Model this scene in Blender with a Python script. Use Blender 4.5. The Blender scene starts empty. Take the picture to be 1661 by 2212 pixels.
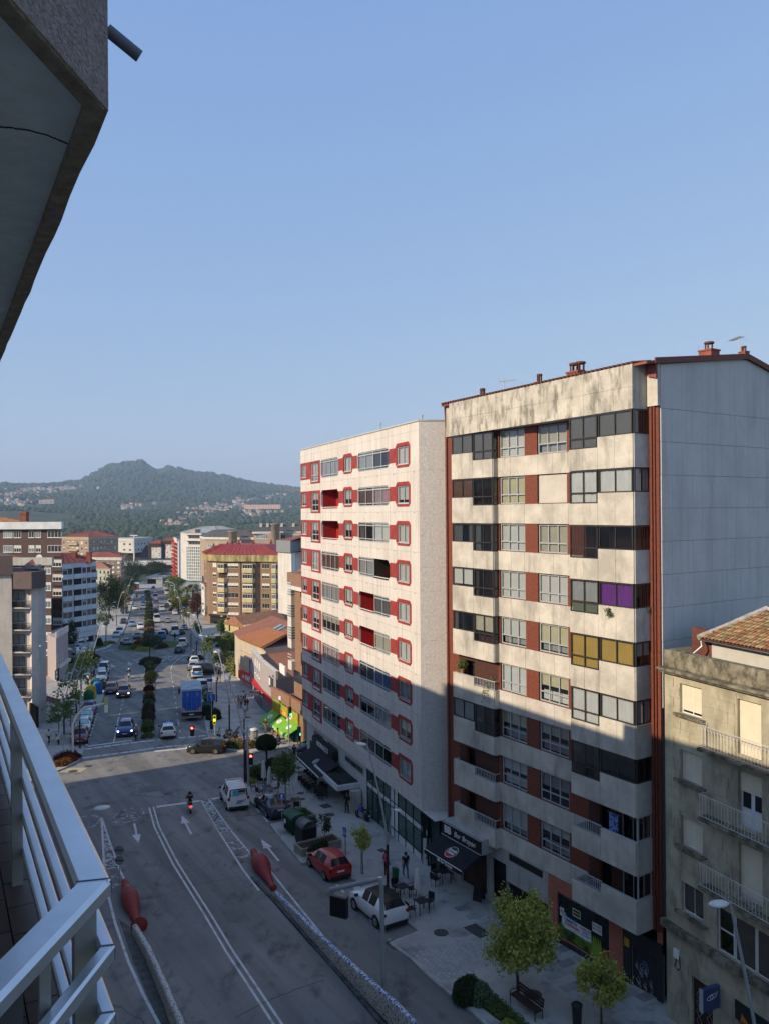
import bpy,bmesh,math,random
import numpy as np
from mathutils import Vector,Matrix,noise
R=math.radians
sc=bpy.context.scene
random.seed(11)
rng=np.random.default_rng(5)
FPX,CX,CY,ROLL=1690.0,830.5,1106.0,R(0.45)
cam_d=bpy.data.cameras.new('camera')
cam_d.sensor_fit='HORIZONTAL'
cam_d.sensor_width=36.0
cam_d.lens=36.0*FPX/1661.0
cam_d.clip_start=0.05
cam_d.clip_end=20000
cam=bpy.data.objects.new('camera',cam_d)
sc.collection.objects.link(cam)
cam.location=(0,0,0)
cam.rotation_euler=(R(90),ROLL,0)
sc.camera=cam
SUN_EL=R(27.0)
SUN_H=Vector((-0.845,-0.535,0)).normalized()
w=bpy.data.worlds.new('World')
sc.world=w
w.use_nodes=True
nt=w.node_tree
bg=nt.nodes['Background']
sky=nt.nodes.new('ShaderNodeTexSky')
sky.sky_type='NISHITA'
sky.sun_disc=False
sky.sun_elevation=SUN_EL
sky.sun_rotation=math.atan2(SUN_H.x,SUN_H.y)
sky.altitude=0
sky.air_density=1.0
sky.dust_density=0.3
sky.ozone_density=2.2
sp=nt.nodes.new('ShaderNodeSeparateColor');cbn=nt.nodes.new('ShaderNodeCombineColor')
nt.links.new(sky.outputs[0],sp.inputs[0]);nt.links.new(cbn.outputs[0],bg.inputs[0])
for _i,(_g,_k)in enumerate(((.50,.66),(.36,.885),(.14,1.62))):
	_p=nt.nodes.new('ShaderNodeMath');_p.operation='POWER';_p.inputs[1].default_value=_g
	_q=nt.nodes.new('ShaderNodeMath');_q.operation='MULTIPLY';_q.inputs[1].default_value=_k
	nt.links.new(sp.outputs[_i],_p.inputs[0]);nt.links.new(_p.outputs[0],_q.inputs[0]);nt.links.new(_q.outputs[0],cbn.inputs[_i])
bg.inputs[1].default_value=0.15
sun_d=bpy.data.lights.new('sun','SUN')
sun_d.energy=2.05
sun_d.angle=R(0.5)
sun_d.color=(1.0,0.82,0.60)
sun=bpy.data.objects.new('sun',sun_d)
sc.collection.objects.link(sun)
S_DIR=Vector((SUN_H.x*math.cos(SUN_EL),SUN_H.y*math.cos(SUN_EL),math.sin(SUN_EL)))
sun.rotation_euler=(-S_DIR).to_track_quat('-Z','Y').to_euler()
sun.location=S_DIR*80
sc.view_settings.view_transform='Standard'
sc.view_settings.look='None'
sc.view_settings.gamma=1
sc.view_settings.use_curve_mapping=False
sc.view_settings.exposure=1.36
sc.render.engine='CYCLES'
sc.cycles.max_bounces=8
sc.cycles.diffuse_bounces=5
sc.cycles.transparent_max_bounces=12
sc.cycles.caustics_reflective=False
sc.cycles.caustics_refractive=False
SL,H0=0.0375,22.4
_c,_s=math.cos(ROLL),math.sin(ROLL)
def uv(px,py):
	u,v=px-CX,py-CY
	return(u*_c-v*_s)/FPX,(u*_s+v*_c)/FPX
def at(px,py,Y):
	u,v=uv(px,py)
	return Vector((u*Y,Y,-v*Y))
def gz(Y):return-H0-SL*Y
def G(px,py,h=0.0):
	u,v=uv(px,py)
	Y=(H0-h)/max(v-SL,0.012)
	return Vector((u*Y,Y,-v*Y))
KERB=0.13
TILT=-math.atan(SL)
class MB:
	def __init__(s):s.v,s.f,s.m,s.sm=[],[],[],[]
	def add(s,vs,fs,mi=0,M=None,smooth=False):
		o=len(s.v)
		if M is not None:vs=[M@Vector(p)for p in vs]
		s.v.extend([tuple(p)for p in vs])
		for f in fs:
			s.f.append([i+o for i in f]);s.m.append(mi);s.sm.append(smooth)
		return s
	def box(s,x0,x1,y0,y1,z0,z1,mi=0,M=None):
		vs=[(x0,y0,z0),(x1,y0,z0),(x1,y1,z0),(x0,y1,z0),(x0,y0,z1),(x1,y0,z1),(x1,y1,z1),(x0,y1,z1)]
		return s.add(vs,[(0,3,2,1),(4,5,6,7),(0,1,5,4),(1,2,6,5),(2,3,7,6),(3,0,4,7)],mi,M)
	def prism(s,poly,z0,z1,mi=0,M=None,mt=None):
		n=len(poly)
		f0=z0 if callable(z0)else(lambda x,y:z0)
		f1=z1 if callable(z1)else(lambda x,y:z1)
		ar=sum(poly[i][0]*poly[(i+1)%n][1]-poly[(i+1)%n][0]*poly[i][1]for i in range(n))
		if ar<0:poly=poly[::-1]
		vs=[(p[0],p[1],f0(p[0],p[1]))for p in poly]+[(p[0],p[1],f1(p[0],p[1]))for p in poly]
		s.add(vs,[tuple(range(n,2*n))],mi if mt is None else mt,M)
		s.add(vs,[tuple(range(n))[::-1]]+[(i,(i+1)%n,(i+1)%n+n,i+n)for i in range(n)],mi,M)
		return s
	def prismy(s,poly,y0,y1,mi=0,M=None):
		n=len(poly)
		vs=[(p[0],y0,p[1])for p in poly]+[(p[0],y1,p[1])for p in poly]
		return s.add(vs,[tuple(range(n)),tuple(range(n,2*n))[::-1]]+[(i+n,(i+1)%n+n,(i+1)%n,i)for i in range(n)],mi,M)
	def tube(s,pts,r,n=8,mi=0,M=None,smooth=True,cap=True):
		pts=[Vector(p)for p in pts]
		rs=r if isinstance(r,(list,tuple))else[r]*len(pts)
		vs,fs=[],[]
		up=None
		for i,p in enumerate(pts):
			d=(pts[min(i+1,len(pts)-1)]-pts[max(i-1,0)]).normalized()
			if up is None:
				up=Vector((0,0,1))if abs(d.z)<.9 else Vector((1,0,0))
			a=d.cross(up).normalized();b=a.cross(d).normalized();up=b
			for k in range(n):
				t=2*math.pi*k/n
				vs.append(p+a*(math.cos(t)*rs[i])+b*(math.sin(t)*rs[i]))
		for i in range(len(pts)-1):
			for k in range(n):
				fs.append((i*n+k,i*n+(k+1)%n,(i+1)*n+(k+1)%n,(i+1)*n+k))
		s.add(vs,fs,mi,M,smooth)
		if cap:
			m=len(pts)-1
			s.add(vs,[tuple(range(n))[::-1],tuple(range(m*n,m*n+n))],mi,M,False)
		return s
	def lathe(s,prof,n=12,mi=0,M=None,smooth=True,sx=1,sy=1):
		vs,fs=[],[]
		for r_,z in prof:
			for k in range(n):
				t=2*math.pi*k/n
				vs.append((r_*math.cos(t)*sx,r_*math.sin(t)*sy,z))
		for i in range(len(prof)-1):
			for k in range(n):
				fs.append((i*n+k,i*n+(k+1)%n,(i+1)*n+(k+1)%n,(i+1)*n+k))
		s.add(vs,fs,mi,M,smooth)
		m=len(prof)-1
		s.add(vs,[tuple(range(n))[::-1],tuple(range(m*n,m*n+n))],mi,M,False)
		return s
	def bar(s,a,b,w,h,mi=0,M=None):
		a,b=Vector(a),Vector(b)
		d=(b-a).normalized()
		up=Vector((0,0,1))if abs(d.z)<.95 else Vector((0,1,0))
		x=d.cross(up).normalized()*(w/2);y=x.cross(d).normalized()*(h/2)
		vs=[a-x-y,a+x-y,a+x+y,a-x+y,b-x-y,b+x-y,b+x+y,b-x+y]
		return s.add(vs,[(0,1,2,3),(7,6,5,4),(0,4,5,1),(1,5,6,2),(2,6,7,3),(3,7,4,0)],mi,M)
	def mesh(s,name,mats):
		me=bpy.data.meshes.new(name)
		me.from_pydata(s.v,[],s.f)
		for m in(mats if isinstance(mats,(list,tuple))else[mats]):me.materials.append(m)
		me.polygons.foreach_set('material_index',s.m)
		me.polygons.foreach_set('use_smooth',s.sm)
		me.update()
		return me
	def build(s,name,mats,parent=None,M=None):
		return put(name,s.mesh(name,mats),parent,M)
def put(name,me,parent=None,M=None):
	o=bpy.data.objects.new(name,me)
	sc.collection.objects.link(o)
	if parent is not None:o.parent=parent
	if M is not None:o.matrix_local=M
	return o
def tag(o,label=None,cat=None,group=None,kind=None):
	if label:o['label']=label
	if cat:o['category']=cat
	if group:o['group']=group
	if kind:o['kind']=kind
	return o
def thing(name,label,cat,loc=(0,0,0),rz=0.0,group=None,M=None):
	o=bpy.data.objects.new(name,None)
	sc.collection.objects.link(o)
	o.empty_display_size=.3
	if M is not None:o.matrix_local=M
	else:
		o.location=loc;o.rotation_euler=(0,0,rz)
	return tag(o,label,cat,group)
def on_slope(p,head):
	return Matrix.Translation(p)@Matrix.Rotation(TILT,4,'X')@Matrix.Rotation(head,4,'Z')
def copy_tree(o,M=None,label=None,group=None):
	c=o.copy();sc.collection.objects.link(c)
	if M is not None:c.matrix_local=M
	if label:c['label']=label
	if group:c['group']=group
	for ch in o.children:
		d=ch.copy();sc.collection.objects.link(d);d.parent=c
		for g in ch.children:
			e=g.copy();sc.collection.objects.link(e);e.parent=d
	return c
def T(x,y,z):return Matrix.Translation((x,y,z))
def RZ(a):return Matrix.Rotation(a,4,'Z')
def RX(a):return Matrix.Rotation(a,4,'X')
def RY(a):return Matrix.Rotation(a,4,'Y')
_fonts={}
def text(body,size,name,mat,parent,M,ext=.008,ax='CENTER',spacing=1.0,shear=0.0,bold=0.0):
	cu=bpy.data.curves.new('t','FONT')
	cu.body=body;cu.size=size;cu.extrude=ext;cu.align_x=ax;cu.align_y='CENTER'
	cu.space_character=spacing;cu.shear=shear;cu.offset=bold;cu.resolution_u=3
	o=bpy.data.objects.new('t',cu)
	me=bpy.data.meshes.new_from_object(o)
	bpy.data.objects.remove(o);bpy.data.curves.remove(cu)
	me.materials.clear();me.materials.append(mat)
	return put(name,me,parent,M)
_m={}
def _new(name):
	m=bpy.data.materials.new(name);m.use_nodes=True
	return m,m.node_tree.nodes,m.node_tree.links,m.node_tree.nodes['Principled BSDF']
def mat(name,c,rough=.8,var=.12,scale=2.0,c2=None,bump=0.0,metal=0.0,spec=.3,stretch=(1,1,1),world=False,lo=.35,hi=.65,detail=5,bscale=None,emit=0,coat=0):
	if name in _m:return _m[name]
	m,N,L,B=_new(name)
	B.inputs['Roughness'].default_value=rough
	B.inputs['Metallic'].default_value=metal
	B.inputs['Specular IOR Level'].default_value=spec
	if coat:B.inputs['Coat Weight'].default_value=coat;B.inputs['Coat Roughness'].default_value=.04
	if var==0 and c2 is None:
		B.inputs['Base Color'].default_value=(*c,1)
	else:
		a=c if c2 is not None else tuple(x*(1-var)for x in c)
		b=c2 if c2 is not None else tuple(min(1,x*(1+var))for x in c)
		if world:src=N.new('ShaderNodeNewGeometry').outputs['Position']
		else:src=N.new('ShaderNodeTexCoord').outputs['Object']
		mp=N.new('ShaderNodeMapping');mp.inputs['Scale'].default_value=stretch
		L.new(src,mp.inputs['Vector'])
		nz=N.new('ShaderNodeTexNoise');nz.inputs['Scale'].default_value=scale;nz.inputs['Detail'].default_value=detail
		nz.inputs['Roughness'].default_value=.62
		L.new(mp.outputs[0],nz.inputs['Vector'])
		rp=N.new('ShaderNodeValToRGB')
		rp.color_ramp.elements[0].position=lo;rp.color_ramp.elements[0].color=(*a,1)
		rp.color_ramp.elements[1].position=hi;rp.color_ramp.elements[1].color=(*b,1)
		L.new(nz.outputs['Fac'],rp.inputs[0]);L.new(rp.outputs[0],B.inputs['Base Color'])
		if bump:
			src2=nz
			if bscale:
				src2=N.new('ShaderNodeTexNoise');src2.inputs['Scale'].default_value=bscale;src2.inputs['Detail'].default_value=4
				L.new(src,src2.inputs['Vector'])
			bp=N.new('ShaderNodeBump');bp.inputs['Strength'].default_value=bump;bp.inputs['Distance'].default_value=.03
			L.new(src2.outputs['Fac'],bp.inputs['Height']);L.new(bp.outputs[0],B.inputs['Normal'])
	if emit:
		B.inputs['Emission Color'].default_value=(*c,1);B.inputs['Emission Strength'].default_value=emit
	_m[name]=m
	return m
def stained(name,base,stain,s1=.5,amt=.6,streak=(1.6,1.6,.22),fine=(.9,1.1),rough=.85,bump=.15,base2=None,thr=(.5,.68),joint=None):
	"""base colour with large blotches, rain streaks in world space and fine grain"""
	if name in _m:return _m[name]
	m,N,L,B=_new(name)
	B.inputs['Roughness'].default_value=rough;B.inputs['Specular IOR Level'].default_value=.25
	P=N.new('ShaderNodeNewGeometry').outputs['Position']
	def nz(scale,st,det=5):
		mp=N.new('ShaderNodeMapping');mp.inputs['Scale'].default_value=st;L.new(P,mp.inputs['Vector'])
		n=N.new('ShaderNodeTexNoise');n.inputs['Scale'].default_value=scale;n.inputs['Detail'].default_value=det;n.inputs['Roughness'].default_value=.65
		L.new(mp.outputs[0],n.inputs['Vector']);return n.outputs['Fac']
	def ramp(src,p0,p1,c0,c1):
		r=N.new('ShaderNodeValToRGB');r.color_ramp.elements[0].position=p0;r.color_ramp.elements[1].position=p1
		r.color_ramp.elements[0].color=(*c0,1);r.color_ramp.elements[1].color=(*c1,1);L.new(src,r.inputs[0]);return r.outputs[0]
	def mix(f,a,b,mode='MIX'):
		x=N.new('ShaderNodeMix');x.data_type='RGBA';x.blend_type=mode
		if isinstance(f,float):x.inputs[0].default_value=f
		else:L.new(f,x.inputs[0])
		L.new(a,x.inputs[6]);L.new(b,x.inputs[7]);return x.outputs[2]
	g0=tuple(x*fine[0]for x in base);g1=tuple(min(1,x*fine[1])for x in(base2 or base))
	col=ramp(nz(s1,(1,1,1)),.35,.65,g0,g1)
	grain=ramp(nz(14,(1,1,1),3),.3,.7,(.86,.86,.86),(1.0,1.0,1.0))
	col=mix(1.0,col,grain,'MULTIPLY')
	fac=ramp(nz(1.0,streak,6),thr[0],thr[1],(0,0,0),(amt,amt,amt))
	st=N.new('ShaderNodeRGB');st.outputs[0].default_value=(*stain,1)
	col=mix(fac,col,st.outputs[0])
	if joint:
		sx=N.new('ShaderNodeSeparateXYZ');L.new(N.new('ShaderNodeTexCoord').outputs['Object'],sx.inputs[0]);cb=N.new('ShaderNodeCombineXYZ');L.new(sx.outputs[0],cb.inputs[0]);L.new(sx.outputs[2],cb.inputs[1])
		bk=N.new('ShaderNodeTexBrick');bk.offset=0;bk.inputs['Scale'].default_value=1;bk.inputs['Brick Width'].default_value=joint[0];bk.inputs['Row Height'].default_value=joint[1];bk.inputs['Mortar Size'].default_value=.012
		bk.inputs['Color1'].default_value=(1,1,1,1);bk.inputs['Color2'].default_value=(.93,.93,.94,1);bk.inputs['Mortar'].default_value=(.62,.60,.58,1);L.new(cb.outputs[0],bk.inputs['Vector']);col=mix(1.0,col,bk.outputs['Color'],'MULTIPLY')
	L.new(col,B.inputs['Base Color'])
	bp=N.new('ShaderNodeBump');bp.inputs['Strength'].default_value=bump;bp.inputs['Distance'].default_value=.02
	L.new(nz(22,(1,1,1),3),bp.inputs['Height']);L.new(bp.outputs[0],B.inputs['Normal'])
	_m[name]=m
	return m
def brick(name,c1,c2,mortar,scale=4.0,row=.07,bw=.24,rough=.85):
	if name in _m:return _m[name]
	m,N,L,B=_new(name)
	B.inputs['Roughness'].default_value=rough
	tc=N.new('ShaderNodeTexCoord');geo=tc.outputs['Object']
	sx=N.new('ShaderNodeSeparateXYZ');L.new(geo,sx.inputs[0])
	ad=N.new('ShaderNodeMath');ad.operation='ADD';L.new(sx.outputs[0],ad.inputs[0]);L.new(sx.outputs[1],ad.inputs[1])
	cb=N.new('ShaderNodeCombineXYZ');L.new(ad.outputs[0],cb.inputs[0]);L.new(sx.outputs[2],cb.inputs[1])
	b=N.new('ShaderNodeTexBrick');b.inputs['Scale'].default_value=1;b.inputs['Brick Width'].default_value=bw;b.inputs['Row Height'].default_value=row
	b.inputs['Mortar Size'].default_value=row*.12;b.inputs['Color1'].default_value=(*c1,1);b.inputs['Color2'].default_value=(*c2,1);b.inputs['Mortar'].default_value=(*mortar,1)
	L.new(cb.outputs[0],b.inputs['Vector'])
	nz=N.new('ShaderNodeTexNoise');nz.inputs['Scale'].default_value=.6;nz.inputs['Detail'].default_value=4;L.new(geo,nz.inputs['Vector'])
	rp=N.new('ShaderNodeValToRGB');rp.color_ramp.elements[0].color=(.72,.72,.72,1);rp.color_ramp.elements[1].color=(1.15,1.15,1.15,1);L.new(nz.outputs['Fac'],rp.inputs[0])
	x=N.new('ShaderNodeMix');x.data_type='RGBA';x.blend_type='MULTIPLY';x.inputs[0].default_value=1
	L.new(b.outputs['Color'],x.inputs[6]);L.new(rp.outputs[0],x.inputs[7]);L.new(x.outputs[2],B.inputs['Base Color'])
	bp=N.new('ShaderNodeBump');bp.inputs['Strength'].default_value=.3;bp.inputs['Distance'].default_value=.01;bp.invert=True
	L.new(b.outputs['Fac'],bp.inputs['Height']);L.new(bp.outputs[0],B.inputs['Normal'])
	_m[name]=m
	return m
def thin_glass(name,tint=(.8,.84,.86),base=.08,rough=.02):
	if name in _m:return _m[name]
	m=bpy.data.materials.new(name);m.use_nodes=True
	N,L=m.node_tree.nodes,m.node_tree.links
	N.clear()
	out=N.new('ShaderNodeOutputMaterial');mx=N.new('ShaderNodeMixShader')
	tr=N.new('ShaderNodeBsdfTransparent');tr.inputs[0].default_value=(*tint,1)
	gl=N.new('ShaderNodeBsdfGlossy');gl.inputs['Roughness'].default_value=rough;gl.inputs[0].default_value=(.95,.97,1,1)
	g=N.new('ShaderNodeNewGeometry');dt=N.new('ShaderNodeVectorMath');dt.operation='DOT_PRODUCT'
	L.new(g.outputs['Incoming'],dt.inputs[0]);L.new(g.outputs['Normal'],dt.inputs[1])
	def mth(op,a,b_):
		x=N.new('ShaderNodeMath');x.operation=op
		for k,q in enumerate((a,b_)):
			if q is None:continue
			if isinstance(q,(int,float)):x.inputs[k].default_value=q
			else:L.new(q,x.inputs[k])
		return x.outputs[0]
	nzz=N.new('ShaderNodeTexNoise');nzz.inputs['Scale'].default_value=.9;nzz.inputs['Detail'].default_value=2;L.new(g.outputs['Position'],nzz.inputs['Vector'])
	bpp=N.new('ShaderNodeBump');bpp.inputs['Strength'].default_value=.22;bpp.inputs['Distance'].default_value=.05;L.new(nzz.outputs['Fac'],bpp.inputs['Height']);L.new(bpp.outputs[0],gl.inputs['Normal'])
	f=mth('POWER',mth('SUBTRACT',1.0,mth('ABSOLUTE',dt.outputs['Value'],None)),5.0)
	f=mth('ADD',mth('MULTIPLY',f,.9-base),base+.04)
	L.new(f,mx.inputs[0]);L.new(tr.outputs[0],mx.inputs[1]);L.new(gl.outputs[0],mx.inputs[2]);L.new(mx.outputs[0],out.inputs[0])
	_m[name]=m
	return m
def leafmat(name,dark,light,rough=.6,trans=.25):
	if name in _m:return _m[name]
	m,N,L,B=_new(name)
	B.inputs['Roughness'].default_value=rough;B.inputs['Specular IOR Level'].default_value=.25
	g=N.new('ShaderNodeNewGeometry')
	rp=N.new('ShaderNodeValToRGB');rp.color_ramp.elements[0].color=(*dark,1);rp.color_ramp.elements[1].color=(*light,1)
	nz=N.new('ShaderNodeTexNoise');nz.inputs['Scale'].default_value=1.3;L.new(g.outputs['Position'],nz.inputs['Vector'])
	ad=N.new('ShaderNodeMath');ad.operation='MULTIPLY_ADD';ad.inputs[1].default_value=.45
	mu=N.new('ShaderNodeMath');mu.operation='MULTIPLY';mu.inputs[1].default_value=.75;L.new(nz.outputs['Fac'],mu.inputs[0])
	L.new(g.outputs['Random Per Island'],ad.inputs[0]);L.new(mu.outputs[0],ad.inputs[2]);L.new(ad.outputs[0],rp.inputs[0])
	L.new(rp.outputs[0],B.inputs['Base Color'])
	tr=N.new('ShaderNodeBsdfTranslucent');L.new(rp.outputs[0],tr.inputs[0])
	mx=N.new('ShaderNodeMixShader');mx.inputs[0].default_value=trans
	L.new(B.outputs[0],mx.inputs[1]);L.new(tr.outputs[0],mx.inputs[2]);L.new(mx.outputs[0],N['Material Output'].inputs[0])
	_m[name]=m
	return m
def wall(mb,x0,x1,z0,z1,holes,mi=0,depth=.25,mr=None,M=None,y=0.0):
	"""front face with rectangular holes (hx0,hx1,hz0,hz1) and their reveals"""
	xs=sorted(set([x0,x1]+[min(max(h[i],x0),x1)for h in holes for i in(0,1)]))
	zs=sorted(set([z0,z1]+[min(max(h[i],z0),z1)for h in holes for i in(2,3)]))
	for zi in range(len(zs)-1):
		za,zb=zs[zi],zs[zi+1];zm=(za+zb)/2
		run=None
		for xi in range(len(xs)-1):
			xm=(xs[xi]+xs[xi+1])/2
			inh=any(h[0]<xm<h[1]and h[2]<zm<h[3]for h in holes)
			if not inh and run is None:run=xs[xi]
			if(inh or xi==len(xs)-2)and run is not None:
				xe=xs[xi]if inh else xs[xi+1]
				mb.add([(run,y,za),(xe,y,za),(xe,y,zb),(run,y,zb)],[(0,1,2,3)],mi,M)
				run=None
	mr=mi if mr is None else mr
	for a,b,c,d in holes:
		e=y+depth
		mb.add([(a,y,c),(b,y,c),(b,y,d),(a,y,d),(a,e,c),(b,e,c),(b,e,d),(a,e,d)],[(0,4,5,1),(1,5,6,2),(2,6,7,3),(3,7,4,0)],mr,M)
_wc={}
SIDE_CURTAINS=[mat('net_curtain',(.48,.47,.44),rough=.9,var=.1,scale=6),mat('dull_curtain',(.20,.19,.18),rough=.9,var=.15,scale=6),mat('warm_curtain',(.30,.22,.14),rough=.9,var=.12,scale=6)]
def window(parent,M,w_,h_,cols=2,trans=0.0,fm=None,gm=None,blind=None,bm=None,bfrac=1.0,fw=.05,slat=False,name='window',sub=True,back=.10):
	"""frame mesh (the window), pane and blind below it; M puts its lower left corner"""
	w_,h_=round(w_,2),round(h_,2)
	k=('f',w_,h_,cols,trans,fm.name,fw)
	if k not in _wc:
		mb=MB()
		mb.box(0,w_,0,.06,0,fw);mb.box(0,w_,0,.06,h_-fw,h_)
		mb.box(0,fw,0,.06,fw,h_-fw);mb.box(w_-fw,w_,0,.06,fw,h_-fw)
		for i in range(1,cols):
			x=w_*i/cols
			mb.box(x-fw*.45,x+fw*.45,.005,.055,fw,h_-fw)
		if trans:
			z=h_*abs(trans)
			mb.box(fw,w_-fw,-.004,.062,z-fw*.5,z+fw*.5)
		_wc[k]=mb.mesh('window',fm)
	o=put(name,_wc[k],parent,M)
	k=('g',w_,h_,gm.name)
	if k not in _wc:
		_wc[k]=MB().add([(fw*.5,.03,fw*.5),(w_-fw*.5,.03,fw*.5),(w_-fw*.5,.03,h_-fw*.5),(fw*.5,.03,h_-fw*.5)],[(0,1,2,3)]).mesh('pane',gm)
	put('pane',_wc[k],o)
	if not blind and sub and w_>.7 and random.random()<.7:
		cm=random.choice(SIDE_CURTAINS);q=random.choice((.18,.3,.42));k=('c',w_,h_,q,cm.name)
		if k not in _wc:
			mb=MB()
			for x0,x1 in((.03,w_*q),(w_*(1-q*.6),w_-.03)):
				n=max(4,int((x1-x0)/.08));vs=[];fs=[]
				for i in range(n+1):vs+=[(x0+(x1-x0)*i/n,.14+.025*(i%2),.03),(x0+(x1-x0)*i/n,.14+.02*(i%2),h_-.03)]
				for i in range(n):fs.append((2*i,2*i+2,2*i+3,2*i+1))
				mb.add(vs,fs)
			_wc[k]=mb.mesh('curtain',cm)
		put('curtain',_wc[k],o)
	if blind and bm:
		bh=h_*bfrac
		k=('b',w_,h_,round(bh,2),blind,bm.name,back)
		if k not in _wc:
			mb=MB();y0=back
			if blind in('curtain',):
				n=max(6,int(w_/.09));vs=[];fs=[]
				for i in range(n+1):
					x=.02+(w_-.04)*i/n
					yy=y0+.02*math.sin(i*2.1)+.012*math.sin(i*.9)
					vs+=[(x,yy,h_-bh+.02),(x,yy,h_-.02)]
				for i in range(n):fs.append((2*i,2*i+2,2*i+3,2*i+1))
				mb.add(vs,fs,0)
			else:
				n=max(4,int(bh/(.055 if slat else.11)))
				for i in range(n):
					a=h_-.02-(bh-.04)*(i+1)/n;b=h_-.02-(bh-.04)*i/n
					mb.add([(.02,y0,a),(w_-.02,y0,a),(w_-.02,y0+.012,b-.004),(.02,y0+.012,b-.004),(.02,y0+.03,b),(w_-.02,y0+.03,b)],[(0,1,2,3),(3,2,5,4)],0)
			_wc[k]=mb.mesh(blind,bm)
		put('curtain' if blind=='curtain' else 'roller_blind',_wc[k],o)
	return o
_sb={}
def piece(name,parent,M,sx,sy,sz,m,bev=0.0,key=None):
	"""a box piece that shares its mesh with pieces of the same size and material"""
	k=(name,round(sx,3),round(sy,3),round(sz,3),m.name,key)
	if k not in _sb:
		_sb[k]=MB().box(0,sx,0,sy,0,sz).mesh(name,m)
	return put(name,_sb[k],parent,M)
M_STONE=stained('stained_stone',(.58,.545,.475),(.20,.19,.165),s1=.6,amt=.7,streak=(1.1,1.1,.3),fine=(.70,1.08),thr=(.53,.72))
M_STONE_TOP=stained('streaked_stone',(.55,.52,.445),(.07,.065,.055),s1=.9,amt=.62,streak=(2.4,2.4,.8),fine=(.74,1.1),thr=(.48,.62))
M_CONC=stained('grey_concrete',(.42,.41,.385),(.15,.15,.14),amt=.5)
M_TILE_RED=mat('red_brown_tile',(.17,.050,.030),rough=.55,var=.18,scale=6)
M_WHITE_WALL=stained('travertine',(.66,.62,.57),(.34,.31,.28),s1=.35,amt=.5,streak=(3.0,3.0,.16),fine=(.93,1.05),joint=(1.5,2.8))
M_GRANITE=stained('speckled_granite',(.60,.565,.53),(.36,.34,.32),s1=7,amt=.3,streak=(5,5,5),fine=(.84,1.08))
M_REDBAND=mat('red_band_paint',(.285,.038,.036),rough=.65,var=.22,scale=1.2)
M_RED_DARK=mat('red_loggia_paint',(.34,.022,.022),rough=.6,var=.08)
M_ALU=mat('grey_aluminium',(.36,.38,.39),rough=.4,var=.06,spec=.5)
M_ALU_D=mat('bronze_aluminium',(.035,.030,.027),rough=.4,var=.1,spec=.5)
M_ALU_W=mat('white_frame',(.70,.70,.68),rough=.45,var=.04)
M_BLIND_W=mat('white_blind',(.66,.65,.61),rough=.6,var=.04)
M_BLIND_C=mat('cream_blind',(.62,.56,.36),rough=.6,var=.06)
M_BLIND_B=mat('beige_blind',(.50,.45,.34),rough=.6,var=.08)
M_BLIND_T=mat('taupe_blind',(.125,.112,.095),rough=.6,var=.04)
M_BLIND_M=mat('mustard_blind',(.50,.32,.07),rough=.6,var=.06)
M_BLIND_K=mat('brown_blind',(.13,.06,.035),rough=.6,var=.1)
M_BLIND_G=mat('green_grey_panel',(.16,.18,.12),rough=.5,var=.06)
M_CURT_W=mat('white_curtain',(.70,.69,.66),rough=.9,var=.06)
M_CURT_G=mat('grey_curtain',(.36,.36,.35),rough=.9,var=.08)
M_CURT_P=mat('purple_curtain',(.17,.035,.26),rough=.9,var=.08)
M_CURT_R=mat('rosy_curtain',(.42,.28,.30),rough=.9,var=.08)
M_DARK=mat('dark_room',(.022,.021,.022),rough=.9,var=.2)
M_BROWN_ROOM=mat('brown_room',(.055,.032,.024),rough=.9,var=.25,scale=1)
M_GLASS=thin_glass('window_glass',(.72,.76,.78),.05)
M_GLASS_D=thin_glass('dark_window_glass',(.33,.37,.39),.06)
M_GLASS_GREEN=mat('green_shop_glass',(.030,.085,.070),rough=.08,var=.5,scale=.5,c2=None,spec=.8)
M_BLACK=mat('black_paint',(.016,.016,.018),rough=.5,var=.1)
M_WHITE=mat('white_paint',(.75,.75,.73),rough=.5,var=.04)
M_GREY=mat('grey_paint',(.22,.23,.24),rough=.5,var=.06)
M_STEEL=mat('galvanised_steel',(.42,.44,.45),rough=.42,var=.08,metal=.6,scale=5)
M_ROOF_RED=mat('red_roof',(.25,.075,.055),rough=.7,var=.15,scale=1.5)
M_ROOF_TILE=mat('dark_roof_tile',(.11,.045,.03),rough=.8,var=.25,scale=5)
M_GABLE=stained('blue_grey_panel',(.62,.605,.57),(.34,.335,.32),s1=.5,amt=.35,streak=(1.5,1.5,.15),fine=(.93,1.05))
M_MOSS=stained('mossy_stone',(.27,.245,.18),(.055,.05,.032),s1=2.0,amt=.8,streak=(2.5,2.5,2.0),fine=(.7,1.15),thr=(.42,.6))
M_OLD=stained('old_ashlar',(.46,.42,.305),(.19,.17,.125),s1=.9,amt=.6,streak=(1.2,1.2,.5),fine=(.8,1.08),thr=(.47,.62))
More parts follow.
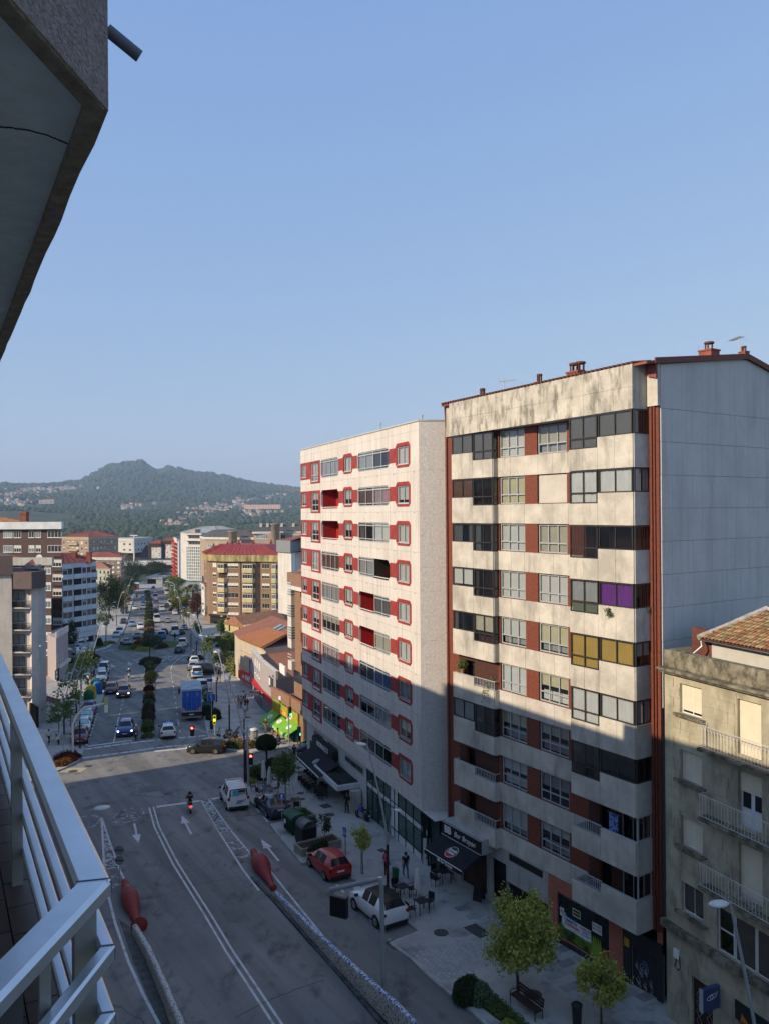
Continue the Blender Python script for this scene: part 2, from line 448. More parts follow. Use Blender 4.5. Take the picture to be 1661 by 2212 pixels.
def stone_block():
	u=Vector((.542,-.840));Z0=-24.3
	O=Vector((6.95,47.2))-u*5.4
	b=thing('apartment_building','tall apartment block of stained pale stone with brown window bays and red roof','building',(O.x,O.y,Z0),math.atan2(u.y,u.x))
	z=lambda v:v-Z0
	L=16.95
	heads=[4.86-2.8*k for k in range(9)]
	TOP=7.0
	mb=MB()
	holes=[]
	for h in heads:
		holes+=[(5.36,7.58,z(h-1.65),z(h)),(8.61,10.89,z(h-1.65),z(h))]
		holes+=[(2.0,2.9,z(h-2.45),z(h-.35)),(13.0,13.8,z(h-2.45),z(h-.35))]
	gh=[(4.3,5.7,.3,z(-21.25)),(5.7,9.2,.3,z(-22.2)),(9.98,13.63,.55,z(-21.2)),(15.06,16.8,.45,z(-21.5)),(1.3,3.9,.35,z(-21.4))]
	wall(mb,0,L,z(-20.35),z(TOP),holes,0,.22,0)
	mb.build('wall',[M_TILE_RED],b)
	mb=MB();wall(mb,0,9.3,.0,z(-20.35),gh,0,.25,0);mb.build('ground_floor_wall',[M_CONC],b)
	MB().box(.02,L-.02,.55,13.9,0,z(6.6)).build('interior',M_DARK,b)
	fr=.07
	c1=[('blind',M_BLIND_W,1),('blind',M_BLIND_C,1),('blind',M_BLIND_W,1),('blind',M_BLIND_W,1),('blind',M_BLIND_W,.70),('curtain',M_CURT_W,1),('blind',M_BLIND_C,.48),('blind',M_BLIND_W,.45),('blind',M_BLIND_W,.66)]
	c2=[('blind',M_BLIND_B,.7),('full',M_BLIND_W,1),('blind',M_BLIND_B,1),('blind',M_BLIND_W,1),('blind',M_BLIND_C,.72),('blind',M_BLIND_C,.45),('blind',M_BLIND_B,.42),('curtain',M_CURT_G,.5),('blind',M_BLIND_W,.36)]
	for k,h in enumerate(heads):
		for(x0,x1),spec in(((5.36,7.58),c1[k]),((8.61,10.89),c2[k])):
			if spec[0]=='full':
				o=window(b,T(x0+.03,.1,z(h-1.63)),x1-x0-.06,1.6,1,0,M_ALU,M_GLASS,None)
				mbb=MB();n=26
				for i in range(n):
					a=1.56*i/n+.02;c=1.56*(i+1)/n+.02
					mbb.add([(.05,-.02,a),(x1-x0-.11,-.02,a),(x1-x0-.11,-.005,c),(.05,-.005,c)],[(0,1,2,3)])
				mbb.build('roller_blind',mat('big_shutter',(.52,.49,.43),rough=.6,var=.08,scale=1.2),o)
			else:
				window(b,T(x0+.03,.08,z(h-1.63)),x1-x0-.06,1.6,3,.34,M_ALU,M_GLASS,spec[0],spec[1],spec[2],fw=.07)
				if spec[2]<1 and spec[0]=='blind':
					w2=x1-x0-.06
					MB().add([(.1,.19,.1),(w2-.1,.19,.1),(w2-.1,.2,.62),(.1,.2,.62)],[(0,1,2,3)]).build('curtain',M_CURT_W if k%2 else M_CURT_G,b,T(x0+.03,.08,z(h-1.63)))
	def clad(x0,x1,z0,z1,n,y=-.05,M=None):
		wd=(x1-x0)/n
		for i in range(n):
			jit=random.uniform(-.004,.004)
			mm=T(x0+i*wd+.006,y-.002*(i%2)+jit,z0+.004)
			piece('stone_slab',b,mm if M is None else M@mm,wd-.012,.045,z1-z0-.008,M_STONE)
	floors=MB()
	class _Para:
		def box(self,*a):MB().box(*a).build('balcony_parapet',M_CONC,b)
	para=_Para()
	for k,h in enumerate(heads):
		clad(5.26,12.18,z(h-2.8),z(h-1.66),6)
		para.box(1.26,3.37,-.40,-.28,z(h-2.8),z(h-1.19));para.box(3.37,5.25,-.40,-.28,z(h-2.8),z(h-1.7))
		clad(1.26,3.37,z(h-2.8),z(h-1.19),2,-.45);clad(3.37,5.25,z(h-2.8),z(h-1.7),2,-.45)
		MS=Matrix.Translation((5.25,-.40,0))@RZ(R(90))
		clad(0,.40,z(h-2.8),z(h-1.7),1,-.05,MS)
		floors.box(1.26,5.25,-.40,.3,z(h-2.8),z(h-2.62))
		para.box(5.13,5.25,-.28,0,z(h-2.8),z(h-1.7));para.box(1.26,1.36,-.28,0,z(h-2.8),z(h-1.19))
		para.box(12.19,14.13,-1.15,-1.03,z(h-2.8),z(h-1.7));para.box(14.13,16.34,-1.15,-1.03,z(h-2.8),z(h-1.19))
		para.box(16.22,16.34,-1.03,0,z(h-2.8),z(h-1.19));para.box(12.19,12.3,-1.03,0,z(h-2.8),z(h-1.7))
		clad(12.19,14.13,z(h-2.8),z(h-1.7),2,-1.2);clad(14.13,16.34,z(h-2.8),z(h-1.19),2,-1.2)
		MS=Matrix.Translation((16.34,-1.15,0))@RZ(R(90))
		clad(0,1.15,z(h-2.8),z(h-1.19),1,-.05,MS)
		floors.box(12.3,16.22,-1.03,.3,z(h-2.8),z(h-2.62))
	floors.build('floor_slab',M_CONC,b)
	M_BAY_SHADE=mat('shaded_brown_tile',(.070,.030,.021),rough=.6,var=.2,scale=5)  # red-brown tile darkened: the shade inside the bays is put into this colour
	for k,h in enumerate(heads):
		for x0,x1 in((1.36,5.13),(12.3,16.22)):
			MB().box(x0,x0+.62,-.02,-.001,z(h-2.6),z(h)).build('bay_shade_panel',M_BAY_SHADE,b);MB().box(x0+1.56,x1,-.02,-.001,z(h-2.6),z(h)).build('bay_shade_panel',M_BAY_SHADE,b);MB().box(x0+.62,x0+1.56,-.018,-.001,z(h-.34),z(h)).build('bay_shade_panel',M_BAY_SHADE,b)
	for xx in(1.26,12.19):
		MB().box(xx,xx+4,-.2,.3,z(heads[0]),z(heads[0])+.15).build('ceiling_slab',M_CONC,b)
	def bayw(x0,x1,y,zb,h_,cols,trans,spec,M=None,fm=None):
		mm=T(x0+.02,y,zb)
		window(b,mm if M is None else M@mm,x1-x0-.04,h_,cols,trans,fm or M_ALU_D,M_GLASS_D if spec is None else M_GLASS,*((None,None,1)if spec is None else spec),fw=.06)
	tp=('blind',M_BLIND_T,1);wc=('curtain',M_CURT_W,1);mu=('blind',M_BLIND_M,1)
	l1=[tp,('blind',M_BLIND_K,1),None,('blind',M_BLIND_W,.9),None,'open',('curtain',M_CURT_G,1),'open','open']
	l2=[tp,None,None,None,('blind',M_BLIND_B,.6),'open',None,'open','open']
	r1=[tp,wc,None,('curtain',M_CURT_G,.66),mu,wc,None,'open','open']
	r2=[tp,wc,None,('curtain',M_CURT_P,1),mu,wc,None,'open','open']
	r3=[None,('curtain',M_CURT_G,1),None,None,('blind',M_BLIND_B,.6),('curtain',M_CURT_G,1),None,'open','open']
	for k,h in enumerate(heads):
		if l1[k]!='open':
			bayw(1.26,3.35,-.43,z(h-1.19),1.17,2,0,l1[k])
			bayw(3.39,5.25,-.43,z(h-1.7),1.68,2,.32,l2[k])
			MS=Matrix.Translation((5.25,-.40,0))@RZ(R(90));bayw(.0,.4,-.02,z(h-1.7),1.68,1,.32,None,MS)
		else:
			mb=MB();zr=z(h-1.2)
			mb.box(3.39,5.25,-.37,-.33,zr,zr+.05);mb.box(3.39,5.25,-.37,-.33,z(h-1.66),z(h-1.63));mb.box(5.18,5.22,-.34,0,zr,zr+.05)
			for i in range(13):mb.box(3.43+i*.145,3.46+i*.145,-.365,-.335,z(h-1.7),zr)
			mb.build('railing',M_ALU,b)
		if r1[k]!='open':
			if k==3:
				bayw(12.19,14.11,-1.18,z(h-1.7),1.68,2,.32,r1[k])
				MB().box(12.3,14.05,-1.10,-1.08,z(h-1.66),z(h-1.2)).build('green_panel',M_BLIND_G,b)
			else:bayw(12.19,14.11,-1.18,z(h-1.7),1.68,2,.32,r1[k])
			bayw(14.15,16.3,-1.18,z(h-1.19),1.17,2,0,r2[k])
			MS=Matrix.Translation((16.34,-1.15,0))@RZ(R(90));bayw(.02,1.13,-.03,z(h-1.19),1.17,2,0,r3[k],MS)
		else:
			mb=MB();zr=z(h-1.15)
			mb.box(12.25,14.13,-1.12,-1.08,zr,zr+.05);mb.box(12.25,14.13,-1.12,-1.08,z(h-1.66),z(h-1.63))
			for i in range(14):mb.box(12.28+i*.14,12.31+i*.14,-1.115,-1.085,z(h-1.7),zr)
			mb.build('railing',M_ALU,b)
			window(b,T(14.6,-.09,z(h-1.9)),1.3,1.5,2,0,M_ALU,M_GLASS_D)
			MS=Matrix.Translation((16.34,-1.15,0))@RZ(R(90));window(b,MS@T(.1,-.0,z(h-1.19)),1.0,1.17,1,0,M_ALU,M_GLASS)
	a,e=Vector((1.05,-.45)),Vector((16.34,-1.2))
	ang=math.atan2(e.y-a.y,e.x-a.x);Lb=(e-a).length
	MP=Matrix.Translation((a.x,a.y,z(4.86)))@RZ(ang)
	MB().box(.01,Lb-.01,.055,1.0,.02,TOP-4.86-.02).build('roof_band',M_CONC,b,MP)
	n=14;wd=Lb/n
	for i in range(n):
		for r_ in range(2):
			piece('stone_slab',b,MP@T(i*wd+.005,random.uniform(-.004,.004),.004+r_*1.07),wd-.01,.05,1.06,M_STONE_TOP)
	MS=Matrix.Translation((16.34,-1.15,z(4.86)))@RZ(R(90))
	for r_ in range(2):piece('stone_slab',b,MS@T(.02,-.0,.004+r_*1.07),1.12,.05,1.06,M_STONE_TOP,key='side')
	MB().box(16.4,17.0,-.2,.0,z(5.0),z(7.1)).build('corner_stone',M_STONE,b)
	MB().box(.2,.95,-.12,-.0,z(4.9),z(6.9)).build('corner_stone',M_STONE,b)
	for i in range(15):
		piece('tile_panel',b,T(16.36,-.06,z(-20.3)+i*1.69),.58,.055,1.68,M_TILE_RED)
	mb=MB()
	mb.tube([(16.55,-.12,z(-20.3)),(16.55,-.12,z(5.0))],.05,8);mb.build('rain_pipe',M_TILE_RED,b)
	MB().tube([(16.72,-.12,z(-20.3)),(16.72,-.12,z(5.0))],.05,8).build('rain_pipe',M_TILE_RED,b)
	MB().tube([(.25,-.08,z(-21)),(.25,-.08,z(5.5)),(.25,-.2,z(6.9))],.05,8).build('rain_pipe',M_TILE_RED,b)
	ridge,eave=8.0,6.45
	prof=[(0,z(-20)),(14,z(-20)),(14,z(eave)),(7,z(ridge+.08)),(0,z(7.08))]
	vs=[(L,y_,z_)for y_,z_ in prof]+[(L-.3,y_,z_)for y_,z_ in prof]
	n=len(prof)
	MB().add(vs,[tuple(range(n)),tuple(range(n,2*n))[::-1]]+[(i,i+n,(i+1)%n+n,(i+1)%n)for i in range(n)]).build('gable_wall',M_GREY,b)
	MG=Matrix.Translation((L,0,0))@RZ(R(90))
	for c in range(12):
		x0=.05+c*.79
		for r_ in range(9):
			z0=4.88-1.6*r_-1.6;z1=z0+1.6
			piece('wall_panel',b,MG@T(x0,-.045-.004*((c+r_)%2),z(z0)+.012),.78,.04,1.582,M_GABLE)
		za=lambda y_:z(7.08+(ridge-7.0)*min(1,y_/7.0)if y_<7 else ridge-(ridge-eave)*(y_-7)/7)-.12
		zb_=z(4.88)
		MB().add([(x0,-.045,zb_+.012),(x0+.78,-.045,zb_+.012),(x0+.78,-.045,za(x0+.78)),(x0,-.045,za(x0)),(x0,0,zb_+.012),(x0+.78,0,zb_+.012),(x0+.78,0,za(x0+.78)),(x0,0,za(x0))],[(0,1,2,3),(0,4,5,1),(1,5,6,2),(2,6,7,3),(3,7,4,0)]).build('wall_panel',M_GABLE,b,MG)
	mb=MB()
	yk=[(-.75,z(7.02)),(7,z(ridge+.12)),(14.3,z(eave))]
	y0l,y0r=-.35,-1.1
	mb.add([(.1,y0l,z(7.02)),(L+.15,y0r,z(7.02)),(L+.15,7,z(ridge+.14)),(.1,7,z(ridge+.14)),(.1,14.3,z(eave)),(L+.15,14.3,z(eave)),(.1,y0l,z(6.9)),(L+.15,y0r,z(6.9)),(L+.15,7,z(ridge)),(L+.15,14.3,z(eave-.15)),(.1,7,z(ridge)),(.1,14.3,z(eave-.15))],[(0,1,2,3),(3,2,5,4),(6,7,1,0),(7,8,2,1),(8,9,5,2),(6,0,3,10),(10,3,4,11),(6,10,8,7),(10,11,9,8)])
	rf=mb.build('roof',M_ROOF_RED,b)
	mb=MB()
	for i in range(56):
		x=.3+i*.29
		yy=y0l+(y0r-y0l)*x/L
		mb.tube([(x,yy-.10,z(7.06)),(x,yy+1.3,z(7.06)+.2)],.085,6)
	tag(mb.build('eave_tiles',M_ROOF_TILE,rf),kind='stuff')
	MB().prismy([(16.5,z(6.45)),(17.02,z(6.3)),(17.02,z(7.2)),(16.5,z(7.1))],-.32,-.21).build('corner_flashing',M_ROOF_RED,rf)
	MB().bar((L+.17,-.5,z(7.1)),(L+.17,7,z(ridge+.05)),.06,.28).build('verge_flashing',M_TILE_RED,rf)
	MB().bar((L+.17,7,z(ridge+.05)),(L+.17,14,z(eave)),.06,.28).build('verge_flashing',M_TILE_RED,rf)
	inv=b.matrix_basis.inverted()if False else(Matrix.Translation((O.x,O.y,Z0))@RZ(math.atan2(u.y,u.x))).inverted()
	def chimney(px,py,Y,s,h_,kind):
		p=inv@at(px,py,Y)
		mb=MB()
		mb.box(-s*.5,s*.5,-s*.5,s*.5,-1.2,h_*.55)
		mb.box(-s*.56,s*.56,-s*.56,s*.56,h_*.5,h_*.58)
		c=mb.build('chimney',M_ROOF_RED,rf,T(*p))
		mb=MB()
		for q in((0,)if kind==1 else(-.25,.25)):
			mb.lathe([(s*.30,h_*.55),(s*.30,h_*.62)],10,0,T(q*s*1.1,0,0))
			for a_ in range(5):
				t_=a_*2*math.pi/5
				mb.box(-.03,.03,-.03,.03,h_*.6,h_*.92,0,T(q*s*1.1+math.cos(t_)*s*.25,math.sin(t_)*s*.25,0))
			mb.lathe([(s*.34,h_*.9),(s*.36,h_*.95),(s*.32,h_),(.02,h_)],10,0,T(q*s*1.1,0,0))
		mb.build('chimney_pot',M_ROOF_TILE,rf,T(*p))
	chimney(1042,872,51.0,.55,1.0,1);chimney(1165,849,47.0,.5,1.15,1);chimney(1247,830,44.6,.85,1.25,2)
	chimney(1532,780,42.5,.75,1.05,1);chimney(1607,775,43.0,.4,.7,1)
	def aerial(px,py,Y,h_,az):
		p=inv@at(px,py,Y)
		mb=MB();mb.tube([(0,0,-.8),(0,0,h_)],.03,6)
		d=Vector((math.cos(az),math.sin(az),0));q=Vector((-d.y,d.x,0))
		mb.tube([Vector((0,0,h_*.93))-d*.25,Vector((0,0,h_*.93))+d*.85],.022,5)
		for i in range(7):
			c_=Vector((0,0,h_*.93))+d*(-.2+i*.16)
			mb.tube([c_-q*.2+Vector((0,0,.0)),c_+q*.2],.014,4)
		for s_ in(-1,1):mb.tube([Vector((0,0,h_*.93))-d*.25,Vector((0,0,h_*.93+s_*.25))-d*.38-q*.2],.008,4)
		mb.build('roof_aerial',M_STEEL,rf,T(*p))
	aerial(1089,862,49.5,1.25,.4);aerial(1597,776,43.2,1.3,2.7);aerial(1520,780,42.6,.6,1.0);aerial(1313,812,44,.35,1.0)
	MB().tube([(0,0,0),(0,0,.55)],.05,8).build('vent_pipe',M_STEEL,rf,T(*(inv@at(1042,858,51.0))))
	MB().add([(4.3,.25,.3),(9.2,.25,.3),(9.2,2.2,.3),(4.3,2.2,.3),(4.3,2.2,3.2),(9.2,2.2,3.2)],[(0,1,2,3),(3,2,5,4)]).build('portal_recess',M_CONC,b)
	MB().box(4.3,9.2,.2,2.2,.25,.45).build('portal_step',M_CONC,b)
	MB().box(6.0,8.8,-.02,.1,z(-20.85),z(-20.45)).build('louvre_slot',M_BLACK,b)
	mb=MB()
	M_SALMON=mat('salmon_paint',(.40,.135,.09),rough=.7,var=.08)
	wall(mb,9.3,14.55,.0,z(-20.35),[(9.98,13.63,.75,z(-21.1))],0,.12,0,y=-.06)
	mb.build('shop_surround',M_SALMON,b)
	MB().box(9.3,14.55,-.10,-.05,.0,.72).build('shop_plinth',mat('black_granite',(.03,.03,.033),rough=.35,var=.25,scale=14),b)
	sw=MB().box(9.98,13.63,.04,.06,.75,z(-21.1)).build('shop_window',mat('black_shop_film',(.012,.013,.014),rough=.25,var=.1),b)
	M_VIN=mat('leafy_vinyl',(.02,.05,.006),rough=.5,c2=(.13,.20,.02),scale=1.6,lo=.42,hi=.58)
	MB().box(10.0,13.0,.025,.036,.8,1.5).build('fruit_vinyl',M_VIN,b)
	g1=mat('banana_green',(.20,.30,.03),rough=.5,var=.15)
	for i in range(4):
		x=12.35+i*.16
		MB().prismy([(x,.85),(x+.17,.82),(x+.27,1.1),(x+.22,1.75),(x+.12,1.9),(x+.08,1.3)],.012-.002*i,.024-.002*i).build('banana_print',g1,b)
	MB().box(13.1,13.6,.02,.034,.8,1.5).build('red_vinyl',mat('red_vinyl',(.25,.03,.02),rough=.5),b)
	MP_=mat('pasted_paper',(.62,.64,.66),rough=.9,var=.12,scale=3)
	ps=MB().prismy([(10.25,1.55),(10.3,2.22),(10.55,2.2),(10.6,2.05),(12.35,2.02),(12.38,1.42),(12.0,1.36),(10.9,1.42),(10.5,1.38)],.0,.016).build('torn_poster',MP_,b)
	mB,mR,mK=mat('poster_blue',(.03,.15,.42)),mat('poster_red',(.45,.04,.03)),mat('poster_black',(.02,.02,.02))
	for body,sz,x,zz,mm in(('TRABALLO',.19,10.95,2.08,mB),('DEREITOS',.19,10.97,1.88,mK),('SOBERANIA!',.19,11.0,1.68,mR),('MANIFESTACION',.105,12.0,1.90,mR),('EN VIGO',.10,12.0,1.74,mB),('AS 12 HORAS',.09,12.0,1.6,mB)):
		text(body,sz,'poster_print',mm,ps,T(x,-.006,zz)@RX(R(90)),.003,bold=.004)
	sp_=MB().box(10.12,10.42,.0,.014,1.95,2.4).build('small_poster',MP_,b)
	for q in range(2):MB().prismy([(10.19+q*.1,2.12),(10.24+q*.1,2.12),(10.25+q*.1,2.3),(10.20+q*.1,2.32)],-.008,.0).build('poster_figure',mR,sp_)
	p2=MB().box(12.45,13.1,.0,.016,2.1,2.6).build('for_rent_poster',MP_,b)
	text('SE ALQUILA',.11,'poster_print',mK,p2,T(12.77,-.006,2.47)@RX(R(90)),.003)
	text('986 375 501',.115,'poster_print',mK,p2,T(12.77,-.006,2.28)@RX(R(90)),.003)
	p3=MB().box(11.05,11.65,.0,.016,2.3,2.75).build('for_rent_poster',mat('yellowed_paper',(.40,.38,.24),rough=.9,var=.1),b)
	for i in range(2):MB().box(11.12,11.58,-.006,.0,2.4+i*.17,2.5+i*.17).build('poster_panel',mK,p3)
	M_GRAN=mat('black_granite',(.03,.03,.033))
	mb=MB();wall(mb,14.55,16.95,0,z(-20.9),[(15.06,16.6,.2,z(-21.7))],0,.18,0,y=-.08);mb.build('granite_surround',M_GRAN,b)
	mb=MB();n=22;zt=z(-21.7)-.2
	for i in range(n):
		a=.2+zt*i/n;c=.2+zt*(i+1)/n
		mb.add([(15.06,.05,a),(16.6,.05,a),(16.6,.07,c-.02),(15.06,.07,c-.02),(15.06,.09,c),(16.6,.09,c)],[(0,1,2,3),(3,2,5,4)])
	sh=mb.build('roller_shutter',mat('dark_shutter',(.025,.026,.03),rough=.5,var=.2),b)
	spray=mat('white_spray',(.50,.54,.58),rough=.8,var=.2,scale=8)
	for sx,sz,amp in((15.3,1.75,.12),(15.55,1.5,.16),(15.85,1.65,.12),(15.4,1.0,.2),(15.8,.95,.13),(16.15,1.2,.14),(16.2,.75,.12)):
		pts=[(sx+amp*math.sin(i*1.1)*(.5+.05*i),.043,sz-.03*i+amp*math.cos(i*1.45)*.8)for i in range(10)]
		MB().tube(pts,.012,4).build('graffiti_stroke',spray,sh)
	MB().tube([(15.72+.018*i*math.cos(i*.75),.042,1.7+.018*i*math.sin(i*.75))for i in range(20)],.014,4).build('graffiti_spiral',mat('pale_blue_spray',(.28,.40,.55),rough=.8),sh)
	MB().box(14.65,14.95,-.1,-.08,z(-21.9),z(-21.5)).build('yellow_notice',mat('yellow_notice',(.5,.30,.03),var=.2,scale=6),b)
	for i,(zz,hh)in enumerate(((1.6,.3),(2.2,.25))):
		MB().tube([(4.0+.1*math.sin(j*1.7),-.012,zz+hh*j/7)for j in range(8)],.012,4).build('graffiti_stroke',mat('blue_spray',(.12,.15,.30)),b)
	MB().box(16.6,16.93,-.03,.0,z(-20.9),z(-20.2)).build('salmon_pier',M_SALMON,b)
	MB().box(.65,4.66,-1.0,-.0,z(-20.85),z(-19.95)).build('sign_box',M_CONC,b)
	s_=MB().box(.68,4.64,-1.06,-1.003,z(-20.82),z(-19.98)).build('bar_sign',M_BLACK,b)
	text('BB',.62,'sign_lettering',M_WHITE,s_,T(1.35,-1.07,z(-20.4))@RX(R(90)),.01,bold=.02)
	text('Bar Brayan',.48,'sign_lettering',M_WHITE,s_,T(3.05,-1.07,z(-20.42))@RX(R(90)),.008,shear=.25)
	for zz in(-20.81,-19.995):MB().box(.68,4.64,-1.075,-1.061,z(zz)-.012,z(zz)+.012).build('sign_border',M_WHITE,s_)
	aw=MB().add([(.75,-1.06,z(-20.85)),(4.6,-1.06,z(-20.85)),(4.6,-2.5,z(-21.45)),(.75,-2.5,z(-21.45)),(4.6,-2.5,z(-21.72)),(.75,-2.5,z(-21.72)),(.75,-1.06,z(-20.9)),(4.6,-1.06,z(-20.9)),(4.6,-2.48,z(-21.5)),(.75,-2.48,z(-21.5)),(4.6,-2.48,z(-21.72)),(.75,-2.48,z(-21.72)),(.75,-1.06,z(-21.1)),(4.6,-1.06,z(-21.1))],[(0,1,2,3),(3,2,4,5),(6,9,8,7),(9,11,10,8),(0,3,5,11,9,12),(1,13,8,10,4,2)]).build('awning',mat('black_canvas',(.012,.013,.018),rough=.85,var=.2),b)
	text('BB Bar Brayan',.26,'awning_lettering',M_WHITE,aw,T(2.9,-2.51,z(-21.59))@RX(R(90)),.004,bold=.004)
	MB().box(.75,4.6,-2.52,-2.48,z(-21.46),z(-21.42)).build('awning_rail',M_ALU_W,aw)
	sl=math.atan2(-.6,-1.44)
	MA=T(2.7,-1.8,z(-20.85)-.308+.02)@RX(math.atan2(.6,1.44))
	MB().lathe([(.46,0),(.46,.006)],24,0,MA).build('awning_logo',M_WHITE,aw)
	MB().lathe([(.43,0),(.43,.012)],24,0,MA).build('awning_logo',M_BLACK,aw)
	MB().prism([(.425*math.cos(t),.425*math.sin(t))for t in[R(205)+R(130)*i/10 for i in range(11)]],.012,.016,0,MA).build('awning_logo',mat('logo_red',(.45,.03,.03)),aw)
	text('Estrella',.24,'awning_lettering',M_WHITE,aw,MA@T(0,.13,.02),.002,shear=.2,bold=.006)
	text('Galicia',.24,'awning_lettering',M_WHITE,aw,MA@T(0,-.08,.02),.002,shear=.2,bold=.006)
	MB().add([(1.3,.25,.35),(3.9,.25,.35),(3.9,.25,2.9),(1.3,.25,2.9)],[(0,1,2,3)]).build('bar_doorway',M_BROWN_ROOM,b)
	return b,z,inv
RB,RBz,RBinv=stone_block()
def white_block():
	u=Vector((.3965,-.918));Z0=-25.2
	b=thing('apartment_building','white apartment block with red octagonal window surrounds and cut corner','building',(-8.32,78.1,Z0),math.atan2(u.y,u.x))
	Mw=Matrix.Translation((-8.32,78.1,Z0))@RZ(math.atan2(u.y,u.x));inv=Mw.inverted()
	z=lambda v:v-Z0
	L,TOP,BOT=26.96,6.2,-20.45
	A,B_,C_,D,E,Fc=(.3,1.85),(3.42,5.5),(6.2,11.0),(12.36,14.2),(15.49,21.9),(23.36,25.3)
	heads=[4.70-2.8*k for k in range(9)]
	holes=[]
	openC={1,2};openE_l={4,5};openE_r={3}
	for k,h in enumerate(heads):
		holes+=[(*A,z(h-1.25),z(h)),(*B_,z(h-1.75),z(h)),(*C_,z(h-1.55),z(h+.15)),(*D,z(h-1.25),z(h)),(*E,z(h-1.45),z(h+.1)),(*Fc,z(h-1.3),z(h))]
	mb=MB();wall(mb,0,L,z(BOT),z(TOP),holes,0,.2,0)
	mb.build('wall',M_WHITE_WALL,b)
	mb=MB()
	for h in heads:
		for(x0,x1),za,zb in((C_,h-1.55,h+.15),(E,h-1.45,h+.1)):
			c=.34
			for sx,x in((1,x0),(-1,x1)):
				for sz,zz in((-1,zb),(1,za)):
					mb.prismy([(x,z(zz)),(x+sx*c,z(zz)),(x,z(zz+sz*c*.9))],-.001,.12)
	mb.build('corner_cuts',M_WHITE_WALL,b)
	pL=inv@Vector((2.37,53.35,0));pR=inv@Vector((4.30,53.25,0))
	d=Vector((pR.x-L,pR.y-0));dl=d.length;ang=math.atan2(d.y,d.x)
	MC=Matrix.Translation((L,0,0))@RZ(ang)
	MB().box(0,dl,.045,.5,z(BOT),z(TOP)).build('corner_wall',M_CONC,b,MC)
	rows=16;hh=(TOP-BOT)/rows
	for r_ in range(rows):
		xs=[0,dl*.5,dl]if r_%2==0 else[0,dl*.72,dl]
		for i in range(2):
			piece('granite_slab',b,MC@T(xs[i]+.003,.0+random.uniform(-.002,.002),z(BOT)+r_*hh+.003),xs[i+1]-xs[i]-.006,.044,hh-.006,M_GRANITE)
	MB().box(.02,L-.02,1.55,11,z(BOT),z(TOP)-.1).build('interior',M_DARK,b)
	MB().box(-.02,.0,.0,11,z(BOT),z(TOP)).build('end_wall',M_WHITE_WALL,b)
	MB().box(0,L+dl,.02,11.5,z(BOT)-.02,z(BOT)).build('soffit',M_WHITE_WALL,b)
	mb=MB()
	for k,h in enumerate(heads):mb.box(.02,L-.02,.2,1.54,z(h-1.95),z(h-1.78))
	mb.build('floor_slab',M_CONC,b)
	mb=MB()
	for x in(2.6,5.9,11.6,14.9,22.6):mb.box(x-.1,x+.1,.2,1.54,z(BOT),z(TOP)-.2)
	mb.build('party_walls',M_DARK,b)
	MB().prism([(-.05,-.07),(L+.02,-.07),(pR.x+.05,pR.y-.06),(pR.x+4,11),(-.05,11)],z(TOP),z(TOP)+.10).build('roof_coping',mat('pale_coping',(.42,.45,.47),rough=.5),b)
	MB().prism([(.4,.5),(L,.6),(L+1,10),(.4,10)],z(TOP)+.1,lambda x,y:z(TOP)+.1+(y-.5)*.03).build('roof',M_GREY,b)
	for px,py in((821,922),(911,905)):
		p=inv@at(px,py,60 if px<850 else 55)
		mb=MB();mb.tube([(0,0,-.6),(0,0,.25)],.06,8);mb.lathe([(.12,.22),(.12,.26),(.02,.3)],8)
		mb.build('vent_pipe',M_STEEL,b,T(*p))
	def ring(mb,x0,x1,za,zb,c,h,y):
		o=[(x0+c,za),(x1-c,za),(x1,za+c),(x1,zb-c),(x1-c,zb),(x0+c,zb),(x0,zb-c),(x0,za+c)]
		i=[(h[0],h[2]),(h[1],h[2]),(h[1],h[3]),(h[0],h[3])]
		vs=[(p[0],y,p[1])for p in o]+[(p[0],y,p[1])for p in i]+[(p[0],0,p[1])for p in o]+[(p[0],.06,p[1])for p in i]
		mb.add(vs,[(0,1,9,8),(1,2,9),(2,3,10,9),(3,4,10),(4,5,11,10),(5,6,11),(6,7,8,11),(7,0,8)]+[(12+k,12+(k+1)%8,(k+1)%8,k)for k in range(8)]+[(8+k,8+(k+1)%4,20+(k+1)%4,20+k)for k in range(4)])
	for k,h in enumerate(heads):
		for(x0,x1),hd,sl,m_ in((Fc,.25,.22,.27),(D,.24,.20,.21)):
			hz=1.3 if(x0,x1)==Fc else 1.25
			mb=MB();ring(mb,x0-m_,x1+m_,z(h-hz-sl),z(h+hd),.26,(x0,x1,z(h-hz),z(h)),-.03);mb.build('red_surround',M_REDBAND,b)
		for x0,x1,za,zb in((E[1]+.02,Fc[0]-.33,h-1.12,h-.05),(D[1]+.25,E[0]-.02,h-1.1,h-.05),(C_[1]+.02,D[0]-.25,h-1.1,h-.05)):
			piece('red_band',b,T(x0,-.012,z(za)),x1-x0,.032,zb-za,M_REDBAND)
		mb=MB();wall(mb,.06,C_[0]-.12,z(h-1.48),z(h+.18),[(*A,z(h-1.25),z(h)),(B_[0],B_[1],z(h-1.48),z(h))],0,.06,0,y=-.025)
		mb.box(B_[0]-.2,B_[0]-.002,-.025,.0,z(h-1.95),z(h-1.48));mb.box(B_[1]+.002,C_[0]-.12,-.025,0,z(h-1.95),z(h-1.48));mb.box(B_[0]-.002,B_[1]+.002,-.025,0,z(h-1.95),z(h-1.752))
		mb.build('red_surround',M_REDBAND,b)
	fb=lambda p:('blind',M_BLIND_W,p)
	fA=[.9,.8,1,1,.6,.6,.0,.8,.9];fB=[1,.4,.45,1,.3,.45,.6,.7,.3];fD=[1,.65,.5,.6,.85,.9,.85,.7,.9];fF=[1,.8,1,1,1,1,.0,.6,.95]
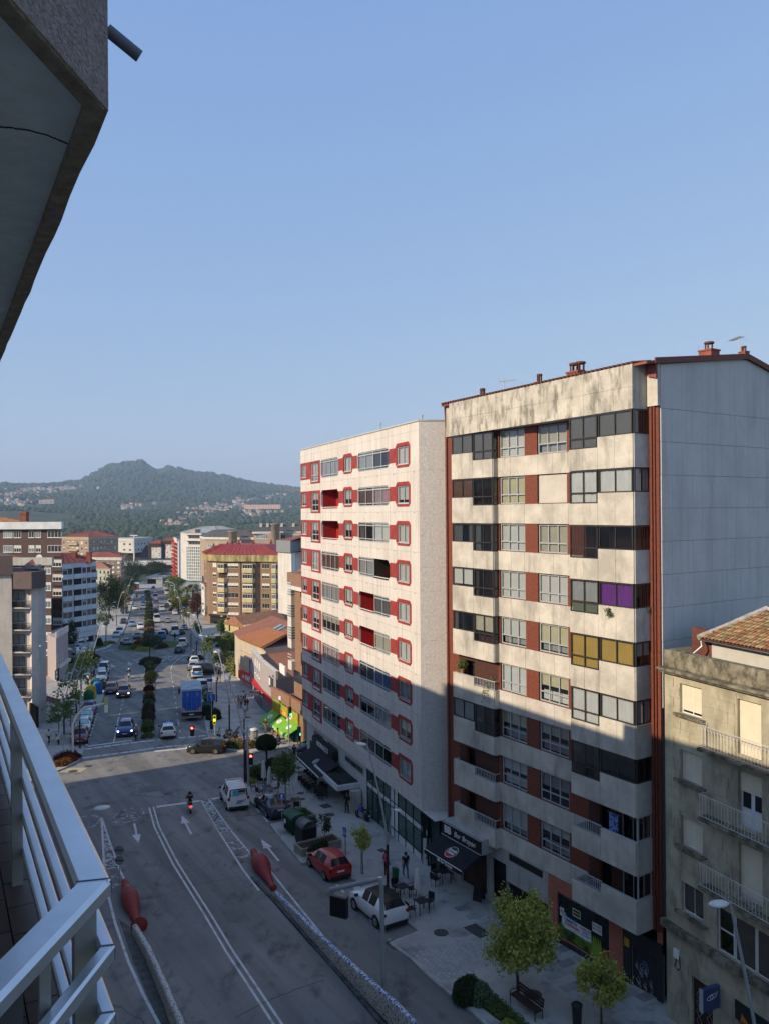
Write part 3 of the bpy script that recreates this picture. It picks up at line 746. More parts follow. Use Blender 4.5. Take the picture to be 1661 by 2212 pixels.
	for k,h in enumerate(heads):
		for(x0,x1),hz,fr,cols,tr in((A,1.25,fA,2,0),(B_,1.75,fB,2,.33),(D,1.25,fD,2,0),(Fc,1.3,fF,2,0)):
			sp=fb(fr[k])if fr[k]>.1 else('curtain',M_CURT_G,1)
			window(b,T(x0,.07,z(h-hz)),x1-x0,hz,cols,tr,M_ALU,M_GLASS,*sp,fw=.08,slat=True)
			MB().box(x0-.0,x1+.0,-.05,.07,z(h-hz)-.03,z(h-hz)-.001).build('window_sill',M_ALU_W,b)
		zc,hc=z(h-1.55),1.7
		if k in openC:
			lg=MB().add([(C_[0],.2,zc-.3),(C_[1],.2,zc-.3),(C_[1],.2,zc+hc),(C_[0],.2,zc+hc),(C_[0],1.5,zc-.3),(C_[1],1.5,zc-.3),(C_[1],1.5,zc+hc),(C_[0],1.5,zc+hc)],[(4,5,6,7),(0,4,7,3),(1,2,6,5),(3,7,6,2),(0,1,5,4)]).build('loggia',M_RED_DARK,b)
			window(lg,T(C_[0]+.9,1.42,zc-.2),1.9,hc-.05,1,0,M_ALU,M_GLASS,*(('blind',M_BLIND_B,1)if k==1 else(None,None)))
			MB().box(C_[0]+.2,C_[1]-.2,.02,.07,zc+.10,zc+.15).build('loggia_rail',M_ALU_W,lg)
		else:
			sp=[('curtain',M_CURT_G,1),None,None,('blind',M_BLIND_K,1),('curtain',M_CURT_G,1),('blind',M_BLIND_B,.45),('curtain',M_CURT_R,.6),None,None][k]
			window(b,T(C_[0],.05,zc),C_[1]-C_[0],hc,4,.86,M_ALU,M_GLASS if sp else M_GLASS_D,*(sp or(None,None,1)),fw=.09)
			MB().box(C_[0]+.3,C_[1]-.3,.03,.1,zc+.22,zc+.29).build('transom_bar',M_ALU,b)
		zc,hc=z(h-1.45),1.55
		xm=(E[0]+E[1])/2
		for side in(0,1):
			x0,x1=(E[0],xm)if side==0 else(xm,E[1])
			if(side==0 and k in openE_l)or(side==1 and k in openE_r):
				mm=M_RED_DARK if side==0 else M_BROWN_ROOM
				lg=MB().add([(x0,.2,zc-.3),(x1,.2,zc-.3),(x1,.2,zc+hc),(x0,.2,zc+hc),(x0,1.5,zc-.3),(x1,1.5,zc-.3),(x1,1.5,zc+hc),(x0,1.5,zc+hc)],[(4,5,6,7),(0,4,7,3),(1,2,6,5),(3,7,6,2),(0,1,5,4)]).build('loggia',mm,b)
				MB().box(x0+.2,x1-.1,.02,.07,zc+.14,zc+.19).build('loggia_rail',M_ALU_W,lg)
			else:
				s0=[('curtain',M_CURT_G,1),('blind',M_BLIND_K,1),None,('curtain',M_CURT_G,1),None,None,None,('blind',M_BLIND_B,.4),None][k]
				s1=[None,('curtain',M_CURT_R,1),('curtain',M_CURT_W,1),None,('blind',M_BLIND_T,1),('blind',M_BLIND_B,1),('curtain',mat('blue_curtain',(.06,.10,.28),rough=.9),1),('curtain',M_CURT_G,1),None][k]
				sp=s0 if side==0 else s1
				window(b,T(x0,.05,zc),x1-x0,hc,2,.84,M_ALU,M_GLASS if sp else M_GLASS_D,*(sp or(None,None,1)),fw=.09)
				MB().box(x0+.08,x1-.08,.03,.1,zc+.2,zc+.27).build('transom_bar',M_ALU,b)
	mb=MB()
	for h in heads:
		for x in(2.6,5.9,9.6,11.9,14.8,17.4,19.8,22.8,26.2):
			mb.box(x-.013,x+.013,-.05,0,z(h-1.95)-.02,z(h-1.95)+.02)
	tag(mb.build('cladding_pins',M_ALU_D,b),kind='stuff')
	yb=.45
	mb=MB();mb.box(0,15.9,yb,2,0,z(BOT)-.02);mb.build('ground_floor_wall',mat('pale_render',(.46,.48,.48),rough=.8,var=.06),b)
	for x0,x1 in((2.4,5.2),(6.4,9.2),(11.0,15.2)):
		window(b,T(x0,yb-.07,z(-21.65)),x1-x0,.55,3,0,M_ALU,M_GLASS_D)
	MB().box(15.9,L+1.2,yb+.25,yb+.3,0,z(BOT)-.02).build('shop_interior',mat('dim_shop',(.03,.055,.05),rough=.8,var=.3,scale=.8),b)
	M_PAN=mat('white_metal_panel',(.60,.63,.66),rough=.4,var=.05)
	zt=z(BOT)-.02
	cols=[15.95,17.1,18.25,19.4,20.55,21.3,22.0,23.3,24.6,25.9,26.9]
	rowz=[.55,1.35,2.9,3.35,zt-.04]
	for ci in range(len(cols)-1):
		for ri in range(len(rowz)-1):
			x0,x1,za,zb=cols[ci]+.03,cols[ci+1]-.03,rowz[ri]+.03,rowz[ri+1]-.03
			pan=ri==0 or ci in(4,5)or(ri==2)
			if ri==2 and ci not in(4,5):pan=True
			if ri==0 and ci in(0,1,2,3):pan=False
			piece('white_panel' if pan else 'glass_light',b,T(x0,yb+.02,za),x1-x0,.03,zb-za,M_PAN if pan else M_GLASS_GREEN)
	mb=MB()
	for x in cols:mb.box(x-.035,x+.035,yb-.02,yb+.08,.35,zt)
	for q in rowz:mb.box(cols[0],cols[-1],yb-.015,yb+.075,q-.03,q+.03)
	mb.build('shop_frame',M_BLACK,b)
	MB().box(15.9,L+.1,yb,yb+.1,0,.5).build('stone_plinth',M_CONC,b)
	for i in range(3):
		piece('white_panel',b,MC@T(.05+i*.55,.5,.5),.5,.03,2.2,M_PAN)
		piece('dark_light',b,MC@T(.05+i*.55,.5,2.75),.5,.03,zt-2.8,M_BLACK)
	MB().box(0,dl+1,.53,.7,0,zt).build('ground_floor_wall',M_BLACK,b,MC)
	MB().box(3.4,9.2,-.12,yb,z(-22.05),z(-21.35)).build('cafe_fascia',M_BLACK,b)
	text('MONACO',.66,'sign_lettering',M_WHITE,b,T(6.4,-.132,z(-21.7))@RX(R(90)),.012,spacing=1.1,bold=.012)
	z1,z2=z(-22.05),z(-22.85)
	aw=MB().add([(4.2,-.1,z1),(10.8,-.1,z1),(10.8,-1.95,z2),(4.2,-1.95,z2),(10.8,-1.95,z2-.28),(4.2,-1.95,z2-.28),(4.2,-.1,z1-.05),(10.8,-.1,z1-.05),(10.8,-1.93,z2-.05),(4.2,-1.93,z2-.05)],[(0,1,2,3),(3,2,4,5),(6,9,8,7)]).build('awning',mat('black_canvas',(.012,.013,.018)),b)
	MB().box(4.2,10.8,-2.0,-1.94,z2-.05,z2+.02).build('awning_rail',M_WHITE,aw)
	MA=T(7.6,-1.15,z1-.454+.02)@RX(math.atan2(.8,1.85))
	MB().lathe([(.36,0),(.36,.006)],20,0,MA).build('awning_logo',M_GREY,aw)
	cp=MB().prism([(8.2,yb),(14.3,yb),(14.3,-1.55),(8.2,-1.55)],z(-22.98),z(-22.55),0).build('canopy',mat('white_fascia',(.58,.60,.60),rough=.7),b)
	MB().box(8.35,14.15,-1.4,yb,z(-22.55)-.001,z(-22.55)+.012).build('canopy_felt',mat('roof_felt',(.02,.023,.021),rough=.9,var=.5,scale=1.4),cp)
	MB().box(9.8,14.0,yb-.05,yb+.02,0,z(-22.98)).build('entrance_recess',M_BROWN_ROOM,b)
	MB().box(14.4,15.0,-.5,.3,0,z(-22.98)).build('entrance_pier',M_STONE,b)
	MB().box(1.0,9.6,yb-.03,yb-.005,.25,z(-22.5)).build('cafe_front',M_BLACK,b)
	return b,Mw,z
WB,WBm,WBz=white_block()
def old_house():
	u=Vector((.396,-.918));Z0=-23.9
	O=Vector((13.0,36.5));Mw=Matrix.Translation((O.x,O.y,Z0))@RZ(math.atan2(u.y,u.x));inv=Mw.inverted()
	b=thing('old_house','old weathered ashlar house with white iron balconies and mossy tiled roof','house',(O.x,O.y,Z0),math.atan2(u.y,u.x))
	z=lambda v:v-Z0
	L,D=13.0,9.0
	win=(.95,2.25);door=(4.19,5.38)
	hs=[-7.9,-10.9,-13.9,-16.9]
	holes=[(*win,z(h-1.35),z(h))for h in hs]+[(*door,z(h-2.3),z(h))for h in hs[:3]]+[(8.0,9.2,z(h-2.3),z(h))for h in hs[:3]]
	holes+=[(3.0,6.1,z(-19.0),z(-17.1))]
	holes+=[(1.55,2.75,.15,3.0),(4.1,7.4,.5,3.1)]
	mb=MB();wall(mb,0,L,0,z(-7.3),holes,0,.28,0);mb.build('wall',M_OLD,b)
	MB().box(.02,L,.6,D,0,z(-7.5)).build('interior',M_DARK,b)
	MB().add([(0,0,0),(0,D,0),(0,D,z(-6.5)),(0,0,z(-6.5))],[(0,3,2,1)]).build('side_wall',M_OLD,b)
	def free(x0,x1,za,zb):return not any(x0<h[1]+.02 and x1>h[0]-.02 and za<h[3]+.02 and zb>h[2]-.02 for h in holes)
	cnt=0
	ch=.46
	for r_ in range(int((z(-7.35)-.1)/ch)):
		za=.1+r_*ch;x=.02;off=.35 if r_%2 else 0
		xs=[0.02];
		while xs[-1]<7.6:xs.append(xs[-1]+(.55+off if len(xs)==1 else random.choice((.62,.78,.95))))
		for i in range(len(xs)-1):
			if free(xs[i],xs[i+1],za,za+ch)and cnt<290:
				piece('stone_block',b,T(xs[i]+.004,-.022-random.uniform(0,.008),za+.004),round(xs[i+1]-xs[i],2)-.008,.03,ch-.008,M_OLD);cnt+=1
	for i in range(10):piece('parapet_stone',b,T(i*1.3,-.02-random.uniform(0,.01),z(-7.28)),1.295,.4,.78,M_MOSS)
	for i in range(10):piece('cornice_stone',b,T(i*1.3-.15,-.38,z(-7.42)),1.296,.5,.12,M_MOSS)
	for i in range(10):piece('cornice_stone',b,T(i*1.3-.1,-.26,z(-7.52)),1.296,.3,.10,M_MOSS,key='low')
	MB().box(-.1,L,-.3,.0,z(-7.5)+2.9-15.0+.1,z(-7.5)+2.9-15.0+.35).build('string_course',M_MOSS,b)if False else None
	MB().box(-.1,L,-.30,.0,z(-19.35),z(-19.05)).build('string_course',M_MOSS,b)
	MB().box(1.3,L,1.6,D,z(-7.3),z(-5.95)).build('attic_wall',mat('attic_white',(.48,.47,.43),rough=.8,var=.06),b)
	MB().box(.0,1.3,1.7,2.0,z(-7.3),z(-5.6)).build('attic_side_wall',mat('maroon_wall',(.13,.045,.035),rough=.8,var=.2),b)
	MB().box(5.4,6.4,1.56,1.6,z(-7.3),z(-6.0)).build('attic_sheet',mat('corrugated',(.30,.34,.31),rough=.7,var=.3,scale=5,stretch=(6,1,.3)),b)
	MB().box(5.25,5.4,1.55,1.62,z(-7.3),z(-6.0)).build('attic_post',M_BLACK,b)
	MB().tube([(1.0,1.25,z(-5.98)),(L,1.25,z(-6.02))],.075,8).build('gutter',M_GREY,b)
	MB().tube([(1.0,1.25,z(-6.0)),(1.1,1.2,z(-6.3)),(.75,.9,z(-6.75))],.05,8).build('rain_pipe',M_STEEL,b)
	y0,y1,za,zb=1.1,4.6,z(-5.9),z(-4.75)
	x_lo,x_hi=1.0,1.75
	rf=MB().add([(x_lo,y0,za-.06),(L,y0,za-.06),(L,y1,zb-.06),(x_hi,y1,zb-.06),(L,8.2,za-.06),(x_lo,8.2,za-.06)],[(0,1,2,3),(3,2,4,5)]).build('roof',M_ROOF_TILE,b)
	sl=math.atan2(zb-za,y1-y0);Ls=math.hypot(zb-za,y1-y0)
	mb=MB();n=5
	for i in range(n):
		t0,t1=math.pi*i/n,math.pi*(i+1)/n
		mb.add([(math.cos(t0)*.085,0,math.sin(t0)*.07),(math.cos(t1)*.085,0,math.sin(t1)*.07),(math.cos(t1)*.065,.42,math.sin(t1)*.055),(math.cos(t0)*.065,.42,math.sin(t0)*.055)],[(0,1,2,3)])
	tm=[mat('roof_tile_a',(.34,.17,.08),rough=.85,var=.3,scale=7),mat('roof_tile_b',(.42,.27,.13),rough=.85,var=.3,scale=7),mat('roof_tile_c',(.25,.12,.06),rough=.85,var=.3,scale=7),mat('roof_tile_d',(.28,.24,.11),rough=.9,var=.4,scale=9)]
	tms=[mb.mesh('roof_tile',m_)for m_ in tm]
	cnt=0;extra=MB()
	for c in range(34):
		x=1.15+c*.2
		nr=int(Ls/.34)
		for r_ in range(nr):
			t=(r_*.34)/Ls
			xx=x+random.uniform(-.015,.015)
			if xx<x_lo+(x_hi-x_lo)*t+.05:continue
			MM=T(xx,y0-.05+(y1-y0)*t,za+(zb-za)*t+.01*random.random())@RX(sl-.03)@RZ(random.uniform(-.06,.06))
			if cnt<290:put('roof_tile',random.choice(tms),rf,MM);cnt+=1
			else:
				for j in range(0,n):pass
				extra.add([tuple(v)for v in mb.v],mb.f,random.randrange(4),MM)
	if extra.v:tag(extra.build('roof_tiles',tm,rf),kind='stuff')
	mb=MB()
	pts=[(x_lo,y0,za),(x_lo+.3,(y0+y1)/2-.4,(za+zb)/2-.12),(x_hi,y1,zb+.08)]
	mb.tube(pts,.14,6);mb.build('verge_mortar',mat('old_mortar',(.36,.35,.32),rough=.9,var=.2,scale=4),rf)
	MB().tube([(x_hi,y1,zb+.05),(L,y1,zb+.02)],.12,6).build('ridge_mortar',mat('old_mortar',(.5,.48,.44)),rf)
	MB().box(4.6,5.6,5.2,6.2,z(-5.2),z(-3.6)).build('dormer',M_MOSS,b)
	window(b,T(4.75,5.14,z(-4.4)),.7,.7,1,0,M_ALU_W,M_GLASS_D)
	M_OS=mat('old_shutter',(.62,.57,.43),rough=.6,var=.06);M_DS=mat('brown_shutter',(.07,.06,.05),rough=.6,var=.12)
	for k,h in enumerate(hs):
		window(b,T(win[0],.16,z(h-1.35)),win[1]-win[0],1.35,2,0,M_ALU_W,M_GLASS,'blind',M_DS if k==3 else M_OS,.9 if k in(0,3)else 1,slat=True,back=.0 if k<3 else.0)
		for i in range(3):piece('sill_stone',b,T(win[0]-.25+i*.6,-.2,z(h-1.35)-.14),.596,.25,.13,M_MOSS)
		mb=MB();wall(mb,win[0]+.0,win[1]+.0,z(h-2.35),z(h-1.65),[(win[0]+.07,win[1]-.07,z(h-2.28),z(h-1.72))],0,.03,0,y=-.05)
		if k<3:mb.build('moulded_panel',M_OLD,b)
	M_DOORW=mat('white_door',(.60,.64,.70),rough=.5,var=.04)
	for k,h in enumerate(hs[:3]):
		for x0,x1 in(door,(8.0,9.2)):
			fr=(1.0,.36,.92)[k]
			dr=MB().box(x0,x1,.2,.24,z(h-2.3),z(h)).build('balcony_door',M_DOORW,b)
			for q in range(2):
				a=x0+.06+q*(x1-x0)/2
				MB().box(a+.04,a+(x1-x0)/2-.16,.185,.2,z(h-1.5),z(h-.85)).build('door_pane',M_BLACK,dr)
				MB().box(a+.06,a+(x1-x0)/2-.18,.19,.2,z(h-2.15),z(h-1.65)).build('door_panel',M_ALU_W,dr)
			mb=MB();H_=2.3*fr;n=int(H_/.055)
			for i in range(n):
				a=z(h)-H_*(i+1)/n;c=z(h)-H_*i/n
				mb.add([(x0+.02,.12,a),(x1-.02,.12,a),(x1-.02,.135,c-.005),(x0+.02,.135,c-.005),(x0+.02,.155,c),(x1-.02,.155,c)],[(0,1,2,3),(3,2,5,4)])
			mb.build('roller_shutter',M_OS,b)
		x0,x1=2.55,10.8;yb=-.62;zf=z(h-2.42)
		MB().box(x0,x1,yb,.0,zf-.14,zf).build('balcony_slab',M_MOSS,b);MB().box(x0+.3,x1-.3,yb+.25,.0,zf-.30,zf-.141).build('balcony_corbel',M_OLD,b)
		M_IR=mat('white_iron',(.62,.60,.55),rough=.5,var=.15,scale=5)
		mb=MB();zr=zf+1.0
		mb.tube([(x0+.05,0,zr),(x0+.05,yb+.05,zr),(x1-.05,yb+.05,zr)],.018,6);mb.tube([(x0+.05,0,zf+.08),(x0+.05,yb+.05,zf+.08),(x1-.05,yb+.05,zf+.08)],.014,6)
		rl=mb.build('railing',M_IR,b)
		kb='bal'
		if kb not in _wc:
			m2=MB();m2.tube([(0,0,0),(0,0,.86)],.010,5)
			m2.tube([(0,0,.72),(.045,0,.79),(.09,0,.86)],.007,4);m2.tube([(0,0,.72),(-.045,0,.79),(-.07,0,.86)],.007,4)
			m2.tube([(0,0,.02),(.05,0,-.06),(.09,0,.0)],.007,4)
			_wc[kb]=m2.mesh('baluster',M_IR)
		for i in range(int((x1-x0-.1)/.17)):put('baluster',_wc[kb],rl,T(x0+.1+i*.17,yb+.05,zf+.1))
		for i in range(4):put('baluster',_wc[kb],rl,T(x0+.05,yb+.1+i*.13,zf+.1)@RZ(R(90)))
		for xx in(x0+1.6,x0+2.9):
			m2=MB()
			for q in range(3):m2.tube([(xx+.10*math.cos(a)*(1-.2*q),yb+.05,zf+.28+q*.24+.1*math.sin(a))for a in[j*2*math.pi/10 for j in range(11)]],.008,4)
			m2.build('iron_scroll',M_IR,rl)
	window(b,T(3.0,.12,z(-19.0)),.85,1.9,1,.5,M_ALU_W,M_GLASS_D,'blind',M_DS,.55,slat=True)
	for i in range(2):window(b,T(3.9+i*1.1,.12,z(-19.0)),1.05,1.9,1,0,M_ALU_W,M_GLASS,'blind',M_DS,1,slat=True,back=0)
	MB().box(2.7,6.4,-.25,0,z(-19.3),z(-19.02)).build('bay_sill',M_MOSS,b)
	M_WD=mat('dark_wood',(.035,.015,.012),rough=.5,var=.3,stretch=(6,6,.5))
	dr=MB().box(1.55,2.75,.12,.18,.15,3.0).build('front_door',M_WD,b)
	M_IR2=mat('door_iron',(.40,.38,.36),rough=.5)
	for q in range(2):
		x0=1.72+q*.6;mb=MB()
		pts=[(x0,.1,.7),(x0+.3,.1,1.1),(x0,.1,1.5),(x0+.3,.1,1.9),(x0,.1,2.2),(x0+.15,.1,2.45)]
		mb.tube(pts,.012,4);mb.tube([(.3+2*x0-p[0]if False else(x0+.3-(p[0]-x0)),.1,p[2])for p in pts],.012,4)
		mb.build('door_lattice',M_IR2,dr)
	MB().box(.55,.85,-.12,-.03,3.35,3.75).build('meter_box',M_WHITE,b)
	MB().tube([(.7,-.05,3.35),(.55,-.05,2.9),(.75,-.05,2.8),(.9,-.05,3.0),(.85,-.05,3.5)],.02,5).build('cable',M_BLACK,b)
	shp=MB().box(4.1,7.4,.3,.34,.5,3.1).build('shop_window',M_GLASS_D,b)
	MB().box(4.0,7.5,-.06,-.02,2.55,3.35).build('shop_fascia',M_BLACK,b)
	for pts,mm in(([(4.9,2.6),(5.3,3.0),(5.5,2.62)],mat('poster_sky',(.15,.32,.55))),([(5.4,2.6),(6.0,3.25),(6.6,2.6)],mat('poster_black',(.02,.02,.02))),([(6.1,2.58),(6.6,3.2),(7.4,3.25),(7.4,2.6)],M_WHITE),([(4.3,2.6),(4.35,2.95),(4.75,2.65)],mat('poster_orange',(.5,.15,.02)))):
		MB().prismy(pts,-.075,-.062).build('fascia_print',mm,b)
	MB().box(4.0,7.5,.9,.95,.3,2.6).build('shop_back',M_BROWN_ROOM,b)
	for x in(4.7,5.9,6.6):
		MB().box(x,x+.5,.45,.8,.5,1.2).build('display_stand',M_GREY,b)
	return b,Mw,z
OH,OHm,OHz=old_house()
def eye_sign():
	M0=OHm@T(3.15,-.05,3.5)
	s=thing('hanging_sign','blue box sign with an eye outline hanging off the old stone house','sign',M=M0)
	MB().box(-.09,.09,-1.0,-.05,-.95,0).build('sign_box',mat('blue_sign',(.05,.07,.16),rough=.3,var=.1),s)
	MB().box(-.1,.1,-1.03,-1.0,-.97,.02).build('sign_frame',M_ALU,s)
	mb=MB()
	e=[(.097,-.52+.27*math.cos(a),-.38+.10*math.sin(a)+.05*math.cos(a))for a in[i*2*math.pi/20 for i in range(21)]]
	mb.tube(e,.012,4);mb.tube([(.097,-.52+.08*math.cos(a),-.38+.08*math.sin(a))for a in[i*2*math.pi/12 for i in range(13)]],.014,4)
	mb.tube([(.097,-.25,-.33),(.097,-.2,-.2)],.012,4)
	mb.build('eye_emblem',M_WHITE,s)
eye_sign()
def asphalt():
	m,N,L,B=_new('asphalt');B.inputs['Roughness'].default_value=.88;B.inputs['Specular IOR Level'].default_value=.25
	P=N.new('ShaderNodeNewGeometry').outputs['Position']
	def nz(scale,st,det,rot=0.0):
		mp=N.new('ShaderNodeMapping');mp.vector_type='POINT';r=N.new('ShaderNodeVectorRotate');r.rotation_type='Z_AXIS';r.inputs['Angle'].default_value=rot;L.new(P,r.inputs['Vector']);mp.inputs['Scale'].default_value=st;L.new(r.outputs[0],mp.inputs['Vector'])
		n=N.new('ShaderNodeTexNoise');n.inputs['Scale'].default_value=scale;n.inputs['Detail'].default_value=det;n.inputs['Roughness'].default_value=.6;L.new(mp.outputs[0],n.inputs['Vector']);return n.outputs['Fac']
	def ramp(f,p0,p1,a,b):
		r=N.new('ShaderNodeValToRGB');r.color_ramp.elements[0].position=p0;r.color_ramp.elements[1].position=p1;r.color_ramp.elements[0].color=(*a,1);r.color_ramp.elements[1].color=(*b,1);L.new(f,r.inputs[0]);return r.outputs[0]
	def mul(a,b):
		x=N.new('ShaderNodeMix');x.data_type='RGBA';x.blend_type='MULTIPLY';x.inputs[0].default_value=1;L.new(a,x.inputs[6]);L.new(b,x.inputs[7]);return x.outputs[2]
	g=lambda v:(v,v,v)
	col=ramp(nz(.09,(1,1,1),8),.35,.65,(.195,.190,.180),(.265,.253,.232))
	col=mul(col,ramp(nz(.62,(1,.035,1),4,R(-32.8)),.38,.60,g(.72),g(1.05)))
	col=mul(col,ramp(nz(.9,(1,.6,1),7),.30,.46,g(.55),g(1.0)))
	col=mul(col,ramp(nz(38,(1,1,1),2),.3,.7,g(.80),g(1.15)))
	v=N.new('ShaderNodeTexVoronoi');v.feature='DISTANCE_TO_EDGE';v.inputs['Scale'].default_value=.16
	wp=N.new('ShaderNodeVectorMath');wp.operation='MULTIPLY_ADD';n3=N.new('ShaderNodeTexNoise');n3.inputs['Scale'].default_value=.8;L.new(P,n3.inputs['Vector']);L.new(n3.outputs['Color'],wp.inputs[0]);wp.inputs[1].default_value=(1.6,1.6,0);L.new(P,wp.inputs[2]);L.new(wp.outputs[0],v.inputs['Vector'])
	mk=ramp(nz(.07,(1,1,1),2),.40,.47,g(0.0),g(1.0))
	ck=ramp(v.outputs['Distance'],.004,.010,g(.62),g(1.0))
	x=N.new('ShaderNodeMix');x.data_type='RGBA';x.inputs[7].default_value=(1,1,1,1);L.new(mk,x.inputs[0]);L.new(ck,x.inputs[6]);col=mul(col,x.outputs[2])
	L.new(col,B.inputs['Base Color'])
	bp=N.new('ShaderNodeBump');bp.inputs['Strength'].default_value=.3;bp.inputs['Distance'].default_value=.01;L.new(nz(60,(1,1,1),2),bp.inputs['Height']);L.new(bp.outputs[0],B.inputs['Normal'])
	_m['asphalt']=m;return m
M_ASPH=asphalt()
M_LINE=mat('road_paint',(.30,.31,.31),rough=.8,c2=(.60,.60,.58),scale=2.2,lo=.28,hi=.5,world=True)
M_LINE_W=mat('worn_road_paint',(.07,.075,.08),rough=.85,c2=(.44,.44,.43),scale=3.0,lo=.42,hi=.56,world=True)
M_PAVE=stained('pavement_slabs',(.44,.43,.40),(.11,.11,.105),s1=.35,amt=.7,streak=(.55,.55,.55),fine=(.82,1.08),thr=(.52,.68))
M_KERB=mat('kerb_stone',(.36,.355,.34),rough=.85,var=.2,scale=1.5)
M_GRASS=mat('grass',(.035,.055,.015),rough=.95,c2=(.09,.12,.03),scale=1.2,lo=.3,hi=.7)
M_SOIL=mat('soil',(.05,.035,.022),rough=.95,var=.3)
M_WET=mat('dark_joint',(.03,.03,.03),rough=.9,var=.2)
def sheet(name,pts,h,m,thick=0.0):
	"""polygon lying on the street plane at height h"""
	mb=MB()
	if thick:mb.prism([(p[0],p[1])for p in pts],lambda x,y:gz(y)+h-thick,lambda x,y:gz(y)+h)
	else:mb.add([(p[0],p[1],gz(p[1])+h)for p in pts],[tuple(range(len(pts)))])
	return mb.build(name,m)
SKY=[(-900,34),(-300,40),(0,48),(60,50),(100,52),(130,54),(160,58),(185,66),(215,83),(235,92),(262,98),(285,102),(305,103),(318,101),(330,94),(343,89),(352,91),(360,98),(368,100),(378,94),(400,86),(425,81),(455,80),(470,77),(500,73),(525,65),(560,60),(600,54),(640,49),(700,42),(900,30),(1400,25),(2600,20)]
SH=[(520,[(-900,-136),(2600,-136)]),(800,[(-900,-104),(0,-104),(300,-108),(500,-100),(2600,-90)]),(1200,[(-900,-70),(0,-66),(250,-70),(420,-68),(600,-62),(2600,-60)]),(1700,[(-900,-32),(0,-34),(150,-32),(300,-26),(420,-36),(600,-34),(2600,-34)]),(2300,[(-900,-4),(0,-4),(150,-8),(300,-12),(420,-16),(600,-14),(2600,-14)]),(3000,[(-900,16),(0,20),(150,14),(300,8),(420,6),(600,6),(2600,4)]),(3800,[(-900,30),(0,40),(150,42),(220,44),(300,46),(400,40),(500,32),(600,24),(2600,12)])]
def ip(tab,x):return float(np.interp(x,[t[0]for t in tab],[t[1]for t in tab]))
def terr(X,Y):
	D=math.hypot(X,Y)
	if Y<470 and Y>-400 and abs(X)<260:return gz(Y)-.25
	px=CX+FPX*X/max(Y,D*.25)
	roll=-(px-CX)*_s
	ups=[(d,(ip(t,px)+roll)/FPX*d)for d,t in SH]
	ups.append((5200,(ip(SKY,px)+roll)/FPX*5200));ups.append((7500,(ip(SKY,px)*.6)/FPX*7500));ups.append((12000,0))
	if D<520:
		return gz(min(max(Y,-200),520))-.25
	Ld=math.log(D)
	zz=float(np.interp(Ld,[math.log(a)for a,b in ups],[b for a,b in ups]))
	k=min(1,(D-520)/800)
	n=noise.fractal(Vector((X*.0016,Y*.0016,0)),.9,2.1,6)
	fade=1.0 if D<4300 else max(.12,1-(D-4300)/900)
	return zz+k*n*D*.006*fade+k*noise.noise(Vector((X*.011,Y*.011,3)))*D*.0012
def build_terrain():
	ds=[0,60,150,300,420,520,560]+list(np.geomspace(620,5200,130))+list(np.linspace(5300,7500,8))+[9000,12000,18000]
	angs=[R(a)for a in list(np.linspace(-180,-40,18))+list(np.linspace(-38,40,240))+list(np.linspace(42,180,18))]
	vs,fs=[],[]
	na=len(angs)
	for d in ds:
		for a in angs:
			X,Y=d*math.sin(a),d*math.cos(a)
			zz=terr(X,Y)if Y>0 else gz(0)-1-.01*d
			if d>=9000:zz=min(zz,40)
			if 0<Y<470:zz=gz(Y)-.25 if d<520 else zz
			vs.append((X,Y,zz))
	for i in range(len(ds)-1):
		for j in range(na-1):
			fs.append((i*na+j,i*na+j+1,(i+1)*na+j+1,(i+1)*na+j))
	mb=MB();mb.add(vs,fs,0,None,True)
	return tag(mb.build('terrain',mat('hill_scrub',(.020,.036,.014),rough=.95,c2=(.075,.085,.035),scale=.011,world=True,lo=.35,hi=.68,detail=9)),kind='structure')
build_terrain()
road=tag(sheet('road',[(-75,6),(60,6),(60,480),(-75,480)],0,M_ASPH),kind='structure')
asphalt_patch=[(0,0)]
def P2(*a):return[G(x,y)for x,y in a]
def PK(*a):return[G(x,y,KERB)for x,y in a]
def kerb(pts,w_=.15):
	mb=MB()
	for i in range(len(pts)-1):
		a,c=Vector(pts[i]),Vector(pts[i+1])
		d=(c-a);d.z=0;l=d.length
		if l<.05:continue
		d.normalize();q=Vector((-d.y,d.x,0))*w_*.5
		n=max(1,int(l/1.2))
		for j in range(n):
			s0=a+(c-a)*(j/n)+d*.004;s1=a+(c-a)*((j+1)/n)-d*.004
			vs=[s0-q,s1-q,s1+q,s0+q]
			mb.add([(v.x,v.y,gz(v.y)-.05)for v in vs]+[(v.x,v.y,gz(v.y)+KERB+.006)for v in vs],[(4,5,6,7),(0,1,5,4),(1,2,6,5),(2,3,7,6),(3,0,4,7)])
	return tag(tag(mb.build('kerb',M_KERB),kind='structure'))
def pavement(edge,close,name='pavement',m=None):
	pts=list(edge)+[Vector((x,y,0))for x,y in close]
	o=tag(sheet(name,pts,KERB,m or M_PAVE,.18),kind='structure')
	kerb(edge)
	return o
edge_r=PK((684,1641),(626,1645),(585,1651),(556,1658),(538,1668),(526,1682),(524,1694),(530,1710),(538.6,1725),(549.5,1738),(562,1735.5),(598,1730),(634,1772),(586,1781),(600,1800),(626,1832),(653.6,1864),(690,1858),(768,1900),(907,2012),(842.8,2036.8),(889,2071),(941,2121),(1015,2180),(1080,2240),(1160,2330),(1230,2420))
pave_r=pavement(edge_r,[(34,27),(34,45),(14,62),(0,80)])
edge_p=PK((690,1600),(643.5,1611),(600,1617),(556,1624),(510,1622),(480,1617),(462,1608),(451,1592),(437,1532),(433,1512),(448,1508),(446,1492),(462,1470),(455,1448),(428,1440),(416,1428),(424,1414),(440,1405),(475,1397),(520,1391))
pave_p=pavement(edge_p,[(40,175),(40,100),(0,86)])
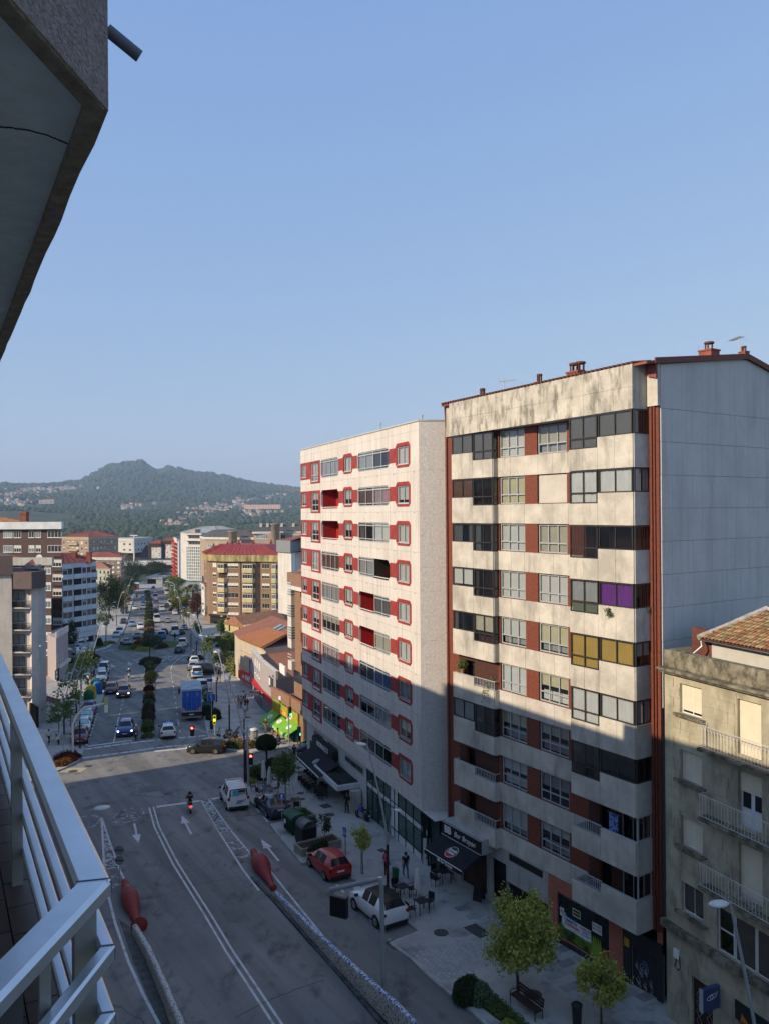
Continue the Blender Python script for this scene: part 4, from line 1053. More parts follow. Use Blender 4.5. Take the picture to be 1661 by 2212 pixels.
edge_f=PK((540,1380),(480,1384),(440,1383),(425,1376),(408,1352),(385,1318),(365,1288),(352,1268),(345,1258))
pavement(edge_f,[(10,420),(60,300),(60,190)])
edge_l=PK((60,1690),(110,1670),(128,1663),(150,1654),(168,1644),(176,1632),(181.5,1613.5),(150,1615),(160,1585),(172,1545),(184,1530),(214,1527),(228,1492),(205,1490),(214,1468),(222,1448),(238,1451),(240,1444),(232,1430),(215,1421),(190,1416),(170,1421),(140,1428),(90,1436))
pave_l=pavement(edge_l,[(-70,150),(-75,90),(-50,70)])
edge_l2=PK((95,1404),(150,1404),(178,1406),(205,1408),(232,1400),(250,1388),(262,1374),(272,1350),(281,1318),(290,1288),(298,1265),(303,1252))
pavement(edge_l2,[(-110,470),(-120,200)])
pavement([Vector((-16,-5,0)),Vector((-21,40,0)),Vector((-33,64,0))],[(-60,64),(-60,-5)])
def paving_blocks():
	o=[G(889,2071,KERB),G(950,2028,KERB)]
	a=G(880,2062,KERB);c=G(948,2126,KERB);d=(c-a);d.z=0;L_=d.length;d.normalize();q=Vector((-d.y,d.x,0))
	if q.x<0:q=-q
	mb=MB().box(0,.27,0,.172,-.02,.012)
	mats_=[mat('granite_sett_a',(.40,.395,.375),var=.12),mat('granite_sett_b',(.36,.355,.34),var=.12),mat('granite_sett_c',(.43,.425,.405),var=.12)]
	mss=[mb.mesh('paving_block',m_)for m_ in mats_]
	rest=MB();cnt=0
	ang=math.atan2(d.y,d.x)
	for j in range(26):
		for i in range(int(L_/.3)):
			p=a+d*(i*.3+(.15 if j%2 else 0))+q*(.25+j*.2)
			MM=Matrix.Translation((p.x,p.y,gz(p.y)+KERB+random.uniform(-.003,.004)))@Matrix.Rotation(TILT,4,'X')@RZ(ang)
			if cnt<290:put('paving_block',random.choice(mss),pave_r,MM);cnt+=1
			else:rest.add(mb.v,mb.f,random.randrange(3),MM)
	if rest.v:tag(rest.build('paving_blocks',mats_,pave_r),kind='stuff')
paving_blocks()
def paving_slabs():
	a=G(958,2018,KERB);d=(G(1130,2160,KERB)-G(958,2018,KERB));d.z=0;L_=d.length;d.normalize();q=Vector((-d.y,d.x,0));q=q if q.x>0 else-q
	ms=[mat('slab_%s'%k,c_,rough=.85,var=.12,scale=1.5,world=True)for k,c_ in(('a',(.34,.335,.315)),('b',(.30,.295,.28)),('c',(.37,.365,.345)),('d',(.22,.215,.205)))]
	mss=[MB().box(.006,.894,.006,.594,-.02,.010).mesh('paving_slab',m_)for m_ in ms]
	ang=math.atan2(q.y,q.x)
	for j in range(int(L_/.6)+9):
		for i in range(7):
			p=a+d*((j-3)*.6)+q*(2.2+i*.9+(.45 if j%2 else 0))
			if random.random()<.05:continue
			put('paving_slab',random.choice(mss),pave_r,Matrix.Translation((p.x,p.y,gz(p.y)+KERB+random.uniform(-.004,.002)))@Matrix.Rotation(TILT,4,'X')@RZ(ang))
paving_slabs()
def cover(px,py,rx,ry,rnd=True,m=None,par=None):
	p=G(px,py,KERB);m=m or mat('iron_cover',(.07,.068,.066),rough=.7,var=.25,scale=6)
	M0=Matrix.Translation((p.x,p.y,gz(p.y)+(KERB if par else 0)+.004))@Matrix.Rotation(TILT,4,'X')
	mb=MB()
	if rnd:mb.lathe([(rx,0),(rx,.012)],24);mb.lathe([(rx*.8,.012),(rx*.8,.018)],24)
	else:
		mb.box(-rx,rx,-ry,ry,0,.01,0,RZ(-1.0))
		for i in range(4):mb.box(-rx*.9,rx*.9,-ry*.85+i*ry*.45,-ry*.85+i*ry*.45+ry*.3,.01,.016,0,RZ(-1.0))
	tag(put('manhole_cover',mb.mesh('manhole_cover',m),par or road,M0))
for a in((952,2016,.42,.42,True),(713,1761,.4,.4,True),(725,1814,.42,.42,True),(650,1714,.3,.3,True),(653,1727,.3,.3,True),(1150,2150,.45,.45,True)):cover(*a,par=pave_r)
for a in((1031,2012,.75,.45,False),(704,1742,.5,.42,False),(645,1659,.35,.3,False),(649,1669,.42,.35,False),(825,1838,.3,.25,False)):cover(*a,par=pave_r)
for a in((613,1607,.3,.25,False),(575,1600,.35,.3,True),(560,1604,.4,.3,False),(535,1550,.4,.4,True),(600,1596,.3,.3,False)):cover(*a,par=pave_p)
MBp=G(158,1664)
put('cover_surround',MB().box(-1.1,1.1,-.8,.8,0,.003).mesh('cover_surround',mat('pale_concrete',(.42,.36,.25),var=.1)),road,Matrix.Translation((MBp.x,MBp.y,gz(MBp.y)+.003))@Matrix.Rotation(TILT,4,'X'))
cover(158,1664,.45,.45);cover(191,1653,.4,.3);cover(592,1697,.4,.4)
cover(850,2037,.5,.3,False)
def mark(name,quad,m=None,h=.006):
	mb=MB();mb.add([(p.x,p.y,gz(p.y)+h)for p in quad],[tuple(range(len(quad)))])
	return mb.build(name,m or M_LINE,road)
def strip(name,pxs,w_,m=None,h=.006,pts=None):
	pts=pts or[G(*p)for p in pxs]
	mb=MB();Ls,Rs=[],[]
	for i,p in enumerate(pts):
		d=pts[min(i+1,len(pts)-1)]-pts[max(i-1,0)];d.z=0;d.normalize();q=Vector((-d.y,d.x,0))*w_*.5
		Ls.append(p-q);Rs.append(p+q)
	for i in range(len(pts)-1):
		mb.add([(v.x,v.y,gz(v.y)+h)for v in(Ls[i],Ls[i+1],Rs[i+1],Rs[i])],[(0,1,2,3)])
	return mb.build(name,m or M_LINE,road)
dbl=[(327,1744.5),(338.5,1786),(356.4,1822),(379,1866),(408.6,1913.3),(447.7,1975),(496.6,2056.8),(548.7,2135),(599.3,2212),(640,2275)]
dp=[G(*p)for p in dbl]
for s_ in(-.17,.17):
	q=[]
	for i,p in enumerate(dp):
		d=dp[min(i+1,len(dp)-1)]-dp[max(i-1,0)];d.z=0;d.normalize();q.append(p+Vector((-d.y,d.x,0))*s_)
	strip('centre_line',None,.13,pts=q)
strip('stop_line',[(338.5,1743.8),(431.4,1730.8)],.42);strip('stop_line',[(456.8,1726.9),(480.3,1722.6)],.42)
strip('stop_line',[(190.3,1612.5),(285.6,1599.7)],.42);strip('stop_line',[(334,1623.7),(414.4,1616.5)],.42)
mark('hatched_wedge',P2((434.6,1729),(451,1727),(499.8,1796),(475.4,1801)),M_LINE_W);mark('hatched_wedge',P2((219.5,1766.6),(226,1880.7),(255,1874)),M_LINE_W)
strip('edge_line',[(451,1727),(499.8,1796),(537.5,1840),(578,1874.5),(637.7,1949),(720,2050),(800,2150)],.14)
strip('edge_line',[(434.6,1729),(475.4,1801),(526,1880.7),(560,1925)],.14)
strip('edge_line',[(219.5,1766.6),(224,1850),(227.6,1910),(249,1995),(278,2079.6),(310,2150),(343,2212),(375,2270)],.15)
strip('edge_line',[(220,1767),(240,1828),(258,1878),(276,1916)],.13)
for(x0,y0),(xm,ym),(x1,y1)in(((489.5,1817.5),(503,1822),(515,1816)),((498.5,1832),(512,1837),(526,1829)),((508,1849),(525,1853),(541,1846)),((235,1900),(249,1893),(264,1895)),((238,1920),(250,1912),(260,1912))):
	strip('chevron',[(x0,y0),(xm,ym),(x1,y1)],.38,M_LINE_W)
def arrow(tail,tip,turn=0,w_=.16,hw=.42,frac=.42):
	a,c=G(*tail),G(*tip);d=c-a;L_=d.length;d.z=0;d.normalize();q=Vector((-d.y,d.x,0));n=a+(c-a)*(1-frac)
	mark('lane_arrow',[a-q*w_*.5,n-q*w_*.5,n-q*hw*.5*1.6,c,n+q*hw*.5*1.6,n+q*w_*.5,a+q*w_*.5])
arrow((290.2,1779.7),(299.4,1822));arrow((413.5,1802.5),(393,1762.7));arrow((602.5,1861),(564,1813));arrow((240.5,1436),(246.5,1441.5),0,.3,.7);arrow((277,1431),(283,1437),0,.3,.7)
for cx_,cy_,rr in((278,1761.8,1.15),(180,1779,1.15)):
	c=G(cx_,cy_)
	strip('speed_circle',None,.15,M_LINE_W,pts=[c+Vector((rr*math.cos(t),rr*1.5*math.sin(t),0))for t in[i*2*math.pi/28 for i in range(29)]])
c=G(278,1762)
t3=text('30',1.3,'speed_figure',M_LINE_W,road,Matrix.Translation((c.x,c.y,gz(c.y)+.006))@Matrix.Rotation(TILT,4,'X')@RZ(math.pi+.25)@Matrix.Diagonal((1,1.6,1,1)),.0005)
def dash_row(pts,n,w_=.45,l_=.5):
	ps=[G(*p)for p in pts]
	tot=[0]
	for i in range(len(ps)-1):tot.append(tot[-1]+(ps[i+1]-ps[i]).length)
	for k in range(n):
		t=tot[-1]*k/(n-1);i=max(j for j in range(len(tot))if tot[j]<=t+1e-6);i=min(i,len(ps)-2)
		p=ps[i].lerp(ps[i+1],(t-tot[i])/(tot[i+1]-tot[i]));d=(ps[i+1]-ps[i]);d.z=0;d.normalize();q=Vector((-d.y,d.x,0))
		mark('crossing_dash',[p-d*.42-q*.24,p+d*.42-q*.24,p+d*.42+q*.24,p-d*.42+q*.24])
dash_row([(192.3,1618),(245,1610.6),(309,1602.3)],7);dash_row([(187,1637),(248,1629),(307.8,1620.6)],7)
dash_row([(327,1600.5),(384,1594.7),(437,1590.3)],6);dash_row([(326,1617.5),(366,1613),(424,1609)],6)
def dashes(pts,l_,gap,w_=.12,name='lane_dash'):
	ps=[G(*p)for p in pts];tot=0
	for i in range(len(ps)-1):
		a,c=ps[i],ps[i+1];d=c-a;L_=d.length;d.normalize();t=0
		while t<L_-.3:
			strip(name,None,w_,pts=[a+d*t,a+d*min(t+l_,L_)]);t+=l_+gap
strip('lane_line',[(245.5,1605),(257,1549)],.13)
dashes([(258,1545),(266,1512),(275,1474),(280,1452)],1.2,1.8)
dashes([(390,1583),(385,1560),(380.5,1521),(375,1485),(371,1462),(369,1447)],1.4,2.6)
strip('lane_line',[(369,1447),(372,1437),(387,1423),(410,1411)],.13)
dashes([(187,1612),(200,1575),(212.4,1539.7)],.7,.9,.14);dashes([(218,1520),(235,1470)],.7,.9,.14)
dashes([(408,1445),(406,1462),(413,1472)],.7,.9,.14)
dashes([(552,1745),(585,1783)],1.3,1.2,.14,'bay_dash');dashes([(668,1850),(845,2035)],1.3,1.3,.14,'bay_dash')
mark('bay_hatch',P2((762,1918),(778,1914),(793,1931),(776,1936)),M_LINE)
strip('bay_line',[(756,1946),(795,1935)],.13)
mark('blue_bay_mark',P2((700,1893),(712,1890),(722,1903),(706,1907)),mat('blue_road_paint',(.03,.12,.22),c2=(.06,.065,.07),lo=.4,hi=.6,scale=4))
for y in(368,398):pass
for cx_,cy_ in((372,1425),(403.5,1425.6),(231,1398)):
	a,c_,e=G(cx_-7,cy_-1.5),G(cx_+7,cy_-2.5),G(cx_-5,cy_+3)
	strip('give_way_triangle',None,.18,pts=[a,c_,e,a])
dash_row([(330,1421),(375,1418),(432,1414)],9);dash_row([(225,1408),(250,1403),(276,1397)],7)
strip('splitter_line',[(287,1424),(300,1433),(311,1442),(314,1450)],.15);strip('splitter_line',[(366,1419),(350,1430),(337,1440),(335,1450)],.15)
for i in range(3):
	strip('splitter_hatch',[(294+i*5,1426+i*4),(318,1420+i*3.4)],.3);strip('splitter_hatch',[(361-i*6,1420+i*4.2),(338,1423+i*3)],.3)
dash_row([(246,1355),(290,1350),(313,1348)],8);dash_row([(330,1348),(372,1348),(400,1347)],8);dash_row([(283,1293),(300,1292.5),(318,1292)],8);dash_row([(344,1291),(362,1291),(372,1290.5)],6)
dashes([(277,1398),(295,1345),(302,1317),(311,1275)],2.5,5,.15);dashes([(360,1380),(353,1350),(345,1310),(339,1280)],2.5,5,.15)
M_MOS=mat('broken_tile_mosaic',(.045,.045,.05),rough=.35,c2=(.55,.54,.50),scale=15,lo=.40,hi=.46,detail=1,stretch=(1,1,.6))
M_MOS_B=mat('blue_tile_mosaic',(.04,.09,.30),rough=.3,c2=(.60,.60,.60),scale=9,lo=.45,hi=.52,detail=1)
def parapet(pts,h0,h1,w_,name,label,cap):
	t=thing(name,label,'wall',pts[0])
	L_=[0]
	for i in range(len(pts)-1):L_.append(L_[-1]+(pts[i+1]-pts[i]).length)
	body=MB();top=MB();vs=[];tv=[];n=len(pts);nn=7
	for i,p in enumerate(pts):
		d=pts[min(i+1,n-1)]-pts[max(i-1,0)];d.z=0;d.normalize();q=Vector((-d.y,d.x,0))*w_*.5
		hh=h0+(h1-h0)*L_[i]/L_[-1];p=p-pts[0]
		zb=gz(pts[i].y)-pts[0].z
		vs+=[(p.x-q.x,p.y-q.y,zb-.3),(p.x+q.x,p.y+q.y,zb-.3),(p.x+q.x,p.y+q.y,zb+hh),(p.x-q.x,p.y-q.y,zb+hh)]
		for k in range(nn):
			a=math.pi*k/(nn-1);tv.append((p.x+q.x*1.02*math.cos(a),p.y+q.y*1.02*math.cos(a),zb+hh+w_*.42*math.sin(a)))
	fs=[(0,3,2,1),((n-1)*4,(n-1)*4+1,(n-1)*4+2,(n-1)*4+3)]
	for i in range(n-1):
		a,c=i*4,i*4+4;fs+=[(a,a+3,c+3,c),(a+1,c+1,c+2,a+2)]
	body.add(vs,fs);body.build('mosaic_body',M_MOS,t)
	fs=[tuple(range(nn)),tuple(range((n-1)*nn,n*nn))[::-1]]
	for i in range(n-1):
		for k in range(nn-1):fs.append((i*nn+k,i*nn+k+1,(i+1)*nn+k+1,(i+1)*nn+k))
	top.add(tv,fs,0,None,True);top.build('rounded_coping',cap,t)
	return t
def wobble(a):
	o=[]
	for i in range(len(a)-1):
		p,q=G(*a[i]),G(*a[i+1])
		for j in range(6):o.append(p.lerp(q,j/6)+Vector((random.uniform(-.025,.025),0,0)))
	o.append(G(*a[-1]));return o
parapet(wobble([(597,1938),(640,1989),(700,2058),(760,2122),(840,2207),(900,2275)]),.30,1.25,.26,'mosaic_wall','long parapet of broken tile mosaic with blue and white coping',M_MOS_B)
parapet(wobble([(291,2016),(318,2066),(340,2118),(380,2222),(404,2290)]),.40,.95,.30,'mosaic_wall','rounded pale mosaic parapet behind the left red sculpture',M_MOS)
kp=[G(*p)for p in[(544,1897),(600,1955),(668,2033),(740,2115),(803,2189),(850,2245)]]
mbk=MB()
for i in range(len(kp)-1):
	a,c=kp[i],kp[i+1];d=(c-a);d.z=0;L_=d.length;d.normalize();q=Vector((-d.y,d.x,0))*.1
	n=int(L_/1.0)
	for j in range(n):
		s0,s1=a+d*(j*L_/n+.02),a+d*((j+1)*L_/n-.02)
		mbk.add([(v.x,v.y,gz(v.y)-.02)for v in(s0-q,s1-q,s1+q,s0+q)]+[(v.x,v.y,gz(v.y)+.11)for v in(s0-q,s1-q,s1+q,s0+q)],[(4,5,6,7),(0,1,5,4),(1,2,6,5),(2,3,7,6),(3,0,4,7)])
tag(mbk.build('kerb',mat('dirty_kerb',(.13,.12,.11),c2=(.045,.045,.045),scale=1.4)),kind='structure')
tag(sheet('gutter',P2((548,1897),(592,1938),(700,2066),(838,2210),(860,2240),(815,2195),(668,2040),(600,1962)),.004,mat('wet_gutter',(.018,.018,.02),rough=.5,var=.3)),kind='structure')
tag(sheet('gutter',P2((256,1985),(290,2010),(322,2080),(372,2212),(400,2280),(372,2280),(335,2190),(290,2085)),.004,mat('gutter_concrete',(.10,.10,.09),rough=.9,var=.3)),kind='structure')
strip('tar_joint',[(440,2037-1),(470,2003),(530,2000)],.06,M_WET)if False else None
def crackline(a,w_):
	o=[]
	for i in range(len(a)-1):
		for j in range(10):o.append((a[i][0]+(a[i+1][0]-a[i][0])*j/10+random.uniform(-1.2,1.2),a[i][1]+(a[i+1][1]-a[i][1])*j/10+random.uniform(-1.0,1.0)))
	strip('tar_joint',o,w_,mat('tar',(.06,.06,.06),rough=.8,var=.3))
crackline([(413,1914),(470,1903),(526,1894)],.05);crackline([(300,1945),(350,1936),(405,1918)],.04);crackline([(700,2118),(640,2138),(575,2165),(500,2205)],.05)
def tyre_wear():
	m,N,L,B=_new('tyre_polish')
	return m
M_WORN=mat('worn_asphalt',(.12,.12,.115),rough=.8,c2=(.19,.185,.175),scale=.5,world=True,lo=.35,hi=.65,stretch=(1,.5,1))
mark('asphalt_patch',P2((470,1960),(520,1955),(545,1990),(494,1997)),M_WORN,.003);mark('asphalt_patch',P2((300,1700),(352,1694),(356,1708),(302,1715)),M_WORN,.003);mark('asphalt_patch',P2((640,1985),(660,1981),(690,2016),(668,2021)),M_WORN,.003)
strip('oil_stain',[(392,1768),(398,1778),(404,1790)],.5,M_WORN,.004);strip('oil_stain',[(515,1765),(522,1775)],.6,M_WORN,.004)
def island(name,pts,soil):
	t=sheet(name,pts,.14,soil,.18);tag(t,kind='structure');kerb(list(pts)+[pts[0]],.14);return t
island('planting_bed',P2((309,1594),(318,1598),(329,1594),(331,1560),(332,1500),(333,1450),(346,1436),(352,1424),(338,1420),(312,1420),(303,1428),(314,1445),(312,1500),(309,1560)),M_SOIL)
island('planting_bed',P2((316,1372),(329,1372),(327,1320),(319,1276),(317,1276),(315,1320)),M_SOIL)
rc=G(325,1396);
island('roundabout',[rc+Vector((6.6*math.cos(t),8.5*math.sin(t),0))for t in[i*2*math.pi/30 for i in range(30)]],M_GRASS)
island('planting_bed',P2((488,1613),(515,1618),(545,1617),(556,1612),(545,1604),(512,1602),(492,1606)),M_SOIL)
island('planting_bed',P2((528,1690),(540,1699),(560,1690),(600,1668),(606,1655),(585,1652),(556,1660),(538,1671),(528,1683)),M_GRASS)
island('planting_bed',P2((118,1662),(140,1655),(160,1645),(168,1636),(164,1626),(140,1628),(115,1640)),M_SOIL)
island('planting_bed',P2((985,2130),(1035,2180),(1100,2230),(1160,2290),(1190,2270),(1130,2215),(1070,2160),(1020,2115)),M_GRASS)
island('grass_strip',P2((205,1405),(230,1398),(247,1386),(228,1386),(208,1394)),M_GRASS)
island('grass_strip',P2((150,1422),(190,1415),(176,1407),(140,1410)),M_GRASS)if False else None
island('grass_strip',P2((105,1440),(160,1432),(190,1424),(220,1428),(205,1440),(120,1452)),M_GRASS)
island('grass_strip',P2((490,1392),(440,1383),(490,1375),(560,1380)),M_GRASS)
def tunnel():
	p=G(320,1262);z0=p.z
	t=thing('tunnel_portal','low concrete deck with dark tunnel mouth at the far end of the avenue','tunnel',(p.x,p.y,z0))
	k=p.y/FPX
	MB().box(-12*k,32*k,-1,40,2.9,3.6).build('deck',M_PAVE,t);MB().box(-1*k,18*k,0,.5,0,2.9).build('tunnel_mouth',mat('tunnel_dark',(.008,.008,.008),rough=1),t)
	MB().box(18*k,32*k,-.5,.5,0,2.9).build('side_wall',M_PAVE,t);MB().box(-12*k,-1*k,-.5,.5,0,2.9).build('side_wall',M_PAVE,t)
tunnel()
M_BRICK_B=brick('brown_brick',(.115,.066,.060),(.090,.050,.047),(.10,.075,.068),row=.09,bw=.26)
M_BRICK_O=brick('tan_brick',(.27,.155,.09),(.21,.115,.066),(.26,.21,.16),row=.08,bw=.26)
M_BRICK_F=brick('orange_brick',(.30,.165,.09),(.22,.115,.062),(.25,.19,.14),row=.08,bw=.26)
M_CREAM=stained('cream_render',(.56,.47,.26),(.20,.17,.07),amt=.35,streak=(1.5,1.5,.2))
M_CREAM_D=stained('mossy_cream',(.50,.42,.20),(.10,.09,.03),amt=.85,streak=(.8,.8,.16),thr=(.42,.6))
M_PALE=stained('pale_grey_render',(.62,.60,.56),(.30,.28,.26),amt=.3)
M_BLUEWH=stained('white_blue_render',(.68,.72,.74),(.34,.38,.40),amt=.3,streak=(.8,.8,.2))
M_BEIGE=stained('beige_render',(.48,.38,.26),(.30,.24,.18),amt=.25)
M_BAND=mat('brown_fascia',(.125,.095,.088),rough=.8,var=.1)
M_PINK=mat('pink_grey_cladding',(.36,.285,.225),rough=.8,var=.08,scale=.6)
M_ROOF_ORANGE=mat('orange_roof',(.30,.145,.085),rough=.8,var=.2,scale=1.2)
M_ROOF_RUST=mat('rust_sheet_roof',(.25,.105,.062),rough=.7,var=.1,scale=.8)
M_SLATE=mat('slate_roof',(.085,.085,.08),rough=.8,var=.2,scale=.8)
M_SHEET=mat('grey_sheet_roof',(.34,.36,.36),rough=.6,var=.08,scale=.6)
M_GL_OP=mat('dark_reflecting_glass',(.035,.042,.048),rough=.08,var=.4,scale=.35,world=True,spec=.9)
M_GL_SKY=mat('pale_reflecting_glass',(.22,.26,.27),rough=.1,var=.35,scale=.4,world=True,spec=.8)
def sw(parent,M,w_,h_,cols=2,bf=0.0,fm=None,gm=None,bm=None,trans=False,fw=.07):
	"""small window seen from afar: frame, glass and blind in one mesh"""
	fm,gm,bm=fm or M_ALU_W,gm or M_GL_OP,bm or M_BLIND_W
	k=('sw',round(w_,2),round(h_,2),cols,round(bf,1),fm.name,gm.name,bm.name,trans)
	if k not in _wc:
		mb=MB()
		mb.box(0,w_,-.06,.02,0,fw);mb.box(0,w_,-.06,.02,h_-fw,h_);mb.box(0,fw,-.06,.02,fw,h_-fw);mb.box(w_-fw,w_,-.06,.02,fw,h_-fw)
		for i in range(1,cols):mb.box(w_*i/cols-fw*.4,w_*i/cols+fw*.4,-.05,.02,fw,h_-fw)
		if trans:mb.box(fw,w_-fw,-.05,.02,h_*.3-.03,h_*.3+.03)
		mb.add([(fw,-.012,fw),(w_-fw,-.012,fw),(w_-fw,-.012,h_-fw),(fw,-.012,h_-fw)],[(0,1,2,3)],1)
		if bf>.05:mb.add([(fw,-.025,h_-fw-(h_-2*fw)*bf),(w_-fw,-.025,h_-fw-(h_-2*fw)*bf),(w_-fw,-.025,h_-fw),(fw,-.025,h_-fw)],[(0,1,2,3)],2)
		mb.box(-.05,w_+.05,-.12,.0,-.07,0,0)
		_wc[k]=mb.mesh('window',[fm,gm,bm])
	return put('window',_wc[k],parent,M)
class Shell:
	"""a building given by the plan points of its visible faces (pixel column, distance), heights in world z"""
	def __init__(s,name,label,cat,pts,zt,zb,depth,wm,group=None,roof=None,rm=None,over=.4,rh=2.0,fascia=0,fm=None,back=None):
		P=[Vector(((px-CX)/FPX*Y,Y,0))if not isinstance(px,Vector)else px for px,Y in pts]if not isinstance(pts[0],Vector)else pts
		s.P=P;s.o=Vector((P[0].x,P[0].y,zb));s.zb=zb;s.zt=zt
		s.t=thing(name,label,cat,s.o,0,group)
		d=(P[-1]-P[0]).normalized();n=Vector((-d.y,d.x,0))
		if n.y<0:n=-n
		if back is not None:n=Vector((back[0],back[1],0)).normalized()
		s.n=n
		foot=[p-s.o for p in P]+[P[-1]+n*depth-s.o,P[0]+n*depth-s.o]
		s.foot=[(p.x,p.y)for p in foot]
		H=zt-zb;s.H=H
		MB().prism(s.foot,0,H).build('wall',wm,s.t)
		c=Vector((sum(p[0]for p in s.foot)/len(s.foot),sum(p[1]for p in s.foot)/len(s.foot)))
		s.c=c
		def grow(k):return[tuple(c+(Vector(p)-c)+(Vector(p)-c).normalized()*k)for p in s.foot]
		if fascia:MB().prism(grow(over*.8),H-fascia,H).build('fascia',fm or wm,s.t)
		s.roof=None
		if roof=='hip':
			g=grow(over);m=len(g)
			top=[tuple(c+(Vector(p)-c)*.30)for p in g]
			mb=MB();vs=[(p[0],p[1],H+.02)for p in g]+[(p[0],p[1],H+rh)for p in top]
			mb.add(vs,[tuple(range(m,2*m)),tuple(range(m))[::-1]]+[(i,(i+1)%m,(i+1)%m+m,i+m)for i in range(m)])
			s.roof=mb.build('roof',rm,s.t)
			for i in range(m-2):
				a,b_=Vector(vs[i]),Vector(vs[i+1]);c0,c1=Vector(vs[i+m]),Vector(vs[i+1+m])
				q=max(2,int((b_-a).length/1.6));mb=MB()
				for j in range(q+1):mb.bar(a.lerp(b_,j/q)+Vector((0,0,.04)),c0.lerp(c1,j/q)+Vector((0,0,.04)),.08,.08)
				tag(mb.build('roof_seams',rm,s.roof),kind='stuff')
		elif roof=='flat':
			s.roof=MB().prism(grow(.15),H,H+.25).build('roof',rm or wm,s.t)
	def face(s,i):
		a,b_=s.P[i]-s.o,s.P[i+1]-s.o
		return Matrix.Translation((a.x,a.y,0))@RZ(math.atan2(b_.y-a.y,b_.x-a.x)),(b_-a).xy.length
	def z(s,v):return v-s.zb
	def chimney(s,x,y,w_=.7,h_=1.4,m=None,base=0):
		mb=MB();mb.box(x-w_/2,x+w_/2,y-w_/2,y+w_/2,s.H-.3+base,s.H+h_+base);mb.box(x-w_*.6,x+w_*.6,y-w_*.6,y+w_*.6,s.H+h_*.85+base,s.H+h_*.92+base)
		mb.build('chimney',m or M_ROOF_RED,s.roof or s.t)
def zat(px,py,Y):return at(px,py,Y).z
def left_beige():
	g=gz(97)-.3
	s=Shell('apartment_building','beige apartment block with dark brown roof band and curved metal balconies at left','building',[(-260,93.5),(24,96.6),(24.5,97.5),(62,97.5),(66,96.9),(88,98.2),(91,101)],zat(24,1241,95),g,9,stained('beige_rough_render',(.64,.61,.55),(.25,.23,.2),amt=.3),roof=None,back=(-.52,.85))
	H=s.H
	P=[p-s.o for p in s.P]
	MB().prism([(P[0].x,P[0].y-.3),(P[1].x+.3,P[1].y-.3),(P[1].x-4.6,P[1].y+8),(P[0].x-4.6,P[0].y+8)],H-.1,s.z(zat(24,1202,95))).build('roof_band',M_BAND,s.t)
	zb2,zt2=s.z(zat(60,1270,97.5)),s.z(zat(60,1234,97.5))
	MB().prism([(P[1].x+.32,P[2].y-1.2),(P[4].x+.6,P[4].y-1.2),(P[5].x+.5,P[5].y+.2),(P[5].x+.6-4.2,P[5].y+7),(P[1].x+.32-4.2,P[2].y+7)],zb2,zt2).build('roof_band',M_BAND,s.t)
	rr=MB().add([(P[1].x+.4,P[2].y-.6,zt2+.02),(P[5].x-.4,P[5].y+.3,zt2+.02),(P[5].x-3.0,P[5].y+4,zt2+1.0),(P[1].x+.4,P[2].y+4,zt2+1.3)],[(0,1,2,3)]).build('roof',M_ROOF_RED,s.t)
	MB().box(P[1].x+1.0,P[1].x+2.6,P[2].y+.5,P[2].y+1.6,zt2+.2,zt2+.75).build('skylight',M_GL_SKY,rr)
	M2,w2=s.face(2);
	ph=47.7/FPX*97.5
	for k in range(6):
		zh=s.z(zat(40,1275.5,97.5))-k*ph
		window(s.t,M2@T(.08,-.05,zh-1.15),1.5,1.15,2,0,M_ALU_D,M_GLASS,'curtain' if k%2 else 'blind',M_CURT_G if k%2 else M_BLIND_B,.6,back=.045)
		mb=MB();zr=zh-1.25
		pts=[(.05,-.45,0),(1.45,-.55,0),(1.75,-.8,0),(2.45,-.8,0),(2.6,-.1,0)]
		for dz in(0,-.25,-.5,-.75):mb.tube([(p[0],p[1],zr+dz)for p in pts],.025,5)
		for i in range(18):
			t=i/17*4;a=int(min(t,3.999));f=t-a
			p=Vector(pts[a]).lerp(Vector(pts[a+1]),f);mb.box(p.x-.012,p.x+.012,p.y-.012,p.y+.012,zr-.8,zr)
		mb.build('balcony_railing',M_BLACK,s.t,M2)
		MB().box(.0,2.6,-.75,.0,zr-.95,zr-.8).build('balcony_slab',M_PALE,s.t,M2)
		MB().add([(.1,-.40,zr-.8),(1.9,-.60,zr-.8),(1.9,-.60,zr-.1),(.1,-.40,zr-.1)],[(0,1,2,3)]).build('balcony_screen',M_GLASS_D,s.t,M2)
	MB().box(-.25,.0,-.5,.3,0,s.z(zat(88,1270,98))).build('pilaster',M_PALE,s.t,s.face(5)[0])
	MB().lathe([(.02,.1),(.16,.06),(.16,0),(.08,-.14)],10).build('camera_dome',M_WHITE,s.t,s.face(4)[0]@T(.9,-.45,s.z(zat(80,1397,97))))
	MB().bar((0,0,.1),(0,.5,.1),.05,.05).build('camera_arm',M_WHITE,s.t,s.face(4)[0]@T(.9,-.45,s.z(zat(80,1397,97))))
	MB().box(.5,3.5,-.25,.0,0,3.0).build('shop_front',M_DARK,s.t,s.face(3)[0]);
	aw=MB().add([(0,0,0),(3.2,0,0),(3.2,-1.6,-.7),(0,-1.6,-.7)],[(0,1,2,3)]).build('awning',mat('brown_canvas',(.10,.03,.025)),s.t,s.face(5)[0]@T(-1.5,-.5,3.2))
left_beige()
def left_occluder():  # unseen block, placed so that its shadow bounds the sunlit strip on the junction
	p=Vector((-43.04,72.79,0));d=Vector((-.50,.866,0));n=Vector((-.866,-.5,0))
	a=[p,p+d*16]
	c=MB();f=[p,p+n*14,p+n*14+d*20,p+d*20]
	t=thing('apartment_building','plain unseen shade-casting block beyond the left edge of the picture','building',(p.x,p.y,gz(p.y)-1))
	MB().prism([(q.x-p.x,q.y-p.y)for q in f],0,22).build('wall',M_PALE,t)
left_occluder()
